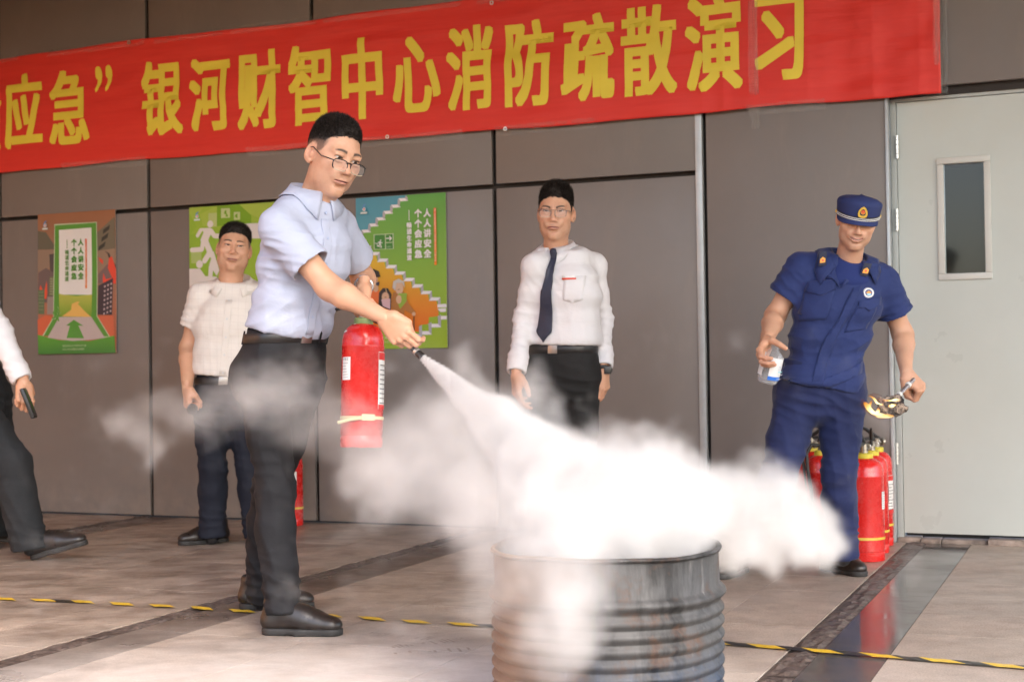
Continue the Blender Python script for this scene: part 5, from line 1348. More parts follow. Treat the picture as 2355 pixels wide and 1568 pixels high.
def make_trousers(e, J, f, l, m, h=.0065, k=1.0, rad=(.094, .074, .078), foldspec=(), amp=(.0035, .06), top=.012, belly=0.0, name='trousers', hemz=None, legs='RL', waist=(.152, .114)):
    up = nrm(mid(J['shR'], J['shL']) - J['waist']); pts = [J['waist'], J['pelvis']] + [J[a + s] for a in ('hip', 'kn', 'an') for s in 'RL']
    lo, hi = bb(pts, .19); F = Field(lo, hi, h); W, Pv = J['waist'], J['pelvis']
    F.loft([(W + up * .03, waist[0] * k, waist[1] * k + belly), (mid(W, Pv, .5) - f * .004, .164 * k, .124 * k + belly * .6), (Pv - f * .010, .176 * k, .132 * k), (Pv - up * .07 - f * .006, .160 * k, .120 * k)], l, f, .03)
    for sg, s in ((-1, 'R'), (1, 'L')): F.ell(Pv + l * sg * .075 - f * .065 - up * .015, (.075, .075, .085), .05)
    F.plane(W + up * top, up, .004)
    for s in legs:
        G = Field(lo, hi, h); hp, kn, an = J['hip' + s], J['kn' + s], J['an' + s]; md = mid(hp, kn, .5)
        G.cone(hp, md, rad[0], rad[0] * .5 + rad[1] * .52, .03); G.cone(md, kn, rad[0] * .5 + rad[1] * .52, rad[1], .03); c = mid(kn, an, .3) - f * .010; G.cone(kn, c, rad[1], rad[1] * 1.02, .03); d = nrm(an - kn); G.cone(c, an + d * .06, rad[1] * 1.02, rad[2], .03)
        end = an - d * (hemz or .0); G.plane(end, nrm(d * .8 + np.array([0, 0, -.5])), .003); G.cone(end - d * .05, end + d * .1, rad[2] * .74, rad[2] * .80, .003, 'd')
        F.D = smin(F.D, G.D, .03)
    V, Fc = F.mesh(2); N = vnormals(V, Fc); V = crumple(V, N, amp[0], amp[1], (1, 1, .55)); N = vnormals(V, Fc)
    fs = list(foldspec)
    for s in legs:
        an, kn, hp = J['an' + s], J['kn' + s], J['hip' + s]; sd = l if abs(l[0]) > .3 else l
        sg_ = 1 if s == 'L' else -1; fs += [(an + np.array([0, 0, .06]), nrm(l + f * .6 + np.array([0, 0, .35 * sg_])), (0, 0, 1), .11, .046, .0072), (kn - f * .05 + np.array([0, 0, .02]), nrm(l - f * .4 + np.array([0, 0, .55 * sg_])), (0, 0, 1), .12, .055, .0060), (mid(kn, an, .5) - f * .03, nrm(l + np.array([0, 0, .9])), nrm(f + np.array([0, 0, .3])), .14, .06, .005), (hp + f * .09 - up * .05, nrm(l * .9 - up * .5 * sg_), up, .12, .05, .006), (mid(hp, kn, .5), nrm(np.array([0, 0, 1.]) + l * .3 * sg_), l, .2, .07, .0045)]
        # pressed crease down the front
    V = folds(V, N, fs); V = relax(V, Fc, .25)
    for s in legs:
        an, kn, hp = J['an' + s], J['kn' + s], J['hip' + s]
    return link(name, mesh_np(name, V, Fc), m, e), V, Fc, up
def make_skin(e, J, headpart, hands, f, l, arm=(.050, .043, .044, .029), h=.0062, tone=1.0, legs=True):
    pts = [J['neck'], J['waist'], J['pelvis'], J['shR'], J['shL'], J['elR'], J['elL'], J['wrR'], J['wrL']] + ([J['anR'], J['anL'], J['knR'], J['knL']] if legs else [])
    lo, hi = bb(pts, .10); F = Field(lo, hi, h); up = nrm(mid(J['shR'], J['shL']) - J['waist']); S = mid(J['shR'], J['shL'])
    F.cone(J['neck'] - up * .01, S - up * .06, .040, .060, .02); F.cone(S - up * .08, J['pelvis'], .075, .085, .03)
    for s in 'RL':
        sh, el, wr = J['sh' + s], J['el' + s], J['wr' + s]; d = nrm(wr - el)
        F.cone(S - up * .07, sh - up * .012, .036, .044, .03); F.cone(sh, mid(sh, el, .45), .046, arm[0], .03); F.cone(mid(sh, el, .45), el, arm[0], arm[1], .02)
        F.cone(el, mid(el, wr, .28), arm[1], arm[2], .03); F.cone(mid(el, wr, .28), wr + d * .006, arm[2], arm[3] * .88, .02)
        if legs:
            hp, kn, an = J['hip' + s], J['kn' + s], J['an' + s]; F.cone(J['pelvis'], hp, .07, .06, .03); F.cone(hp, kn, .058, .045, .02); F.cone(kn, an, .045, .036, .02)
    V, Fc = F.mesh(2); C = np.tile(SKIN * tone, (len(V), 1)); n = np.clip(fbm(V * 14, 3), -1, 1); C = C * (1 + .07 * n)[:, None]; C[V[:, 2] < .30] = (.016, .016, .018)
    N = vnormals(V, Fc)
    # forearm tendons and muscle, very soft
    V = V + N * (fbm(V * 22, 2) * .0012)[:, None]
    return skin_mesh(e, [(V, Fc, C), headpart] + hands)
def leg_joints(J, l, kn, an, w=.088, drop=.035):
    for s, sg in (('R', -1), ('L', 1)):
        J['hip' + s] = J['pelvis'] + l * sg * w - np.array([0, 0, drop]); J['kn' + s] = kn[s]; J['an' + s] = an[s]
# ---------------------------------------------------------------- the man spraying
M_SHIRT_A = cloth_mat('pale_blue_cotton', (.42, .455, .57), .75, var=.03, crumple=.42)
M_TROU_A = cloth_mat('charcoal_trousers', (.0125, .0125, .0145), .72, var=.12, crumple=.35)
M_TROU_D = cloth_mat('black_trousers', (.016, .0155, .0155), .8, var=.12, crumple=.35)
M_TROU_N = cloth_mat('navy_trousers', (.012, .014, .023), .8, var=.12, crumple=.35)
M_TROU_G = cloth_mat('dark_grey_trousers', (.022, .0235, .026), .85, var=.15, crumple=.4)
def person_spraying():
    e = add_person('man in pale blue short-sleeved shirt and glasses spraying powder from a fire extinguisher', FL(680, 1440))
    f, l = body_frame(47)
    hs = 1.11; hc = P(766, 363, 5.02); R = rot_head(40, 17, 9)
    o = dict(crop=1, h=.0019, eye=.0042, lid=-.0008, w=.98, look=(.12, 1, -.22), strand=.007, rough=.0008, ns=3200, fade=.035, thick=[.0012, .0014, .002, .005, .013, .019], trim=.8, flat=.132, brow=1.1, hl=.004, lean=(0, .25, .5))
    hd = build_head(e, o, hc, R, hs)
    spectacles(e, lambda q: R @ (q * hs) + hc, dict(drop=.017, w=.055, h=.034, rt=.0019, rb=.0015, fy=.006), M_FRAME)
    J = dict(shR=P(640, 524, 4.89), elR=P(757, 661, 4.85), wrR=P(884, 730, 4.74), shL=P(776, 522, 5.20), elL=P(836, 640, 5.42), wrL=P(836, 662, 5.16), waist=P(660, 775, 5.08), pelvis=P(648, 858, 5.10))
    J['neck'] = hc + R @ np.array([0, -.044, -.168]) * hs; J['neck'] = P(716, 442, 5.04)
    leg_joints(J, l, dict(R=P(634, 1130, 4.98), L=P(620, 1125, 5.26)), dict(R=P(652, 1412, 4.90), L=P(603, 1382, 5.40)))
    xr = nrm(.66 * RT - .73 * UP - .10 * FW); yr = nrm(.30 * RT + .12 * UP + .94 * FW)
    hr = place_hand([(26, 50, 30), (34, 58, 36), (42, 62, 40), (50, 64, 44)], [(.020, .0, .030), (.066, .006, .046), (.096, .020, .026), (.124, .026, .010)], J['wrR'], xr, yr, True, sc=1.02, cut=-.016)
    xl = nrm(-.05 * RT - .9 * UP - .42 * FW); hl_ = place_hand(FIST, TH_FIST, J['wrL'], xl, nrm(.75 * RT + .1 * UP + .5 * FW), False, cut=-.040)
    make_skin(e, J, hd, [hr, hl_], f, l, arm=(.047, .041, .044, .028))
    ar = nrm(J['elR'] - J['shR']); up = nrm(mid(J['shR'], J['shL']) - J['waist'])
    fs = [(mid(J['shR'], J['elR'], .32) + np.array([0, 0, -.01]), nrm(RT * .95 - UP * .35), nrm(UP), .10, .034, .0055), (mid(J['shR'], J['elR'], .12) - UP * .07, nrm(RT - UP * .1), UP, .10, .040, .0045),
          (J['waist'] + up * .10 - l * .12, nrm(RT * .8 + UP * .6), nrm(UP * .8 - RT * .6), .12, .055, .0060), (J['waist'] + up * .22 - f * .10, nrm(RT * .9 + UP * .45), UP, .12, .06, .0050), (J['waist'] + up * .07 + f * .1, nrm(UP + RT * .3), nrm(RT), .10, .05, .0035),
          (mid(J['shL'], J['elL'], .3), nrm(UP + RT * .4), RT, .08, .035, .0035), (mid(J['shR'], J['shL'], .45) - up * .06 + f * .10, nrm(RT * .5 - UP), nrm(RT), .08, .05, .0030)]
    sh, V, Fc, T, up = make_shirt(e, J, f, l, M_SHIRT_A, h=.0055, sl=(.068, .076, .06), hem=.65, foldspec=fs, k=.95, amp=(.0028, .055), ease=.004, blouse=.006, hemflare=.004)
    collar(e, M_SHIRT_A, J['neck'] - up * .012, nrm(up * .95 + UP * .15), f, l, .073, hgt=.050, fall=.054, point=.040, gap=.30, tilt=.20, T=T)
    # placket and buttons down the front edge
    S = mid(J['shR'], J['shL']); view = -f
    a = J['neck'] + f * .04 - up * .06; b_ = J['waist'] + up * .0
    patch(e, T, M_SHIRT_A, 'placket', mid(a, b_, .5), l, nrm(a - b_), view, [(-.017, -.23), (.017, -.23), (.017, .19), (-.017, .19)], .0022, .0022, 16)
    M_B = mat('button_blue', (.36, .42, .58), .35, var=0)
    for t_ in (.05, .25, .45, .65, .85): button(e, T, M_B, mid(a, b_, t_), view)
    fsT = [(mid(J['pelvis'], J['knR'], .25), nrm(RT * .8 - UP * .5), UP, .14, .07, .004), (J['pelvis'] + f * .1, nrm(RT - UP * .3), UP, .10, .05, .003)]
    _, TV, TF, _ = make_trousers(e, J, f, l, M_TROU_A, rad=(.087, .066, .062), k=.93, foldspec=fsT, waist=(.160, .120), amp=(.0045, .06))
    belt(e, J['waist'] - up * .006, up, l, f, .162, .124, .036, Ts=(bvh(TV, TF),))
    for a_ in (-150, -95, -40, 15, 70):
        b = MB(); ca, sa = math.cos(math.radians(a_)), math.sin(math.radians(a_)); d = l * ca * .165 + f * sa * .127; n_ = nrm(d); b.box(J['waist'] + d + up * -.002, (.010, .004, .048), np.stack([np.cross(up, n_), n_, up], 1)); b.build('belt_loop', M_TROU_A, e)
    # watch on the far wrist
    d = nrm(J['wrL'] - J['elL']); x = nrm(np.cross(d, UP)); y = np.cross(x, d); c = J['wrL'] - d * .035; M_W = mat('steel_watch', (.62, .62, .63), .28, metal=.85, var=.05)
    b = MB(); b.tube([c + .0315 * (x * math.cos(q) + y * math.sin(q)) + d * .0 for q in np.linspace(0, 2 * math.pi, 21)[:-1]], .006, 8, closed=True); w_ = b.build('watch', M_W, e, smooth=True)
    b = MB(); b.box(c + y * .035 - FW * .006, (.030, .034, .009), np.stack([x, d, np.cross(x, d)], 1), .002); b.build('watch_face', M_W, w_, smooth=True)
    shoe(e, P(655, 1440, 4.90)[:2] + np.array([.005, 0]), (1, -.14, 0), L=.29)
    shoe(e, FL(602, 1398)[:2], (1, .02, 0), L=.29)
    return J, xr, yr
JA, XRA, YRA = person_spraying()
# ---------------------------------------------------------------- the man in the white shirt and tie
M_WHITE = cloth_mat('white_cotton', (.70, .685, .70), .8, var=.02, crumple=.42)
M_TIE = cloth_mat('navy_tie', (.022, .026, .050), .5, var=.1, crumple=.15, spec=.4)
def person_tie():
    Y = 6.70; e = add_person('man in white shirt, dark tie and glasses standing against the grey panel', FL(1290, 1290))
    f, l = body_frame(-24); hs = 1.06; hc = P(1278, 492, Y); R = rot_head(-9, 3, 2)
    o = dict(h=.0021, eye=.0023, scowl=1, frown=.003, thick=[.0015, .002, .003, .008, .017, .026], trim=.8, front=.007, strand=.016, fringe=.006, sw=.0011, lean=(.25, .45, .55), hl=-.002, fade=.006, w=.97, brow=1.15)
    hd = build_head(e, o, hc, R, hs); spectacles(e, lambda q: R @ (q * hs) + hc, dict(drop=.005, w=.050, h=.036, rt=.0012, rb=.0009), M_FRAMEG)
    J = dict(shR=P(1229, 614, Y - .08), elR=P(1204, 730, Y - .02), wrR=P(1187, 862, Y - .16), shL=P(1366, 612, Y + .08), elL=P(1388, 735, Y + .12), wrL=P(1388, 850, Y - .02), waist=P(1294, 800, Y), pelvis=P(1294, 862, Y))
    J['neck'] = P(1282, 567, Y + .02)
    leg_joints(J, l, dict(R=P(1262, 1085, Y - .05), L=P(1335, 1085, Y + .03)), dict(R=P(1258, 1278, Y - .02), L=P(1338, 1278, Y + .05)), w=.085)
    hL = place_hand(RELAX, TH_OPEN, J['wrL'], nrm(-UP + .02 * RT - .10 * FW), nrm(-RT * .75 + .6 * FW), False, cut=-.040)
    hR = place_hand(RELAX, TH_OPEN, J['wrR'], nrm(-UP + .05 * RT - .12 * FW), nrm(RT * .9 + .4 * FW), True, cut=-.040)
    make_skin(e, J, hd, [hL, hR], f, l, arm=(.038, .034, .034, .027))
    up = nrm(mid(J['shR'], J['shL']) - J['waist'])
    fs = [(J['elL'], nrm(RT + UP * .4), UP, .11, .045, .0060), (J['elR'], nrm(RT - UP * .4), UP, .11, .045, .0055), (J['waist'] + up * .09, nrm(RT * .5 + UP), RT, .14, .06, .0045), (J['shR'] - UP * .10 + RT * .06, nrm(RT - UP * .9), nrm(UP + RT), .09, .045, .004),
          (J['shL'] - UP * .12 - RT * .04, nrm(RT + UP), nrm(UP - RT), .09, .045, .004), (mid(J['elL'], J['wrL'], .6), RT, UP, .09, .04, .0045), (mid(J['elR'], J['wrR'], .6), RT, UP, .09, .04, .0045)]
    sh, V, Fc, T, up = make_shirt(e, J, f, l, M_WHITE, h=.0065, long=True, foldspec=fs, amp=(.0025, .06), sl=(.052, .056, .058), blouse=.016, ease=.010)
    c = J['neck'] - up * .012; collar(e, M_WHITE, c, up, f, l, .071, hgt=.048, fall=.050, point=.036, gap=.30, tilt=.22, T=T)
    view = -f; k0 = c + f * .075 - up * .030
    # tie
    kn = P(1272, 583, Y - .105); tip = P(1245, 786, Y - .145); dn = nrm(tip - kn)
    xs = nrm(l - dn * (l @ dn)); q = []; L = np.linalg.norm(tip - kn)
    ln = L * .5; patch(e, T, M_TIE, 'tie', mid(kn, tip), xs, -dn, view, [(-.013, .5 * L + .002), (.013, .5 * L + .002), (.037, -.5 * L + .045), (0, -.5 * L), (-.037, -.5 * L + .045)], .011, .007, 12)
    F = Field(kn - .05, kn + .05, .004); F.cone(kn + up * .008, kn - up * .016, .018, .011, 0, flat=(f, .75)); Vk, Fk = F.mesh(1); link('tie_knot', mesh_np('tie_knot', Vk, Fk), M_TIE, e)
    patch(e, T, M_WHITE, 'pocket', P(1323, 660, Y - .14), l, up, view, [(-.044, -.060), (0, -.074), (.044, -.060), (.044, .052), (-.044, .052)], .0025, .002, 6)
    M_TAG = mat('name_tag_white', (.75, .74, .73), .4, var=0); M_TAGR = mat('name_tag_red', (.70, .06, .03), .4, var=0)
    t_ = patch(e, T, M_TAG, 'name_tag', P(1311, 639, Y - .14), l, up, view, [(-.030, -.004), (.030, -.004), (.030, .010), (-.030, .010)], .006, .002, 3)
    patch(t_, T, M_TAGR, 'red_strip', P(1311, 639, Y - .14), l, up, view, [(-.030, -.0095), (.030, -.0095), (.030, -.001), (-.030, -.001)], .0075, .0015, 3)
    _, TV, TF, _ = make_trousers(e, J, f, l, M_TROU_D, h=.0075, rad=(.092, .074, .076), waist=(.156, .118)); belt(e, J['waist'] - up * .006, up, l, f, .160, .124, .038, Ts=(bvh(TV, TF),))
    d = nrm(J['wrL'] - J['elL']); x = nrm(np.cross(d, FW)); y = np.cross(x, d); c = J['wrL'] + d * .002; b = MB()
    b.tube([c + .0335 * (x * math.cos(q_) + y * math.sin(q_)) for q_ in np.linspace(0, 2 * math.pi, 21)[:-1]], .009, 8, closed=True); w_ = b.build('watch', M_RUB, e, smooth=True)
    b = MB(); b.box(c - FW * .030 + RT * .018, (.034, .012, .036), np.stack([RT, FW, UP], 1), .004); b.build('watch_face', M_BLK, w_, smooth=True)
    b = MB(); 
    for t2 in (.30, .62): pass
    shoe(e, FL(1252, 1295)[:2], (-.35, -1, 0)); shoe(e, FL(1342, 1290)[:2], (.1, -1, 0))
person_tie()
# ---------------------------------------------------------------- the man in the checked shirt
M_CHECK = cloth_mat('checked_cotton', (.74, .69, .64), .85, var=.03, crumple=.3, check=.036)
def person_check():
    Y = 7.42; e = add_person('man in white checked short-sleeved shirt holding a torch, half hidden behind the man spraying', FL(500, 1248))
    f, l = body_frame(2); hs = 1.03; hc = P(538, 574, Y); R = rot_head(10, -4, 7)
    o = dict(crop=1, h=.0022, eye=.0026, fat=.8, w=1.03, thick=[.001, .0012, .002, .010, .020, .023], flat=.128, strand=.004, fade=.04, beard=.8, nose=1.1, look=(.2, 1, 0), hl=.002)
    hd = build_head(e, o, hc, R, hs)
    J = dict(shR=P(463, 680, Y), elR=P(434, 800, Y + .04), wrR=P(430, 893, Y - .16), shL=P(612, 690, Y + .02), elL=P(640, 805, Y + .05), wrL=P(636, 900, Y - .1), waist=P(524, 872, Y), pelvis=P(524, 930, Y))
    J['neck'] = P(541, 642, Y + .03)
    leg_joints(J, l, dict(R=P(490, 1075, Y - .02), L=P(575, 1075, Y)), dict(R=P(487, 1236, Y + .0), L=P(592, 1236, Y)), w=.085)
    hR = place_hand(FIST, TH_FIST, J['wrR'], nrm(-UP * .95 - .22 * FW + .1 * RT), nrm(RT * .8 + .5 * FW), True, cut=-.040)
    hL = place_hand(RELAX, TH_OPEN, J['wrL'], -UP, nrm(-RT + .4 * FW), False, cut=-.040)
    make_skin(e, J, hd, [hR, hL], f, l, arm=(.048, .044, .046, .030), tone=1.0)
    up = nrm(mid(J['shR'], J['shL']) - J['waist'])
    fs = [(mid(J['shR'], J['elR'], .4), nrm(RT + UP * .5), UP, .10, .045, .006), (J['waist'] + up * .10, nrm(RT * .4 + UP), RT, .16, .06, .005), (J['shR'] - UP * .14 + RT * .06, nrm(RT - UP * .8), nrm(UP + RT), .10, .05, .004)]
    sh, V, Fc, T, up = make_shirt(e, J, f, l, M_CHECK, h=.0068, foldspec=fs, amp=(.003, .06), sl=(.066, .074, .06), hem=.60, blouse=.014, belly=.012, k=1.02, hemflare=.006)
    c = J['neck'] - up * .012; collar(e, M_CHECK, c, up, f, l, .074, hgt=.044, fall=.048, point=.036, gap=.75, open_=.10, tilt=.30, T=T)
    a = J['neck'] + f * .05 - up * .10; b_ = J['waist'] + up * .01; patch(e, T, M_CHECK, 'placket', mid(a, b_), l, up, -f, [(-.017, -.19), (.017, -.19), (.017, .19), (-.017, .19)], .0022, .0022, 12)
    for t_ in (.05, .28, .5, .72, .94): button(e, T, M_BTN, mid(a, b_, t_), -f)
    _, TV, TF, _ = make_trousers(e, J, f, l, M_TROU_N, h=.0075, rad=(.090, .074, .072), waist=(.160, .128), k=1.0, belly=.01); belt(e, J['waist'] - up * .006, up, l, f, .164, .138, .038, Ts=(bvh(TV, TF),))
    shoe(e, FL(488, 1249)[:2] + np.array([0, .04]), (-.82, -.57, 0), L=.28); shoe(e, FL(592, 1245)[:2], (.3, -1, 0), L=.28)
    # torch
    t = empty('flashlight', J['wrR']); tag(t, 'small black torch with an orange ring, held by the man in the checked shirt', 'torch')
    hx = nrm(-UP * .95 - .22 * FW + .1 * RT); c = J['wrR'] + hx * .085 + nrm(RT * .8 + .5 * FW) * .030; z = nrm(-FW * .86 + RT * .12 - UP * .25); fr = np.stack([nrm(np.cross(UP, z)), np.cross(z, nrm(np.cross(UP, z))), z], 1)
    b = MB(); b.lathe([(.012, -.08), (.014, -.078), (.014, .02), (.018, .024)], 18, c, fr); b.build('barrel', M_BLK, t, smooth=True, angle=40)
    M_OR = mat('orange_ring', (.72, .24, .03), .4, var=.05); b = MB(); b.lathe([(.018, .024), (.0205, .026), (.0205, .046), (.019, .048)], 20, c, fr); b.build('ring', M_OR, t, smooth=True, angle=40)
    b = MB(); b.lathe([(.021, .048), (.026, .054), (.0265, .082), (.024, .083), (.020, .074), (.001, .073)], 24, c, fr); b.build('lamp_head', M_BLK, t, smooth=True, angle=40)
person_check()
# ---------------------------------------------------------------- the fireman in blue
M_BLUE = cloth_mat('fire_blue_twill', (.021, .034, .120), .78, var=.10, crumple=.42, bump=.4, sheen=.12)
M_BLUE2 = cloth_mat('fire_blue_twill_trousers', (.016, .023, .076), .8, var=.12, crumple=.42, bump=.4, sheen=.12)
M_UNDER = cloth_mat('blue_tshirt', (.018, .030, .125), .85, var=.05)
M_BLUED = mat('dark_blue_tab', (.010, .014, .040), .7, var=.08)
M_GOLD = mat('gold_thread', (.72, .48, .07), .4, metal=.3, var=.12, vs=90)
M_ORT = mat('orange_tab', (.78, .34, .04), .5, var=.05, vs=60)
M_REDT = mat('red_enamel_badge', (.66, .05, .03), .35, var=.03)
M_WHT = mat('white_thread', (.74, .74, .72), .5, var=.03)
def person_fire():
    Y = 5.90; e = add_person('smiling man in blue uniform and cap with a bottle and a burning torch', FL(1850, 1330))
    f, l = body_frame(4); hs = .94; hc = P(1971, 507, Y - .14); R = rot_head(-8, 20, 9)
    o = dict(capcut=.078, h=.0020, eye=.0028, smile=.0085, strand=.003, ns=600, thick=[.001, .0015, .002, .001, .001, .001], flat=.070, w=.98, tone=1.0, fade=.03, brow=1.0)
    hd = build_head(e, o, hc, R, hs); X = lambda q: R @ (np.asarray(q) * hs) + hc
    J = dict(shR=P(1845, 620, Y - .02), elR=P(1782, 728, Y + .02), wrR=P(1762, 786, Y - .22), shL=P(2030, 652, Y - .0), elL=P(2076, 768, Y + .06), wrL=P(2084, 856, Y - .10), waist=P(1893, 842, Y + .0), pelvis=P(1886, 905, Y + .02))
    J['neck'] = mid(X([0, -.044, -.155]), P(1946, 585, Y - .02), .55)
    leg_joints(J, l, dict(R=P(1790, 1095, Y - .10), L=P(1930, 1085, Y - .05)), dict(R=P(1702, 1270, Y + .02), L=P(1938, 1282, Y + .02)), w=.095)
    xr = nrm(-.36 * RT - .62 * UP - .70 * FW); yr = nrm(RT * .92 - .0 * UP - .38 * FW)
    hR = place_hand([(22, 42, 30), (24, 46, 32), (27, 48, 34), (32, 50, 36)], [(.018, .012, .028), (.040, .040, .040), (.058, .072, .036), (.070, .098, .028)], J['wrR'], xr, yr, True, cut=-.040, tone=.92)
    xl = nrm(.62 * RT - .74 * UP - .20 * FW); zl = nrm(.5 * RT + .45 * UP + .75 * FW); zl = nrm(zl - xl * (xl @ zl)); yl = np.cross(zl, xl)
    hL = place_hand(FIST, [(.018, .012, .028), (.050, .034, .042), (.076, .056, .026), (.094, .062, .004)], J['wrL'], xl, yl, False, cut=-.012, tone=.92)
    make_skin(e, J, hd, [hR, hL], f, l, arm=(.045, .040, .042, .028), tone=.92)
    up = nrm(mid(J['shR'], J['shL']) - J['waist'])
    fs = [(mid(J['shR'], J['elR'], .35), nrm(RT - UP * .7), nrm(UP + RT * .7), .10, .045, .0055), (mid(J['shL'], J['elL'], .35), nrm(RT + UP * .8), nrm(UP - RT * .5), .10, .045, .005), (J['waist'] + up * .08 + l * .06, nrm(RT + UP * .55), nrm(UP - RT * .5), .14, .06, .0075), (J['waist'] + up * .05 - l * .10, nrm(RT - UP * .4), UP, .12, .05, .006),
          (J['waist'] + up * .25 - l * .12, nrm(RT - UP * .9), nrm(UP + RT), .12, .06, .005), (J['shL'] - UP * .16 - RT * .08, nrm(RT + UP), nrm(UP - RT), .11, .055, .005)]
    sh, V, Fc, T, up = make_shirt(e, J, f, l, M_BLUE, h=.006, foldspec=fs, amp=(.0038, .055), sl=(.072, .080, .06), hem=.60, untuck=.085, ease=.013, name='jacket', hemflare=.004, k=.96, neckcut=1.0)
    view = -f; PX = lambda px, py: P(px, py, Y - .12)
    # undershirt showing in the open neck
    F = Field(J['neck'] - .14, J['neck'] + .14, .006); F.loft([(J['neck'] - up * .04 + f * .012, .078, .070), (J['neck'] - up * .12 + f * .030, .115, .088)], l, f, .02); F.plane(J['neck'] - up * .034 + f * .06, nrm(up + f * .55), .004); Vu, Fu = F.mesh(2); link('undershirt', mesh_np('undershirt', Vu, Fu), M_UNDER, e)
    # open collar: two wings with lapels
    nk = J['neck'] - up * .004
    for sg in (-1, 1):
        rows = [];
        for i in range(13):
            u = i / 12; a = (1 - u) * 0 + u * 2.30
            d = -f * math.cos(a) + l * sg * math.sin(a); base = nk + d * (.070 + .012 * u) - up * .075 * u ** 2.2 + f * .020 * u
            topp = base + up * (.036 * (1 - u * .75)); fallv = .050 + .026 * max(0, (u - .45) / .55)
            tip = topp - up * fallv * (.92) + d * (.030 + .010 * (1 - u)) + l * sg * .030 * u ** 2 + f * .008 * u
            rows.append([base, topp, topp + d * .007, mid(topp, tip, .5) + d * .010, tip])
        Vc = np.array(push_out(T, [q for r in rows for q in r], [i for i in range(65) if i % 5 in (1, 2, 3, 4)], .011)); Fcx = [(i * 5 + j, i * 5 + j + 1, (i + 1) * 5 + j + 1, (i + 1) * 5 + j) for i in range(12) for j in range(4)]
        cw = link('collar', mesh_np('collar', Vc, Fcx), M_BLUE, e); s_ = cw.modifiers.new('thickness', 'SOLIDIFY'); s_.thickness = .003; s_.offset = 0
    q = lambda *pts: [(float((PX(*p) - O) @ l), float((PX(*p) - O) @ up)) for p in pts]
    O = PX(1930, 640); patch(e, T, M_BLUE, 'lapel', O, l, up, view, q((1914, 612), (1900, 636), (1912, 641), (1931, 665), (1922, 640)), .013, .003, 5)
    patch(e, T, M_BLUE, 'lapel', O, l, up, view, q((1960, 620), (1974, 640), (1958, 650), (1931, 667), (1946, 640)), .013, .003, 5)
    # front flap edge
    O = PX(1905, 780); patch(e, T, M_BLUE, 'front_flap', O, l, up, view, q((1932, 664), (1950, 664), (1936, 720), (1918, 790), (1912, 840), (1911, 893), (1884, 893), (1888, 840), (1893, 780), (1912, 740), (1919, 700)), .005, .004, 14)
    # pockets with pointed flaps
    for (pk, fl) in (([(1848, 660), (1908, 672), (1903, 742), (1843, 734)], [(1850, 640), (1911, 650), (1908, 672), (1880, 683), (1866, 672), (1848, 662)]), ([(1958, 698), (2013, 702), (2000, 762), (1946, 760)], [(1960, 688), (2018, 690), (2018, 710), (1990, 718), (1976, 706), (1961, 704)])):
        O = PX(*np.mean(pk, 0)); patch(e, T, M_BLUE, 'pocket', O, l, up, view, q(*pk), .003, .002, 7); patch(e, T, M_BLUE, 'pocket_flap', O, l, up, view, q(*fl), .007, .003, 7)
    # waistband and trousers
    O = PX(1890, 872)
    patch(e, T, M_BLUE, 'hem_band', O, l, up, view, q((1806, 850), (1840, 856), (1889, 870), (1940, 862), (1985, 848), (1984, 878), (1940, 890), (1889, 898), (1840, 886), (1804, 876)), .004, .003, 12)
    make_trousers(e, J, f, l, M_BLUE2, h=.0068, rad=(.093, .071, .069), waist=(.165, .125), k=1.05, amp=(.0048, .075), top=.0)
    # collar tabs
    for (cx_, cy_, tl) in ((1896, 602, -.14), (1992, 624, .16)):
        O = PX(cx_, cy_); a_ = nrm(l * math.cos(tl) - up * math.sin(tl)); u_ = nrm(up * math.cos(tl) + l * math.sin(tl))
        c0 = O - FW * .02; q_, n_ = drop(T, O - view * .3, view, .030); b = MB(); Rr = np.stack([a_, -view, u_], 1)
        b.box(q_, (.032, .003, .056), Rr, .001); tb = b.build('collar_tab', M_BLUED, e, smooth=True)
        b = MB(); fr = q_ - view * .0025 + up * -.006; hs_ = [(-.011, -.010), (.011, -.010), (.011, .006), (0, .014), (-.011, .006)]
        b.add([fr + a_ * x + u_ * y - view * z for z in (0, .002) for x, y in hs_], [(4, 3, 2, 1, 0), (5, 6, 7, 8, 9)] + [(i, (i + 1) % 5, 5 + (i + 1) % 5, 5 + i) for i in range(5)]); im = b.build('insignia', M_ORT, tb)
        b = MB(); b.lathe([(.0045, .0022), (.0045, .0034), (.0005, .0036)], 12, fr, np.stack([a_, np.cross(-view, a_), -view], 1)); b.build('insignia_dot', M_REDT, tb)
    # round badge
    O = PX(1993, 674); q_, n_ = drop(T, O - view * .3, view, .004); Rr = np.stack([l, np.cross(n_, l), n_], 1)
    b = MB(); b.lathe([(.0225, 0), (.0225, .003), (.0005, .0032)], 28, q_, Rr); bd = b.build('badge', M_WHT, e, smooth=True, angle=40)
    M_BB = mat('badge_blue', (.05, .16, .42), .4, var=0); M_BN = mat('badge_navy', (.03, .05, .16), .4, var=0)
    b = MB(); b.lathe([(.0215, .0034), (.0205, .0038), (.0205, .0034)], 28, q_, Rr, cap=False); b.lathe([(.0150, .0034), (.0005, .0037)], 24, q_, Rr, cap=False); b.build('badge_disc', M_BN, bd)
    b = MB(); A3 = lambda x, y, z: q_ + Rr @ np.array([x, y, z])
    b.add([A3(x, y, .0042) for x, y in [(-.011, -.001), (-.004, -.003), (0, -.002), (.004, -.003), (.011, -.001), (.009, .003), (.005, .003), (.006, .008), (.002, .005), (0, .010), (-.003, .005), (-.006, .008), (-.005, .003), (-.009, .003)]], [tuple(range(14))]); b.build('badge_flame', M_ORT, bd)
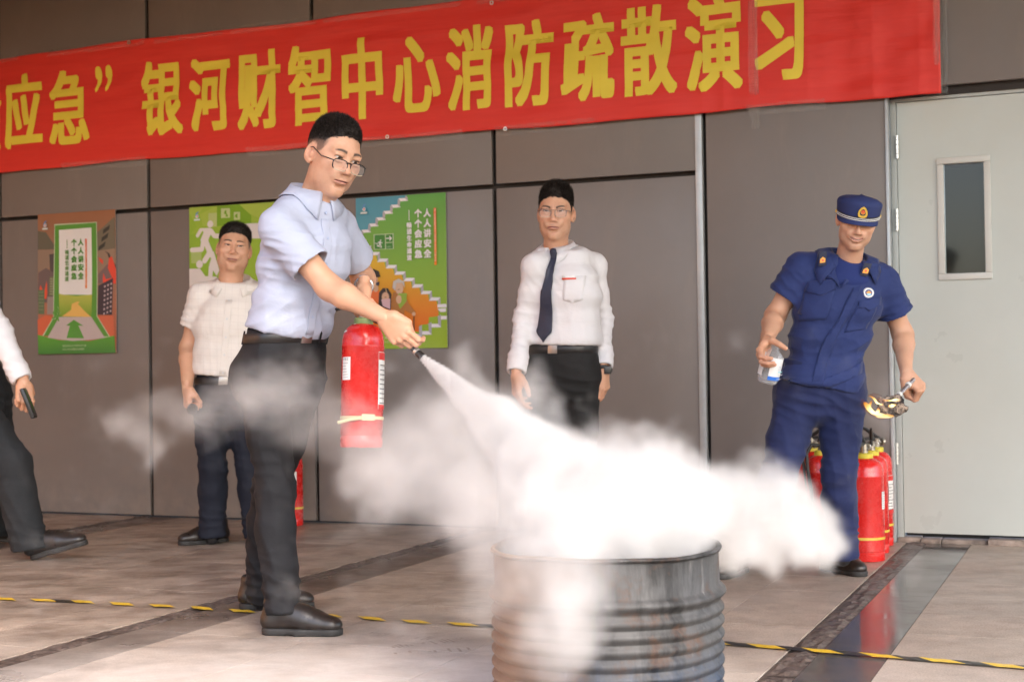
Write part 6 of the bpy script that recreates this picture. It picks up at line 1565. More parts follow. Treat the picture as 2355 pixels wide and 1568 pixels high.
    b = MB(); b.add([A3(x, y, .0042) for x, y in [(-.010, -.005), (0, -.003), (.010, -.005), (.006, -.0115), (0, -.0135), (-.006, -.0115)]], [tuple(range(6))]); b.build('badge_water', mat('badge_light_blue', (.30, .55, .72), .4, var=0), bd)
    # cap
    M_CAP = cloth_mat('cap_blue_twill', (.028, .040, .125), .8, var=.06, crumple=.2, bump=.4)
    Vp = []; n = 48; prof = [(.0865, .106, .022), (.0870, .1065, .028), (.0895, .107, .052), (.0925, .109, .074), (.0925, .1085, .081), (.089, .102, .089), (.078, .088, .095), (.048, .054, .100), (.001, .001, .102)]
    def ring(rx, ry, z):
        out = []
        for i in range(n):
            a = 2 * math.pi * i / n; zz = z + .012 * max(0, math.sin(a)) * (z > .07) - .010 * (1 - math.sin(a)) * .5 * (z > .07); out.append(X([rx * math.cos(a), -.010 + ry * math.sin(a), zz]))
        return out
    for p_ in prof: Vp += ring(*p_)
    Fp = [(i * n + k_, i * n + (k_ + 1) % n, (i + 1) * n + (k_ + 1) % n, (i + 1) * n + k_) for i in range(len(prof) - 1) for k_ in range(n)]
    Vp = np.array(Vp); Vp = Vp + (fbm((Vp) * 24, 2) * .0016)[:, None]
    cap = link('cap', mesh_np('cap', Vp, Fp), M_CAP, e); s_ = cap.modifiers.new('thickness', 'SOLIDIFY'); s_.thickness = .003; s_.offset = -1
    b = MB(); b.tube([X([.0940 * math.cos(a), -.010 + .1095 * math.sin(a), .079 + .006 * math.sin(a)]) for a in np.linspace(0, 2 * math.pi, 41)[:-1]], .0016, 6, closed=True); b.build('seam', M_CAP, cap, smooth=True)
    Vb = []; rows = 7; m_ = 30
    for side in (0, 1):
        for i in range(m_ + 1):
            a = math.radians(2 + 176 * i / m_); k_ = math.sin((i / m_) * math.pi)
            for j in range(rows):
                t_ = j / (rows - 1); ext = .028 * k_ ** .42 * t_; x = (.087 + ext * .10) * math.cos(a); y = -.010 + (.1065 + 0 * ext) * math.sin(a) + ext * .98
                z = .026 - ext * .52 - .10 * x * x * 4 * t_ * .5 - .014 * (abs(math.cos(a)) ** 2) * t_ - side * .0028; Vb.append(X([x, y, z]))
    N1 = (m_ + 1) * rows; Fb_ = []
    for i in range(m_):
        for j in range(rows - 1):
            a = i * rows + j; qd = (a, a + 1, a + rows + 1, a + rows); Fb_ += [qd, tuple(N1 + z_ for z_ in reversed(qd))]
        a = i * rows + rows - 1; Fb_.append((a, N1 + a, N1 + a + rows, a + rows))
    link('brim', mesh_np('brim', np.array(Vb), Fb_), M_CAP, cap)
    strap = lambda z0, off: [X([(.0875 + off) * math.cos(a), -.010 + (.1075 + off) * math.sin(a), z0 + .0]) for a in np.linspace(math.radians(4), math.radians(176), 40)]
    b = MB()
    for z0 in (.0215, .0285, .0355): b.tube(strap(z0, .0022), .0036, 6)
    b.build('strap', M_BLK, cap, smooth=True); b = MB()
    for z0 in (.0250, .0325): b.tube(strap(z0, .0056), .0017, 6)
    b.build('white_cord', M_WHT, cap, smooth=True)
    for sg in (-1, 1):
        c_ = X([sg * .0905, .0, .030]); b = MB(); b.lathe([(.001, -.004), (.007, -.002), (.008, .002), (.005, .006), (.001, .007)], 16, c_, np.stack([R[:, 1], R[:, 2], R[:, 0] * sg], 1)); b.build('cap_button', M_GOLD, cap, smooth=True)
    # cap emblem: a pointed gold wreath round a red disc
    O = X([0.004, -.010 + .1090, .058]); nn = nrm(R[:, 1] + R[:, 2] * .05); ex_ = R[:, 0]; uy = np.cross(nn, ex_); Q = lambda x, y, z: O + ex_ * x + uy * y + nn * z
    def shape(name, sc_, z0, z1, m, par):
        out = [(0, .030), (.010, .024), (.019, .010), (.022, -.004), (.019, -.016), (.010, -.021), (0, -.022), (-.010, -.021), (-.019, -.016), (-.022, -.004), (-.019, .010), (-.010, .024)]
        b = MB(); k_ = len(out); b.add([Q(x * sc_, (y - .003) * sc_ + .003, z) for z in (z0, z1) for x, y in out], [tuple(range(k_ - 1, -1, -1)), tuple(range(k_, 2 * k_))] + [(i, (i + 1) % k_, k_ + (i + 1) % k_, k_ + i) for i in range(k_)]); return b.build(name, m, par)
    em = shape('emblem', 1.0, -.001, .003, M_BLUED, cap); shape('gold_wreath', .88, .003, .0048, M_GOLD, em); shape('emblem_centre', .52, .0048, .0056, M_BLUED, em)
    b = MB(); b.lathe([(.0088, .0056), (.0088, .0066), (.0005, .0068)], 18, Q(0, .004, 0), np.stack([ex_, uy, nn], 1)); b.build('gold_disc', M_GOLD, em)
    b = MB(); b.lathe([(.0076, .0068), (.0076, .0074), (.0005, .0075)], 18, Q(0, .0055, 0), np.stack([ex_, uy, nn], 1)); b.build('red_disc', M_REDT, em)
    b = MB()
    for (x, y, r_) in ((0, .0075, .0016), (-.004, .004, .0009), (-.002, .0025, .0009), (.002, .0025, .0009), (.004, .004, .0009)): b.lathe([(r_, .0077), (r_, .0082), (.0002, .0083)], 8, Q(x, y, 0), np.stack([ex_, uy, nn], 1))
    b.build('emblem_stars', M_GOLD, em)['kind'] = 'stuff'
    shoe(e, FL(1940, 1318)[:2] + np.array([-.02, .07]), (.45, -.9, 0), L=.285, lace=True); shoe(e, FL(1700, 1325)[:2] + np.array([0, .08]), (-.5, -.86, 0), L=.285, lace=True)
    return J, xr, yr, xl, yl, zl
JF, XRF, YRF, XLF, YLF, ZLF = person_fire()
# ---------------------------------------------------------------- the man walking in at the left edge
def person_left():
    Y = 6.95; e = add_person('man in long white sleeves and dark trousers walking in, cut off by the left edge', FL(30, 1285))
    f, l = body_frame(72); hs = 1.05; hc = P(-165, 470, Y + .1); R = rot_head(80, 0, 0); o = dict(h=.003, ns=800)
    hd = build_head(e, o, hc, R, hs)
    J = dict(shR=P(-92, 618, Y - .17), elR=P(-2, 762, Y - .22), wrR=P(54, 880, Y - .30), shL=P(-110, 615, Y + .2), elL=P(-150, 745, Y + .25), wrL=P(-110, 850, Y + .15), waist=P(-76, 832, Y + .02), pelvis=P(-52, 900, Y))
    J['neck'] = P(-120, 560, Y + .02)
    leg_joints(J, l, dict(R=P(30, 1065, Y - .06), L=P(-12, 1075, Y + .22)), dict(R=P(72, 1262, Y - .05), L=P(0, 1210, Y + .62)), w=.09)
    xr = nrm(.14 * RT - .95 * UP - .1 * FW); yr = nrm(-RT * .55 + .75 * FW)
    hR = place_hand([(40, 62, 40), (44, 66, 42), (48, 68, 42), (52, 70, 44)], TH_FIST, J['wrR'], xr, yr, True, cut=-.040); hL = place_hand(RELAX, TH_OPEN, J['wrL'], -UP, nrm(-RT), False, cut=-.040)
    make_skin(e, J, hd, [hR, hL], f, l, arm=(.038, .034, .034, .027))
    fs = [(J['elR'], nrm(RT + UP * .2), UP, .11, .05, .006), (mid(J['elR'], J['wrR'], .7), nrm(RT + UP * .6), UP, .09, .04, .005), (mid(J['shR'], J['elR'], .5), nrm(RT - UP * .6), UP, .1, .05, .004)]
    make_shirt(e, J, f, l, M_WHITE, h=.0075, long=True, foldspec=fs, amp=(.003, .06), sl=(.064, .074, .062), blouse=.02)
    make_trousers(e, J, f, l, M_TROU_G, h=.0078, rad=(.104, .090, .090), waist=(.158, .12), amp=(.0045, .07))
    M_SOCK = mat('blue_sock', (.05, .10, .30), .9, var=.1)
    shoe(e, FL(66, 1287)[:2] + np.array([.10, .0]), (1, -.10, 0), pitch=15, L=.30, lace=True, z0=.0); shoe(e, FL(0, 1243)[:2], (1, .05, 0), pitch=-4, L=.29, z0=.0)
    # handset
    t = empty('radio_handset', J['wrR']); tag(t, 'slim black handset held low by the man at the left edge', 'handset')
    a = P(52, 893, Y - .36); b_ = P(79, 961, Y - .36); z = nrm(b_ - a); x = nrm(np.cross(z, FW)); b = MB(); L = np.linalg.norm(b_ - a); b.box(mid(a, b_), (.018, .052, L), np.stack([x, np.cross(z, x), z], 1), .005); b.build('case', M_BLK, t, smooth=True)
    b = MB(); b.box(mid(a, b_) + x * .0095, (.002, .044, L * .86), np.stack([x, np.cross(z, x), z], 1), .0008); b.build('screen', mat('dark_screen', (.02, .02, .022), .1, var=0), t, smooth=True)
person_left()
# ================================================================== THINGS IN HANDS
# extinguisher hanging from the spraying man's far hand
ex = extinguisher('red fire extinguisher hanging from the hand of the man spraying, powder streaming from its hose', R=.0745, H=.435, ring=M_OLIVE, pale=True, hose=False)
ext_labels(ex, .0745, -150); 
p = curved_label(.0745, math.radians(-38), math.radians(20), .135, .335, lab_rows(9), band=[(.86, .99, (.60, .02, .02)), (.0, .08, (.60, .02, .02))]); p.build('label', ex)
b = MB(); b.lathe([(.012, 0), (.016, .0005), (.014, .0012), (.001, .0014)], 12, (-.044, -.030, .4185), Matrix.Rotation(math.radians(-38), 3, 'Y') @ Matrix.Rotation(math.radians(25), 3, 'X'), sx=1.6, sy=.8); b.build('paper_scrap', M_LBL, ex)
b = MB(); b.box((.03, -.074, .105), (.05, .004, .022), Matrix.Rotation(.5, 3, 'Z'), .002); b.tube([(.02, -.078, .104), (-.03, -.082, .097), (-.075, -.070, .086)], .006); b.build('band_tail', M_BANDP, ex, smooth=True)
top = P(836, 741, 5.02); bot = P(831, 1030, 4.98)
z_ = nrm(top - bot); x_ = nrm(RT - z_ * (RT @ z_)); y_ = np.cross(z_, x_)
place_root(ex, bot, np.stack([x_, y_, z_], 1))
# its hose and nozzle
tipN = P(973, 823, 4.75); ax_ = XRA; hp = JA['wrR'] + XRA * .10 + YRA * .036
nz0 = P(944, 795, 4.775); d_ = nrm(tipN - nz0)
fr = np.stack([nrm(np.cross(UP, d_)), np.cross(d_, nrm(np.cross(UP, d_))), d_], 1); Ln = np.linalg.norm(tipN - nz0)
nzl = empty('spray_nozzle', nz0); tag(nzl, 'black nozzle with a metal ring held out by the man spraying', 'nozzle')
b = MB(); b.lathe([(.009, -.03), (.0105, -.028), (.0105, Ln * .36), (.010, Ln * .37)], 16, nz0, fr); b.build('grip_end', M_BLK, nzl, smooth=True, angle=40)
b = MB(); b.lathe([(.0108, Ln * .37), (.0128, Ln * .39), (.0128, Ln * .52), (.0135, Ln * .54), (.0120, Ln * .56)], 18, nz0, fr); b.build('metal_ring', M_STEEL, nzl, smooth=True, angle=40)
b = MB(); b.lathe([(.0118, Ln * .56), (.0128, Ln * .6), (.0142, Ln), (.0122, Ln * .99), (.010, Ln * .6)], 18, nz0, fr, cap=False); b.build('horn', M_BLK, nzl, smooth=True, angle=40)
v0 = top + np.array([0, 0, .03]); A = [nz0 - d_ * .02, hp - XRA * .03, JA['wrR'] + YRA * .05 - UP * .01, mid(JA['wrR'], v0, .4) + FW * .07 - UP * .02, mid(JA['wrR'], v0, .75) + FW * .06 - UP * .0, v0 + RT * .02]
q = []
for i in range(len(A) - 1):
    p0, p1, p2, p3 = A[max(i - 1, 0)], A[i], A[i + 1], A[min(i + 2, len(A) - 1)]
    for k in range(8):
        t = k / 8; q.append(.5 * ((2 * p1) + (-p0 + p2) * t + (2 * p0 - 5 * p1 + 4 * p2 - p3) * t * t + (-p0 + 3 * p1 - 3 * p2 + p3) * t ** 3))
b = MB(); b.tube(q, .008, 8); b.build('hose', M_RUB, nzl, smooth=True)
# alcohol bottle
def clear_mat(name, alpha):
    m, t, b = new_mat(name); T = NT(t); b.inputs['Base Color'].default_value = (.62, .64, .66, 1); b.inputs['Roughness'].default_value = .06; b.inputs['Specular IOR Level'].default_value = .8
    lw = T.n('ShaderNodeLayerWeight'); lw.inputs[0].default_value = .35; T.l(T.ramp(lw.outputs['Facing'], [(.1, alpha), (.85, alpha + .45)]), b.inputs['Alpha']); return m
M_PET = clear_mat('clear_plastic', .10); M_LIQ = clear_mat('alcohol', .22)
YB = 5.67; b0 = P(1763, 881, YB); b1 = P(1784.5, 788, YB - .03); zb_ = nrm(b1 - b0); HB = np.linalg.norm(b1 - b0); xb = nrm(RT - zb_ * (RT @ zb_)); yb = np.cross(zb_, xb); RB = np.stack([xb, yb, zb_], 1)
bot_ = empty('bottle', b0); tag(bot_, 'clear plastic alcohol bottle with a white and blue label in the fireman\'s hand', 'bottle')
rb = .042; prof = [(.002, .006), (rb * .6, .003), (rb * .86, .004), (rb * .97, .016), (rb, .030), (rb, HB - .062), (rb * .93, HB - .050), (rb * .62, HB - .036), (rb * .36, HB - .028), (rb * .34, HB - .004), (rb * .36, HB)]
inn = [(r - .0016, z) for r, z in reversed(prof)]; inn[-1] = (.002, .0085)
b = MB(); b.lathe(prof + [(rb * .36 - .0008, HB + .0006)] + inn, 40, b0, RB, cap=False); b.build('bottle_body', M_PET, bot_, smooth=True, angle=60)
b = MB(); lv = .045; b.lathe([(.002, .009), (rb * .6, .0068), (rb * .84, .008), (rb * .94, .018), (rb - .0022, .031), (rb - .0022, lv), (.001, lv)], 40, b0, RB, cap=False); b.build('liquid', M_LIQ, bot_, smooth=True, angle=60)
for k in range(3):
    b = MB(); zz = HB - .010 - .006 * k; b.lathe([(rb * .345, zz - .0012), (rb * .40, zz), (rb * .345, zz + .0012)], 24, b0, RB, cap=False); b.build('thread', M_PET, bot_, smooth=True)
def bplace(a0, a1, z0, z1, off=.0008):
    def place(u, v, z=0):
        a = a0 + (a1 - a0) * u; r = rb + off + z; return b0 + RB @ np.array([r * math.cos(a), r * math.sin(a), z0 + (z1 - z0) * v])
    return place
p = Print(.113, HB * .54, bplace(math.radians(-104), math.radians(50), .022, .022 + HB * .54), .0003)
p.grid(lambda u, v: (.74, .74, .74), 14, 6)
p.k += 1; n = len(p.V)
for vv in (.0, .17):
    for i in range(15): p.V.append(p.place(i / 14, vv, p.k * p.lift)); p.C.append((.03, .16, .58))
p.F += [[n + i, n + i + 1, n + 16 + i, n + 15 + i] for i in range(14)]
p.line('75%', .31, .56, .0095, (.28, .36, .44), 0, .8); p.line('DISINFECTANT', .29, .47, .0062, (.30, .38, .46), 0, .52)
for i in range(6): p.rect(.29 + i * .06, .385, .345 + i * .06, .435, (.30, .66, .72)); p.k -= 1
p.k += 1; p.line('净含量500ml', .28, .06, .0062, (.72, .76, .82)); p.rect(.28, .30, .70, .315, (.6, .62, .64)); p.rect(.28, .27, .64, .285, (.6, .62, .64)); p.rect(.52, .78, .70, .80, (.25, .3, .4)); p.rect(.48, .70, .70, .712, (.5, .53, .56))
p.build('label', bot_)
p = Print(.08, HB * .52, bplace(math.radians(-250), math.radians(-140), .034, .034 + HB * .56), .0003); p.grid(lambda u, v: (.72, .72, .72), 14, 4); p.build('label', bot_)
# burning torch: metal tube, charred cloth wad and flames
YT = JF['wrL'] @ np.array([0, 1, 0]); hold = JF['wrL'] + XLF * .085 + YLF * .034
g0 = P(2088, 886, 5.66); g1 = P(2067, 908, 5.60); gc = P(2049, 932, 5.55); dt = nrm(g1 - g0)
tor = empty('burning_torch', g0); tag(tor, 'metal rod with a charred burning cloth wad, held out by the man in blue', 'torch')
M_ROD = mat('steel_rod', (.46, .40, .38), .28, metal=.8, var=.15, vs=40); fr = np.stack([nrm(np.cross(UP, dt)), np.cross(dt, nrm(np.cross(UP, dt))), dt], 1); Lr = np.linalg.norm(g1 - g0)
b = MB(); b.lathe([(.0085, -.055), (.0085, Lr + .05)], 16, g0, fr); b.build('rod', M_ROD, tor, smooth=True, angle=40)
M_COL = mat('pale_collar', (.62, .62, .58), .4, var=.05)
for zz in (-.004, Lr - .004):
    b = MB(); b.lathe([(.0090, zz - .008), (.0118, zz - .006), (.0118, zz + .006), (.0090, zz + .008)], 18, g0, fr, cap=False); b.build('collar', M_COL, tor, smooth=True, angle=40)
F = Field(gc - .11, gc + .11, .0035)
F.ell(gc, (.042, .032, .030), .01); F.ell(gc - RT * .030 + UP * .004, (.024, .022, .022), .02); F.ell(gc + RT * .026 - UP * .006, (.030, .022, .022), .018); F.ell(gc + RT * .006 - UP * .022, (.030, .022, .016), .02); F.ell(gc + RT * .048 - UP * .012, (.014, .012, .010), .016); F.ell(gc + UP * .022 + RT * .012, (.028, .02, .014), .018)
V, Fc = F.mesh(0); N = vnormals(V, Fc); V = V + N * (((1 - 2 * np.abs(fbm(V * 42, 2))) * .006 + fbm(V * 110, 2) * .0032))[:, None]
m, t, bb_ = new_mat('charred_cloth'); T = NT(t); n1 = T.noise(T.obj(), 34, 5, .65, .6); n2 = T.noise(T.obj(), 75, 4, .7)
base = T.mix(T.ramp(n1, [(.44, 0), (.56, 1)]), (.014, .011, .010), (.36, .27, .20)); base = T.mix(T.ramp(n2, [(.52, 0), (.62, .85)]), base, (.05, .03, .025)); T.l(base, bb_.inputs['Base Color']); bb_.inputs['Roughness'].default_value = .9
T.bump(n2, .8, .004, bb_); link('cloth_wad', mesh_np('cloth_wad', V, Fc), m, tor)
m, t, bb_ = new_mat('flame'); T = NT(t); t.nodes.clear(); fo = T.n('ShaderNodeOutputMaterial')
at = T.n('ShaderNodeAttribute'); at.attribute_name = 'burn'; em = T.n('ShaderNodeEmission'); tr = T.n('ShaderNodeBsdfTransparent'); mx = T.n('ShaderNodeMixShader')
cr = T.n('ShaderNodeValToRGB'); els = cr.color_ramp.elements; els[0].position = 0; els[0].color = (1, .10, .01, 1); els[1].position = 1; els[1].color = (1, .80, .34, 1); e_ = els.new(.45); e_.color = (1, .38, .05, 1)
hn = T.math('ADD', at.outputs['Fac'], T.math('MULTIPLY', T.math('SUBTRACT', T.noise(T.obj(), 60, 3), .5), .35)); T.l(hn, cr.inputs[0]); T.l(cr.outputs[0], em.inputs[0]); T.l(T.math('MULTIPLY', T.math('POWER', T.math('MAXIMUM', hn, 0.0), 1.3), .60), em.inputs[1])
T.l(T.ramp(hn, [(.05, 0), (.42, .62), (.8, .95)]), mx.inputs[0]); lw_ = T.n('ShaderNodeLayerWeight'); lw_.inputs[0].default_value = .4; T.l(T.math('MULTIPLY', T.ramp(hn, [(.02, 0), (.42, .7), (.8, 1.0)]), T.math('SUBTRACT', 1.0, T.math('POWER', lw_.outputs['Facing'], 1.2)), True), mx.inputs[0]); T.l(tr.outputs[0], mx.inputs[1]); T.l(em.outputs[0], mx.inputs[2]); T.l(mx.outputs[0], fo.inputs[0]); M_FLAME = m
def flame(pts, rs, peak=.5, Yd=5.50, k0=0):
    """a tongue of fire along a path of image points at depth Yd; round in section"""
    C_ = [P(x, y, Yd + dz) for x, y, dz in pts]; q = []; r = []
    for i in range(len(C_) - 1):
        p0, p1, p2, p3 = C_[max(i - 1, 0)], C_[i], C_[i + 1], C_[min(i + 2, len(C_) - 1)]
        for k in range(6):
            s = k / 6; q.append(.5 * ((2 * p1) + (-p0 + p2) * s + (2 * p0 - 5 * p1 + 4 * p2 - p3) * s * s + (-p0 + 3 * p1 - 3 * p2 + p3) * s ** 3)); r.append(rs[i] * (1 - s) + rs[i + 1] * s)
    q.append(C_[-1]); r.append(rs[-1]); b = MB(); n = 12; b.tube(q, r, n)
    V = np.array(b.v); V = V + np.stack([vnoise(V * 60 + k0), vnoise(V * 60 + 40 + k0), vnoise(V * 60 + 80)], 1) * .0035
    me = mesh_np('flame', V, b.f); u = np.repeat(np.linspace(0, 1, len(q)), n); heat = np.clip(1.15 - np.abs(u - peak) * 1.5, .12, 1.0)
    a = me.attributes.new('burn', 'FLOAT', 'POINT'); a.data.foreach_set('value', heat.astype(np.float32)); return link('flame', me, M_FLAME, tor)
flame([(2056, 957, 0), (2030, 954, -.01), (2012, 949, -.01), (2002, 942, 0), (1993, 932, 0), (1986, 925, 0)], [.002, .006, .008, .009, .009, .002], .45)
flame([(2006, 944, 0), (2000, 936, 0), (2003, 926, 0), (2008, 918, 0)], [.006, .007, .004, .0008], .2, k0=9)
flame([(2017, 948, 0), (2020, 940, 0), (2022, 934, 0)], [.006, .004, .0008], .1, k0=19)
flame([(2030, 932, 0), (2018, 925, 0), (2008, 915, 0), (1996, 911, 0)], [.002, .0045, .0035, .0008], .3, k0=29)
flame([(2028, 919, -.03), (2045, 921, -.045), (2062, 919, -.045), (2070, 922, -.03)], [.001, .0035, .004, .001], .6, k0=39)
flame([(2042, 932, -.042), (2052, 933, -.05), (2062, 930, -.045)], [.002, .007, .0015], .5, k0=49)
flame([(1988, 929, .02), (1998, 945, .02), (2020, 957, .02), (2052, 960, .02)], [.001, .003, .0045, .001], .9, k0=59)
for k_, (pp, rr_) in enumerate((([(2056, 958, .01), (2026, 958, .01), (2004, 948, .01), (1988, 930, .01), (1982, 918, .01)], [.006, .012, .015, .013, .004]), ([(2040, 930, .02), (2020, 918, .02), (2000, 908, .02)], [.006, .010, .003]), ([(2030, 912, 0), (2012, 905, 0), (1998, 908, 0)], [.003, .006, .002]))):
    o = flame(pp, rr_, .5, k0=70 + k_); a = o.data.attributes['burn']; a.data.foreach_set('value', np.full(len(o.data.vertices), .13, np.float32))
# ================================================================== POWDER SMOKE
def coarse_noise(shape, cell, rng, stretch=(1, 1, 1)):
    """smooth random field on a voxel grid; cell = feature size in voxels"""
    out = None; mats = []
    dims = []
    for n, s in zip(shape, stretch):
        c = cell * s; m = int(math.ceil(n / c)) + 4; x = np.arange(n) / c + rng.uniform(0, 1); i = np.floor(x).astype(int); f = x - i
        B = np.zeros((n, m), np.float32); w = np.stack([(1 - f) ** 3 / 6, (3 * f ** 3 - 6 * f ** 2 + 4) / 6, (-3 * f ** 3 + 3 * f ** 2 + 3 * f + 1) / 6, f ** 3 / 6], 1)
        for k in range(4): B[np.arange(n), np.minimum(i + k, m - 1)] += w[:, k]
        mats.append(B); dims.append(m)
    R = rng.uniform(-1, 1, dims).astype(np.float32) * 2.2
    return np.einsum('ai,bj,ck,ijk->abc', *mats, R, optimize=True)
def grid_fbm(shape, cell, octs, rng, gain=.5, stretch=(1, 1, 1)):
    s = 0; a = 1
    for k in range(octs): s = s + a * coarse_noise(shape, max(cell / 2 ** k, 1.6), rng, stretch); a *= gain
    return s
def smoke_object(name, lo, hi, h, dens_fn, mtl):
    lo = np.asarray(lo, float); n = np.ceil((np.asarray(hi, float) - lo) / h).astype(int) + 1; hi = lo + (n - 1) * h
    D = dens_fn(lo, n, h).astype(np.float32)
    D[[0, -1]] = 0; D[:, [0, -1]] = 0; D[:, :, [0, -1]] = 0
    me = bpy.data.meshes.new(name); me.vertices.add(D.size); a = me.attributes.new('amount', 'FLOAT', 'POINT'); a.data.foreach_set('value', D.ravel())
    o = bpy.data.objects.new(name, me); COL.objects.link(o); me.materials.append(mtl)
    ng = bpy.data.node_groups.new(name + '_field', 'GeometryNodeTree')
    ng.interface.new_socket('Geometry', in_out='INPUT', socket_type='NodeSocketGeometry'); ng.interface.new_socket('Geometry', in_out='OUTPUT', socket_type='NodeSocketGeometry')
    nd = ng.nodes; L = ng.links.new
    gi = nd.new('NodeGroupInput'); go = nd.new('NodeGroupOutput'); vc = nd.new('GeometryNodeVolumeCube'); si = nd.new('GeometryNodeSampleIndex'); na = nd.new('GeometryNodeInputNamedAttribute'); na.inputs[0].default_value = 'amount'
    vc.inputs['Min'].default_value = lo; vc.inputs['Max'].default_value = hi
    for k, q in zip('XYZ', n): vc.inputs['Resolution ' + k].default_value = int(q)
    pos = nd.new('GeometryNodeInputPosition'); sp = nd.new('ShaderNodeSeparateXYZ'); L(pos.outputs[0], sp.inputs[0])
    def mt(op, a, b=None):
        x = nd.new('ShaderNodeMath'); x.operation = op
        for i, q in enumerate((a, b)):
            if q is None: continue
            if isinstance(q, (int, float)): x.inputs[i].default_value = q
            else: L(q, x.inputs[i])
        return x.outputs[0]
    ix = [mt('ROUND', mt('MULTIPLY', mt('SUBTRACT', sp.outputs[k], float(lo[k])), 1.0 / h)) for k in range(3)]
    # whole numbers in two steps, so no precision is lost in large grids
    fi = nd.new('FunctionNodeFloatToInt'); fi.rounding_mode = 'ROUND'
    def imath(op, a, b):
        x = nd.new('FunctionNodeIntegerMath'); x.operation = op
        for i, q in enumerate((a, b)):
            if isinstance(q, int): x.inputs[i].default_value = q
            else: L(q, x.inputs[i])
        return x.outputs[0]
    ii = []
    for v in ix:
        fi = nd.new('FunctionNodeFloatToInt'); fi.rounding_mode = 'ROUND'; L(v, fi.inputs[0]); ii.append(fi.outputs[0])
    idx = imath('ADD', imath('MULTIPLY', imath('ADD', imath('MULTIPLY', ii[0], int(n[1])), ii[1]), int(n[2])), ii[2])
    L(gi.outputs[0], si.inputs[0]); L(na.outputs[0], si.inputs['Value']); L(idx, si.inputs['Index']); L(si.outputs[0], vc.inputs['Density'])
    sm = nd.new('GeometryNodeSetMaterial'); sm.inputs['Material'].default_value = mtl; L(vc.outputs[0], sm.inputs[0]); L(sm.outputs[0], go.inputs[0])
    o.modifiers.new('field', 'NODES').node_group = ng
    return o
m = bpy.data.materials.new('powder_smoke'); m.use_nodes = True; t = m.node_tree; t.nodes.clear(); T = NT(t)
ou = T.n('ShaderNodeOutputMaterial'); pv = T.n('ShaderNodeVolumePrincipled'); T.l(pv.outputs[0], ou.inputs['Volume'])
pv.inputs['Color'].default_value = (.875, .868, .862, 1); pv.inputs['Density'].default_value = 1.0; pv.inputs['Anisotropy'].default_value = 0.0
M_SMOKE = m
# puffs: image x, image y, radius in image px, depth, peak density (1/m), softness
PUFF = []
def puff(x, y, r, Y, d, soft=.5): PUFF.append((P(x, y, Y), r * Y / FPX, d, soft))
for a in [(1250, 1085, 70, 3.98), (1300, 1075, 80, 3.95), (1385, 1070, 92, 3.85), (1465, 1085, 98, 3.8), (1555, 1095, 92, 3.85), (1310, 1160, 110, 3.8), (1400, 1165, 130, 3.7), (1500, 1170, 130, 3.7), (1590, 1180, 105, 3.75), (1250, 1180, 95, 3.8), (1225, 1235, 80, 3.7), (1180, 1252, 52, 3.78), (1235, 1268, 55, 3.62), (1610, 1250, 60, 3.72), (1480, 1275, 70, 3.58), (1340, 1282, 60, 3.55), (1320, 1240, 110, 3.62), (1400, 1240, 120, 3.6), (1540, 1235, 105, 3.65)]: puff(*a, 26, .50)
for a in [(1655, 1115, 88, 3.95), (1720, 1108, 80, 4.05), (1780, 1108, 74, 4.1), (1690, 1180, 100, 4.0), (1790, 1175, 92, 4.1), (1850, 1200, 74, 4.15), (1895, 1228, 64, 4.2), (1880, 1272, 54, 4.15), (1810, 1240, 76, 4.1), (1730, 1245, 80, 4.0), (1918, 1262, 46, 4.2), (1925, 1225, 44, 4.2), (1890, 1185, 48, 4.2), (1860, 1150, 46, 4.15), (1900, 1290, 44, 4.15), (1845, 1275, 60, 4.1), (1770, 1290, 58, 4.05), (1700, 1275, 60, 3.98), (1835, 1115, 44, 4.1)]: puff(*a, 23, .72)
for a in [(1345, 1010, 40, 3.95), (1405, 1008, 36, 3.9), (1440, 1012, 30, 3.9), (1510, 1015, 38, 3.9), (1580, 1035, 36, 3.95), (1640, 1045, 34, 4.0), (1750, 1045, 34, 4.05), (1800, 1055, 30, 4.1), (1845, 1135, 36, 4.15)]: puff(*a, 12, .85)
for a in [(1660, 1250, 66, 3.95), (1720, 1300, 46, 4.0), (1770, 1318, 38, 4.05), (1850, 1292, 44, 4.1), (1690, 1290, 52, 3.95), (1905, 1302, 30, 4.15)]: puff(*a, 17, .75)
for a in [(1290, 1310, 105, 3.36), (1250, 1375, 92, 3.33), (1310, 1400, 100, 3.30), (1275, 1465, 98, 3.28), (1300, 1520, 72, 3.28), (1370, 1330, 76, 3.38), (1350, 1460, 66, 3.28), (1205, 1310, 76, 3.40)]: puff(*a, 6.0, 1.0)
for a in [(1150, 1270, 90, 3.6), (1130, 1370, 70, 3.5), (1180, 1190, 110, 3.85), (1120, 1230, 90, 3.8)]: puff(*a, 6.5, 1.1)
for a in [(1215, 985, 74, 4.15), (1245, 1015, 56, 4.1), (1175, 935, 66, 4.25), (1130, 890, 58, 4.3), (1085, 850, 54, 4.4), (1255, 965, 40, 4.15), (1210, 900, 46, 4.25)]: puff(*a, 10, .95)
for a in [(1000, 1035, 130, 4.3), (1080, 1075, 140, 4.15), (1140, 1130, 130, 4.0), (950, 990, 100, 4.4), (930, 1090, 110, 4.35), (1010, 1140, 105, 4.2), (1090, 1180, 95, 4.05), (870, 1050, 85, 4.45), (1030, 930, 85, 4.4), (900, 1140, 60, 4.3), (860, 1090, 55, 4.4), (1090, 990, 90, 4.2)]: puff(*a, 5.2, 1.25)
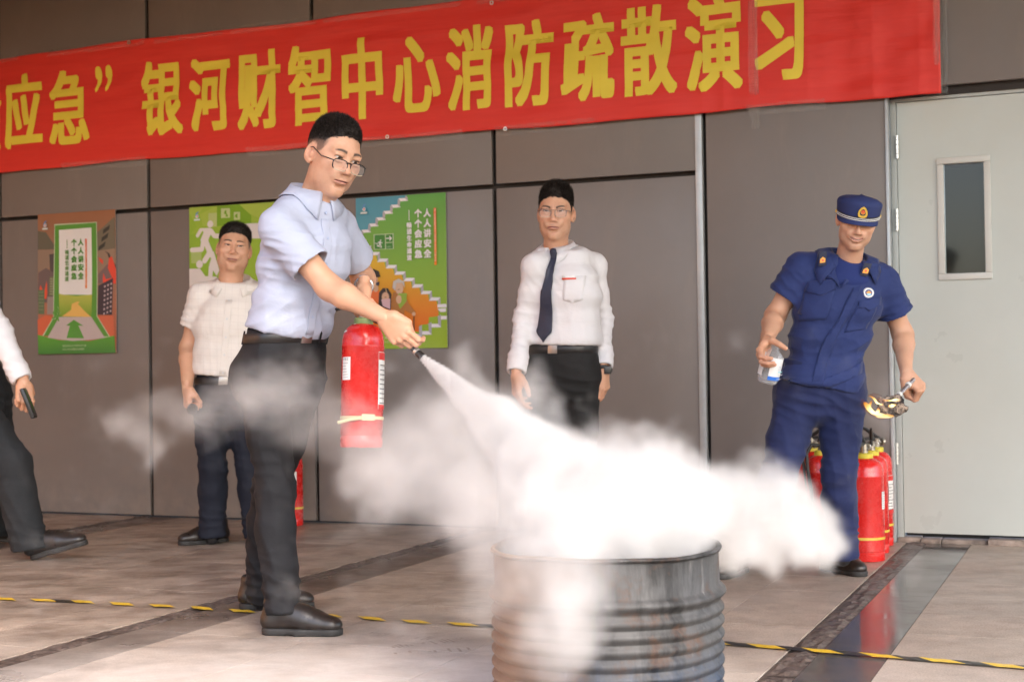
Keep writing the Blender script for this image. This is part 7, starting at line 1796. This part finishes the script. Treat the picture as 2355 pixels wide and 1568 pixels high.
for a in [(335, 1005, 52, 4.75), (390, 960, 62, 4.75), (450, 955, 60, 4.75), (520, 935, 66, 4.7), (590, 905, 74, 4.65), (650, 895, 82, 4.65), (700, 930, 90, 4.6), (760, 970, 85, 4.6), (640, 965, 76, 4.65), (560, 975, 62, 4.7), (820, 1010, 90, 4.55), (480, 1000, 46, 4.7), (360, 1030, 40, 4.75), (300, 985, 34, 4.75), (830, 930, 60, 4.5)]: puff(*a, 4.2, 1.25)
def cloud(lo, n, h):
    rng = np.random.default_rng(21); S = tuple(n)
    wx = grid_fbm(S, .13 / h, 4, rng, .6); wy = grid_fbm(S, .13 / h, 4, rng, .6); wz = grid_fbm(S, .13 / h, 4, rng, .6)
    det = grid_fbm(S, .085 / h, 5, rng, .66); wis = 1 - np.abs(grid_fbm(S, .16 / h, 4, rng, .55, (1.6, 1, .8)))
    A = np.zeros(S, np.float32); B = np.zeros(S, np.float32); ax = [lo[i] + np.arange(n[i]) * h for i in range(3)]
    for c, r, d, soft in PUFF:
        m_ = r * 2.0 + .08; sl = tuple(slice(int(max(0, (c[i] - m_ - lo[i]) / h)), int(min(n[i], (c[i] + m_ - lo[i]) / h + 1))) for i in range(3))
        if any(s.stop <= s.start for s in sl): continue
        k = .034 if soft < .8 else .060
        x = ax[0][sl[0]][:, None, None] - c[0] + wx[sl] * k; y = ax[1][sl[1]][None, :, None] - c[1] + wy[sl] * k; z = ax[2][sl[2]][None, None, :] - c[2] + wz[sl] * k
        g = np.exp(-(x * x + y * y + z * z) / (r * r) * 1.7)
        if soft < .8: A[sl] += g * (d / 26)
        else: B[sl] += g * d
    e = np.clip((A - .26 + det * (.12 + .10 * np.clip(1.2 - A, 0, 1))) / 1.35, 0, 1); D = 27 * e ** 1.55
    B = B * .55; D = D + B * np.clip(.50 + .55 * wis + .22 * det, 0, 1.6) * np.clip((B - .35) / 1.2, 0, 1)
    return D
los = np.min([c - r * 1.25 for c, r, d, s in PUFF], 0) - .03; his = np.max([c + r * 1.25 for c, r, d, s in PUFF], 0) + .03; los[2] = max(los[2], .02)
sm = smoke_object('smoke', los, his, .0105, cloud, M_SMOKE); tag(sm, 'billowing white powder smoke rising out of and spilling over the drum', None, None, 'stuff')
# the jet from the nozzle into the drum
j0 = tipN; j1 = P(1330, 1140, 3.85); jd = nrm(j1 - j0); JL = np.linalg.norm(j1 - j0)
def jet(lo, n, h):
    rng = np.random.default_rng(4); S = tuple(n); X = lo[0] + np.arange(n[0]) * h; Y = lo[1] + np.arange(n[1]) * h; Z = lo[2] + np.arange(n[2]) * h
    x = X[:, None, None] - j0[0]; y = Y[None, :, None] - j0[1]; z = Z[None, None, :] - j0[2]
    t = x * jd[0] + y * jd[1] + z * jd[2]; r = np.sqrt(np.maximum(x * x + y * y + z * z - t * t, 0))
    w = grid_fbm(S, .07 / h, 4, rng, .55)
    R = .010 + np.clip(t, 0, JL) * .110 + np.clip(t - .35, 0, 1) ** 1.5 * .09
    q = 1 - r / R + w * np.clip(t * .4, 0, .16); v = np.clip(q / .55, 0, 1); v = v * v * (3 - 2 * v)
    d = np.interp(t, [0, .05, .3, .6, 1.0], [420, 300, 110, 55, 34])
    return v * d * ((t > -.003) & (t < JL))
lo_ = np.minimum(j0, j1) - .14; hi_ = np.maximum(j0, j1) + .14
jt = smoke_object('powder_jet', lo_, hi_, .0085, jet, M_SMOKE); tag(jt, 'straight white jet of powder shooting from the nozzle down to the drum', None, None, 'stuff')
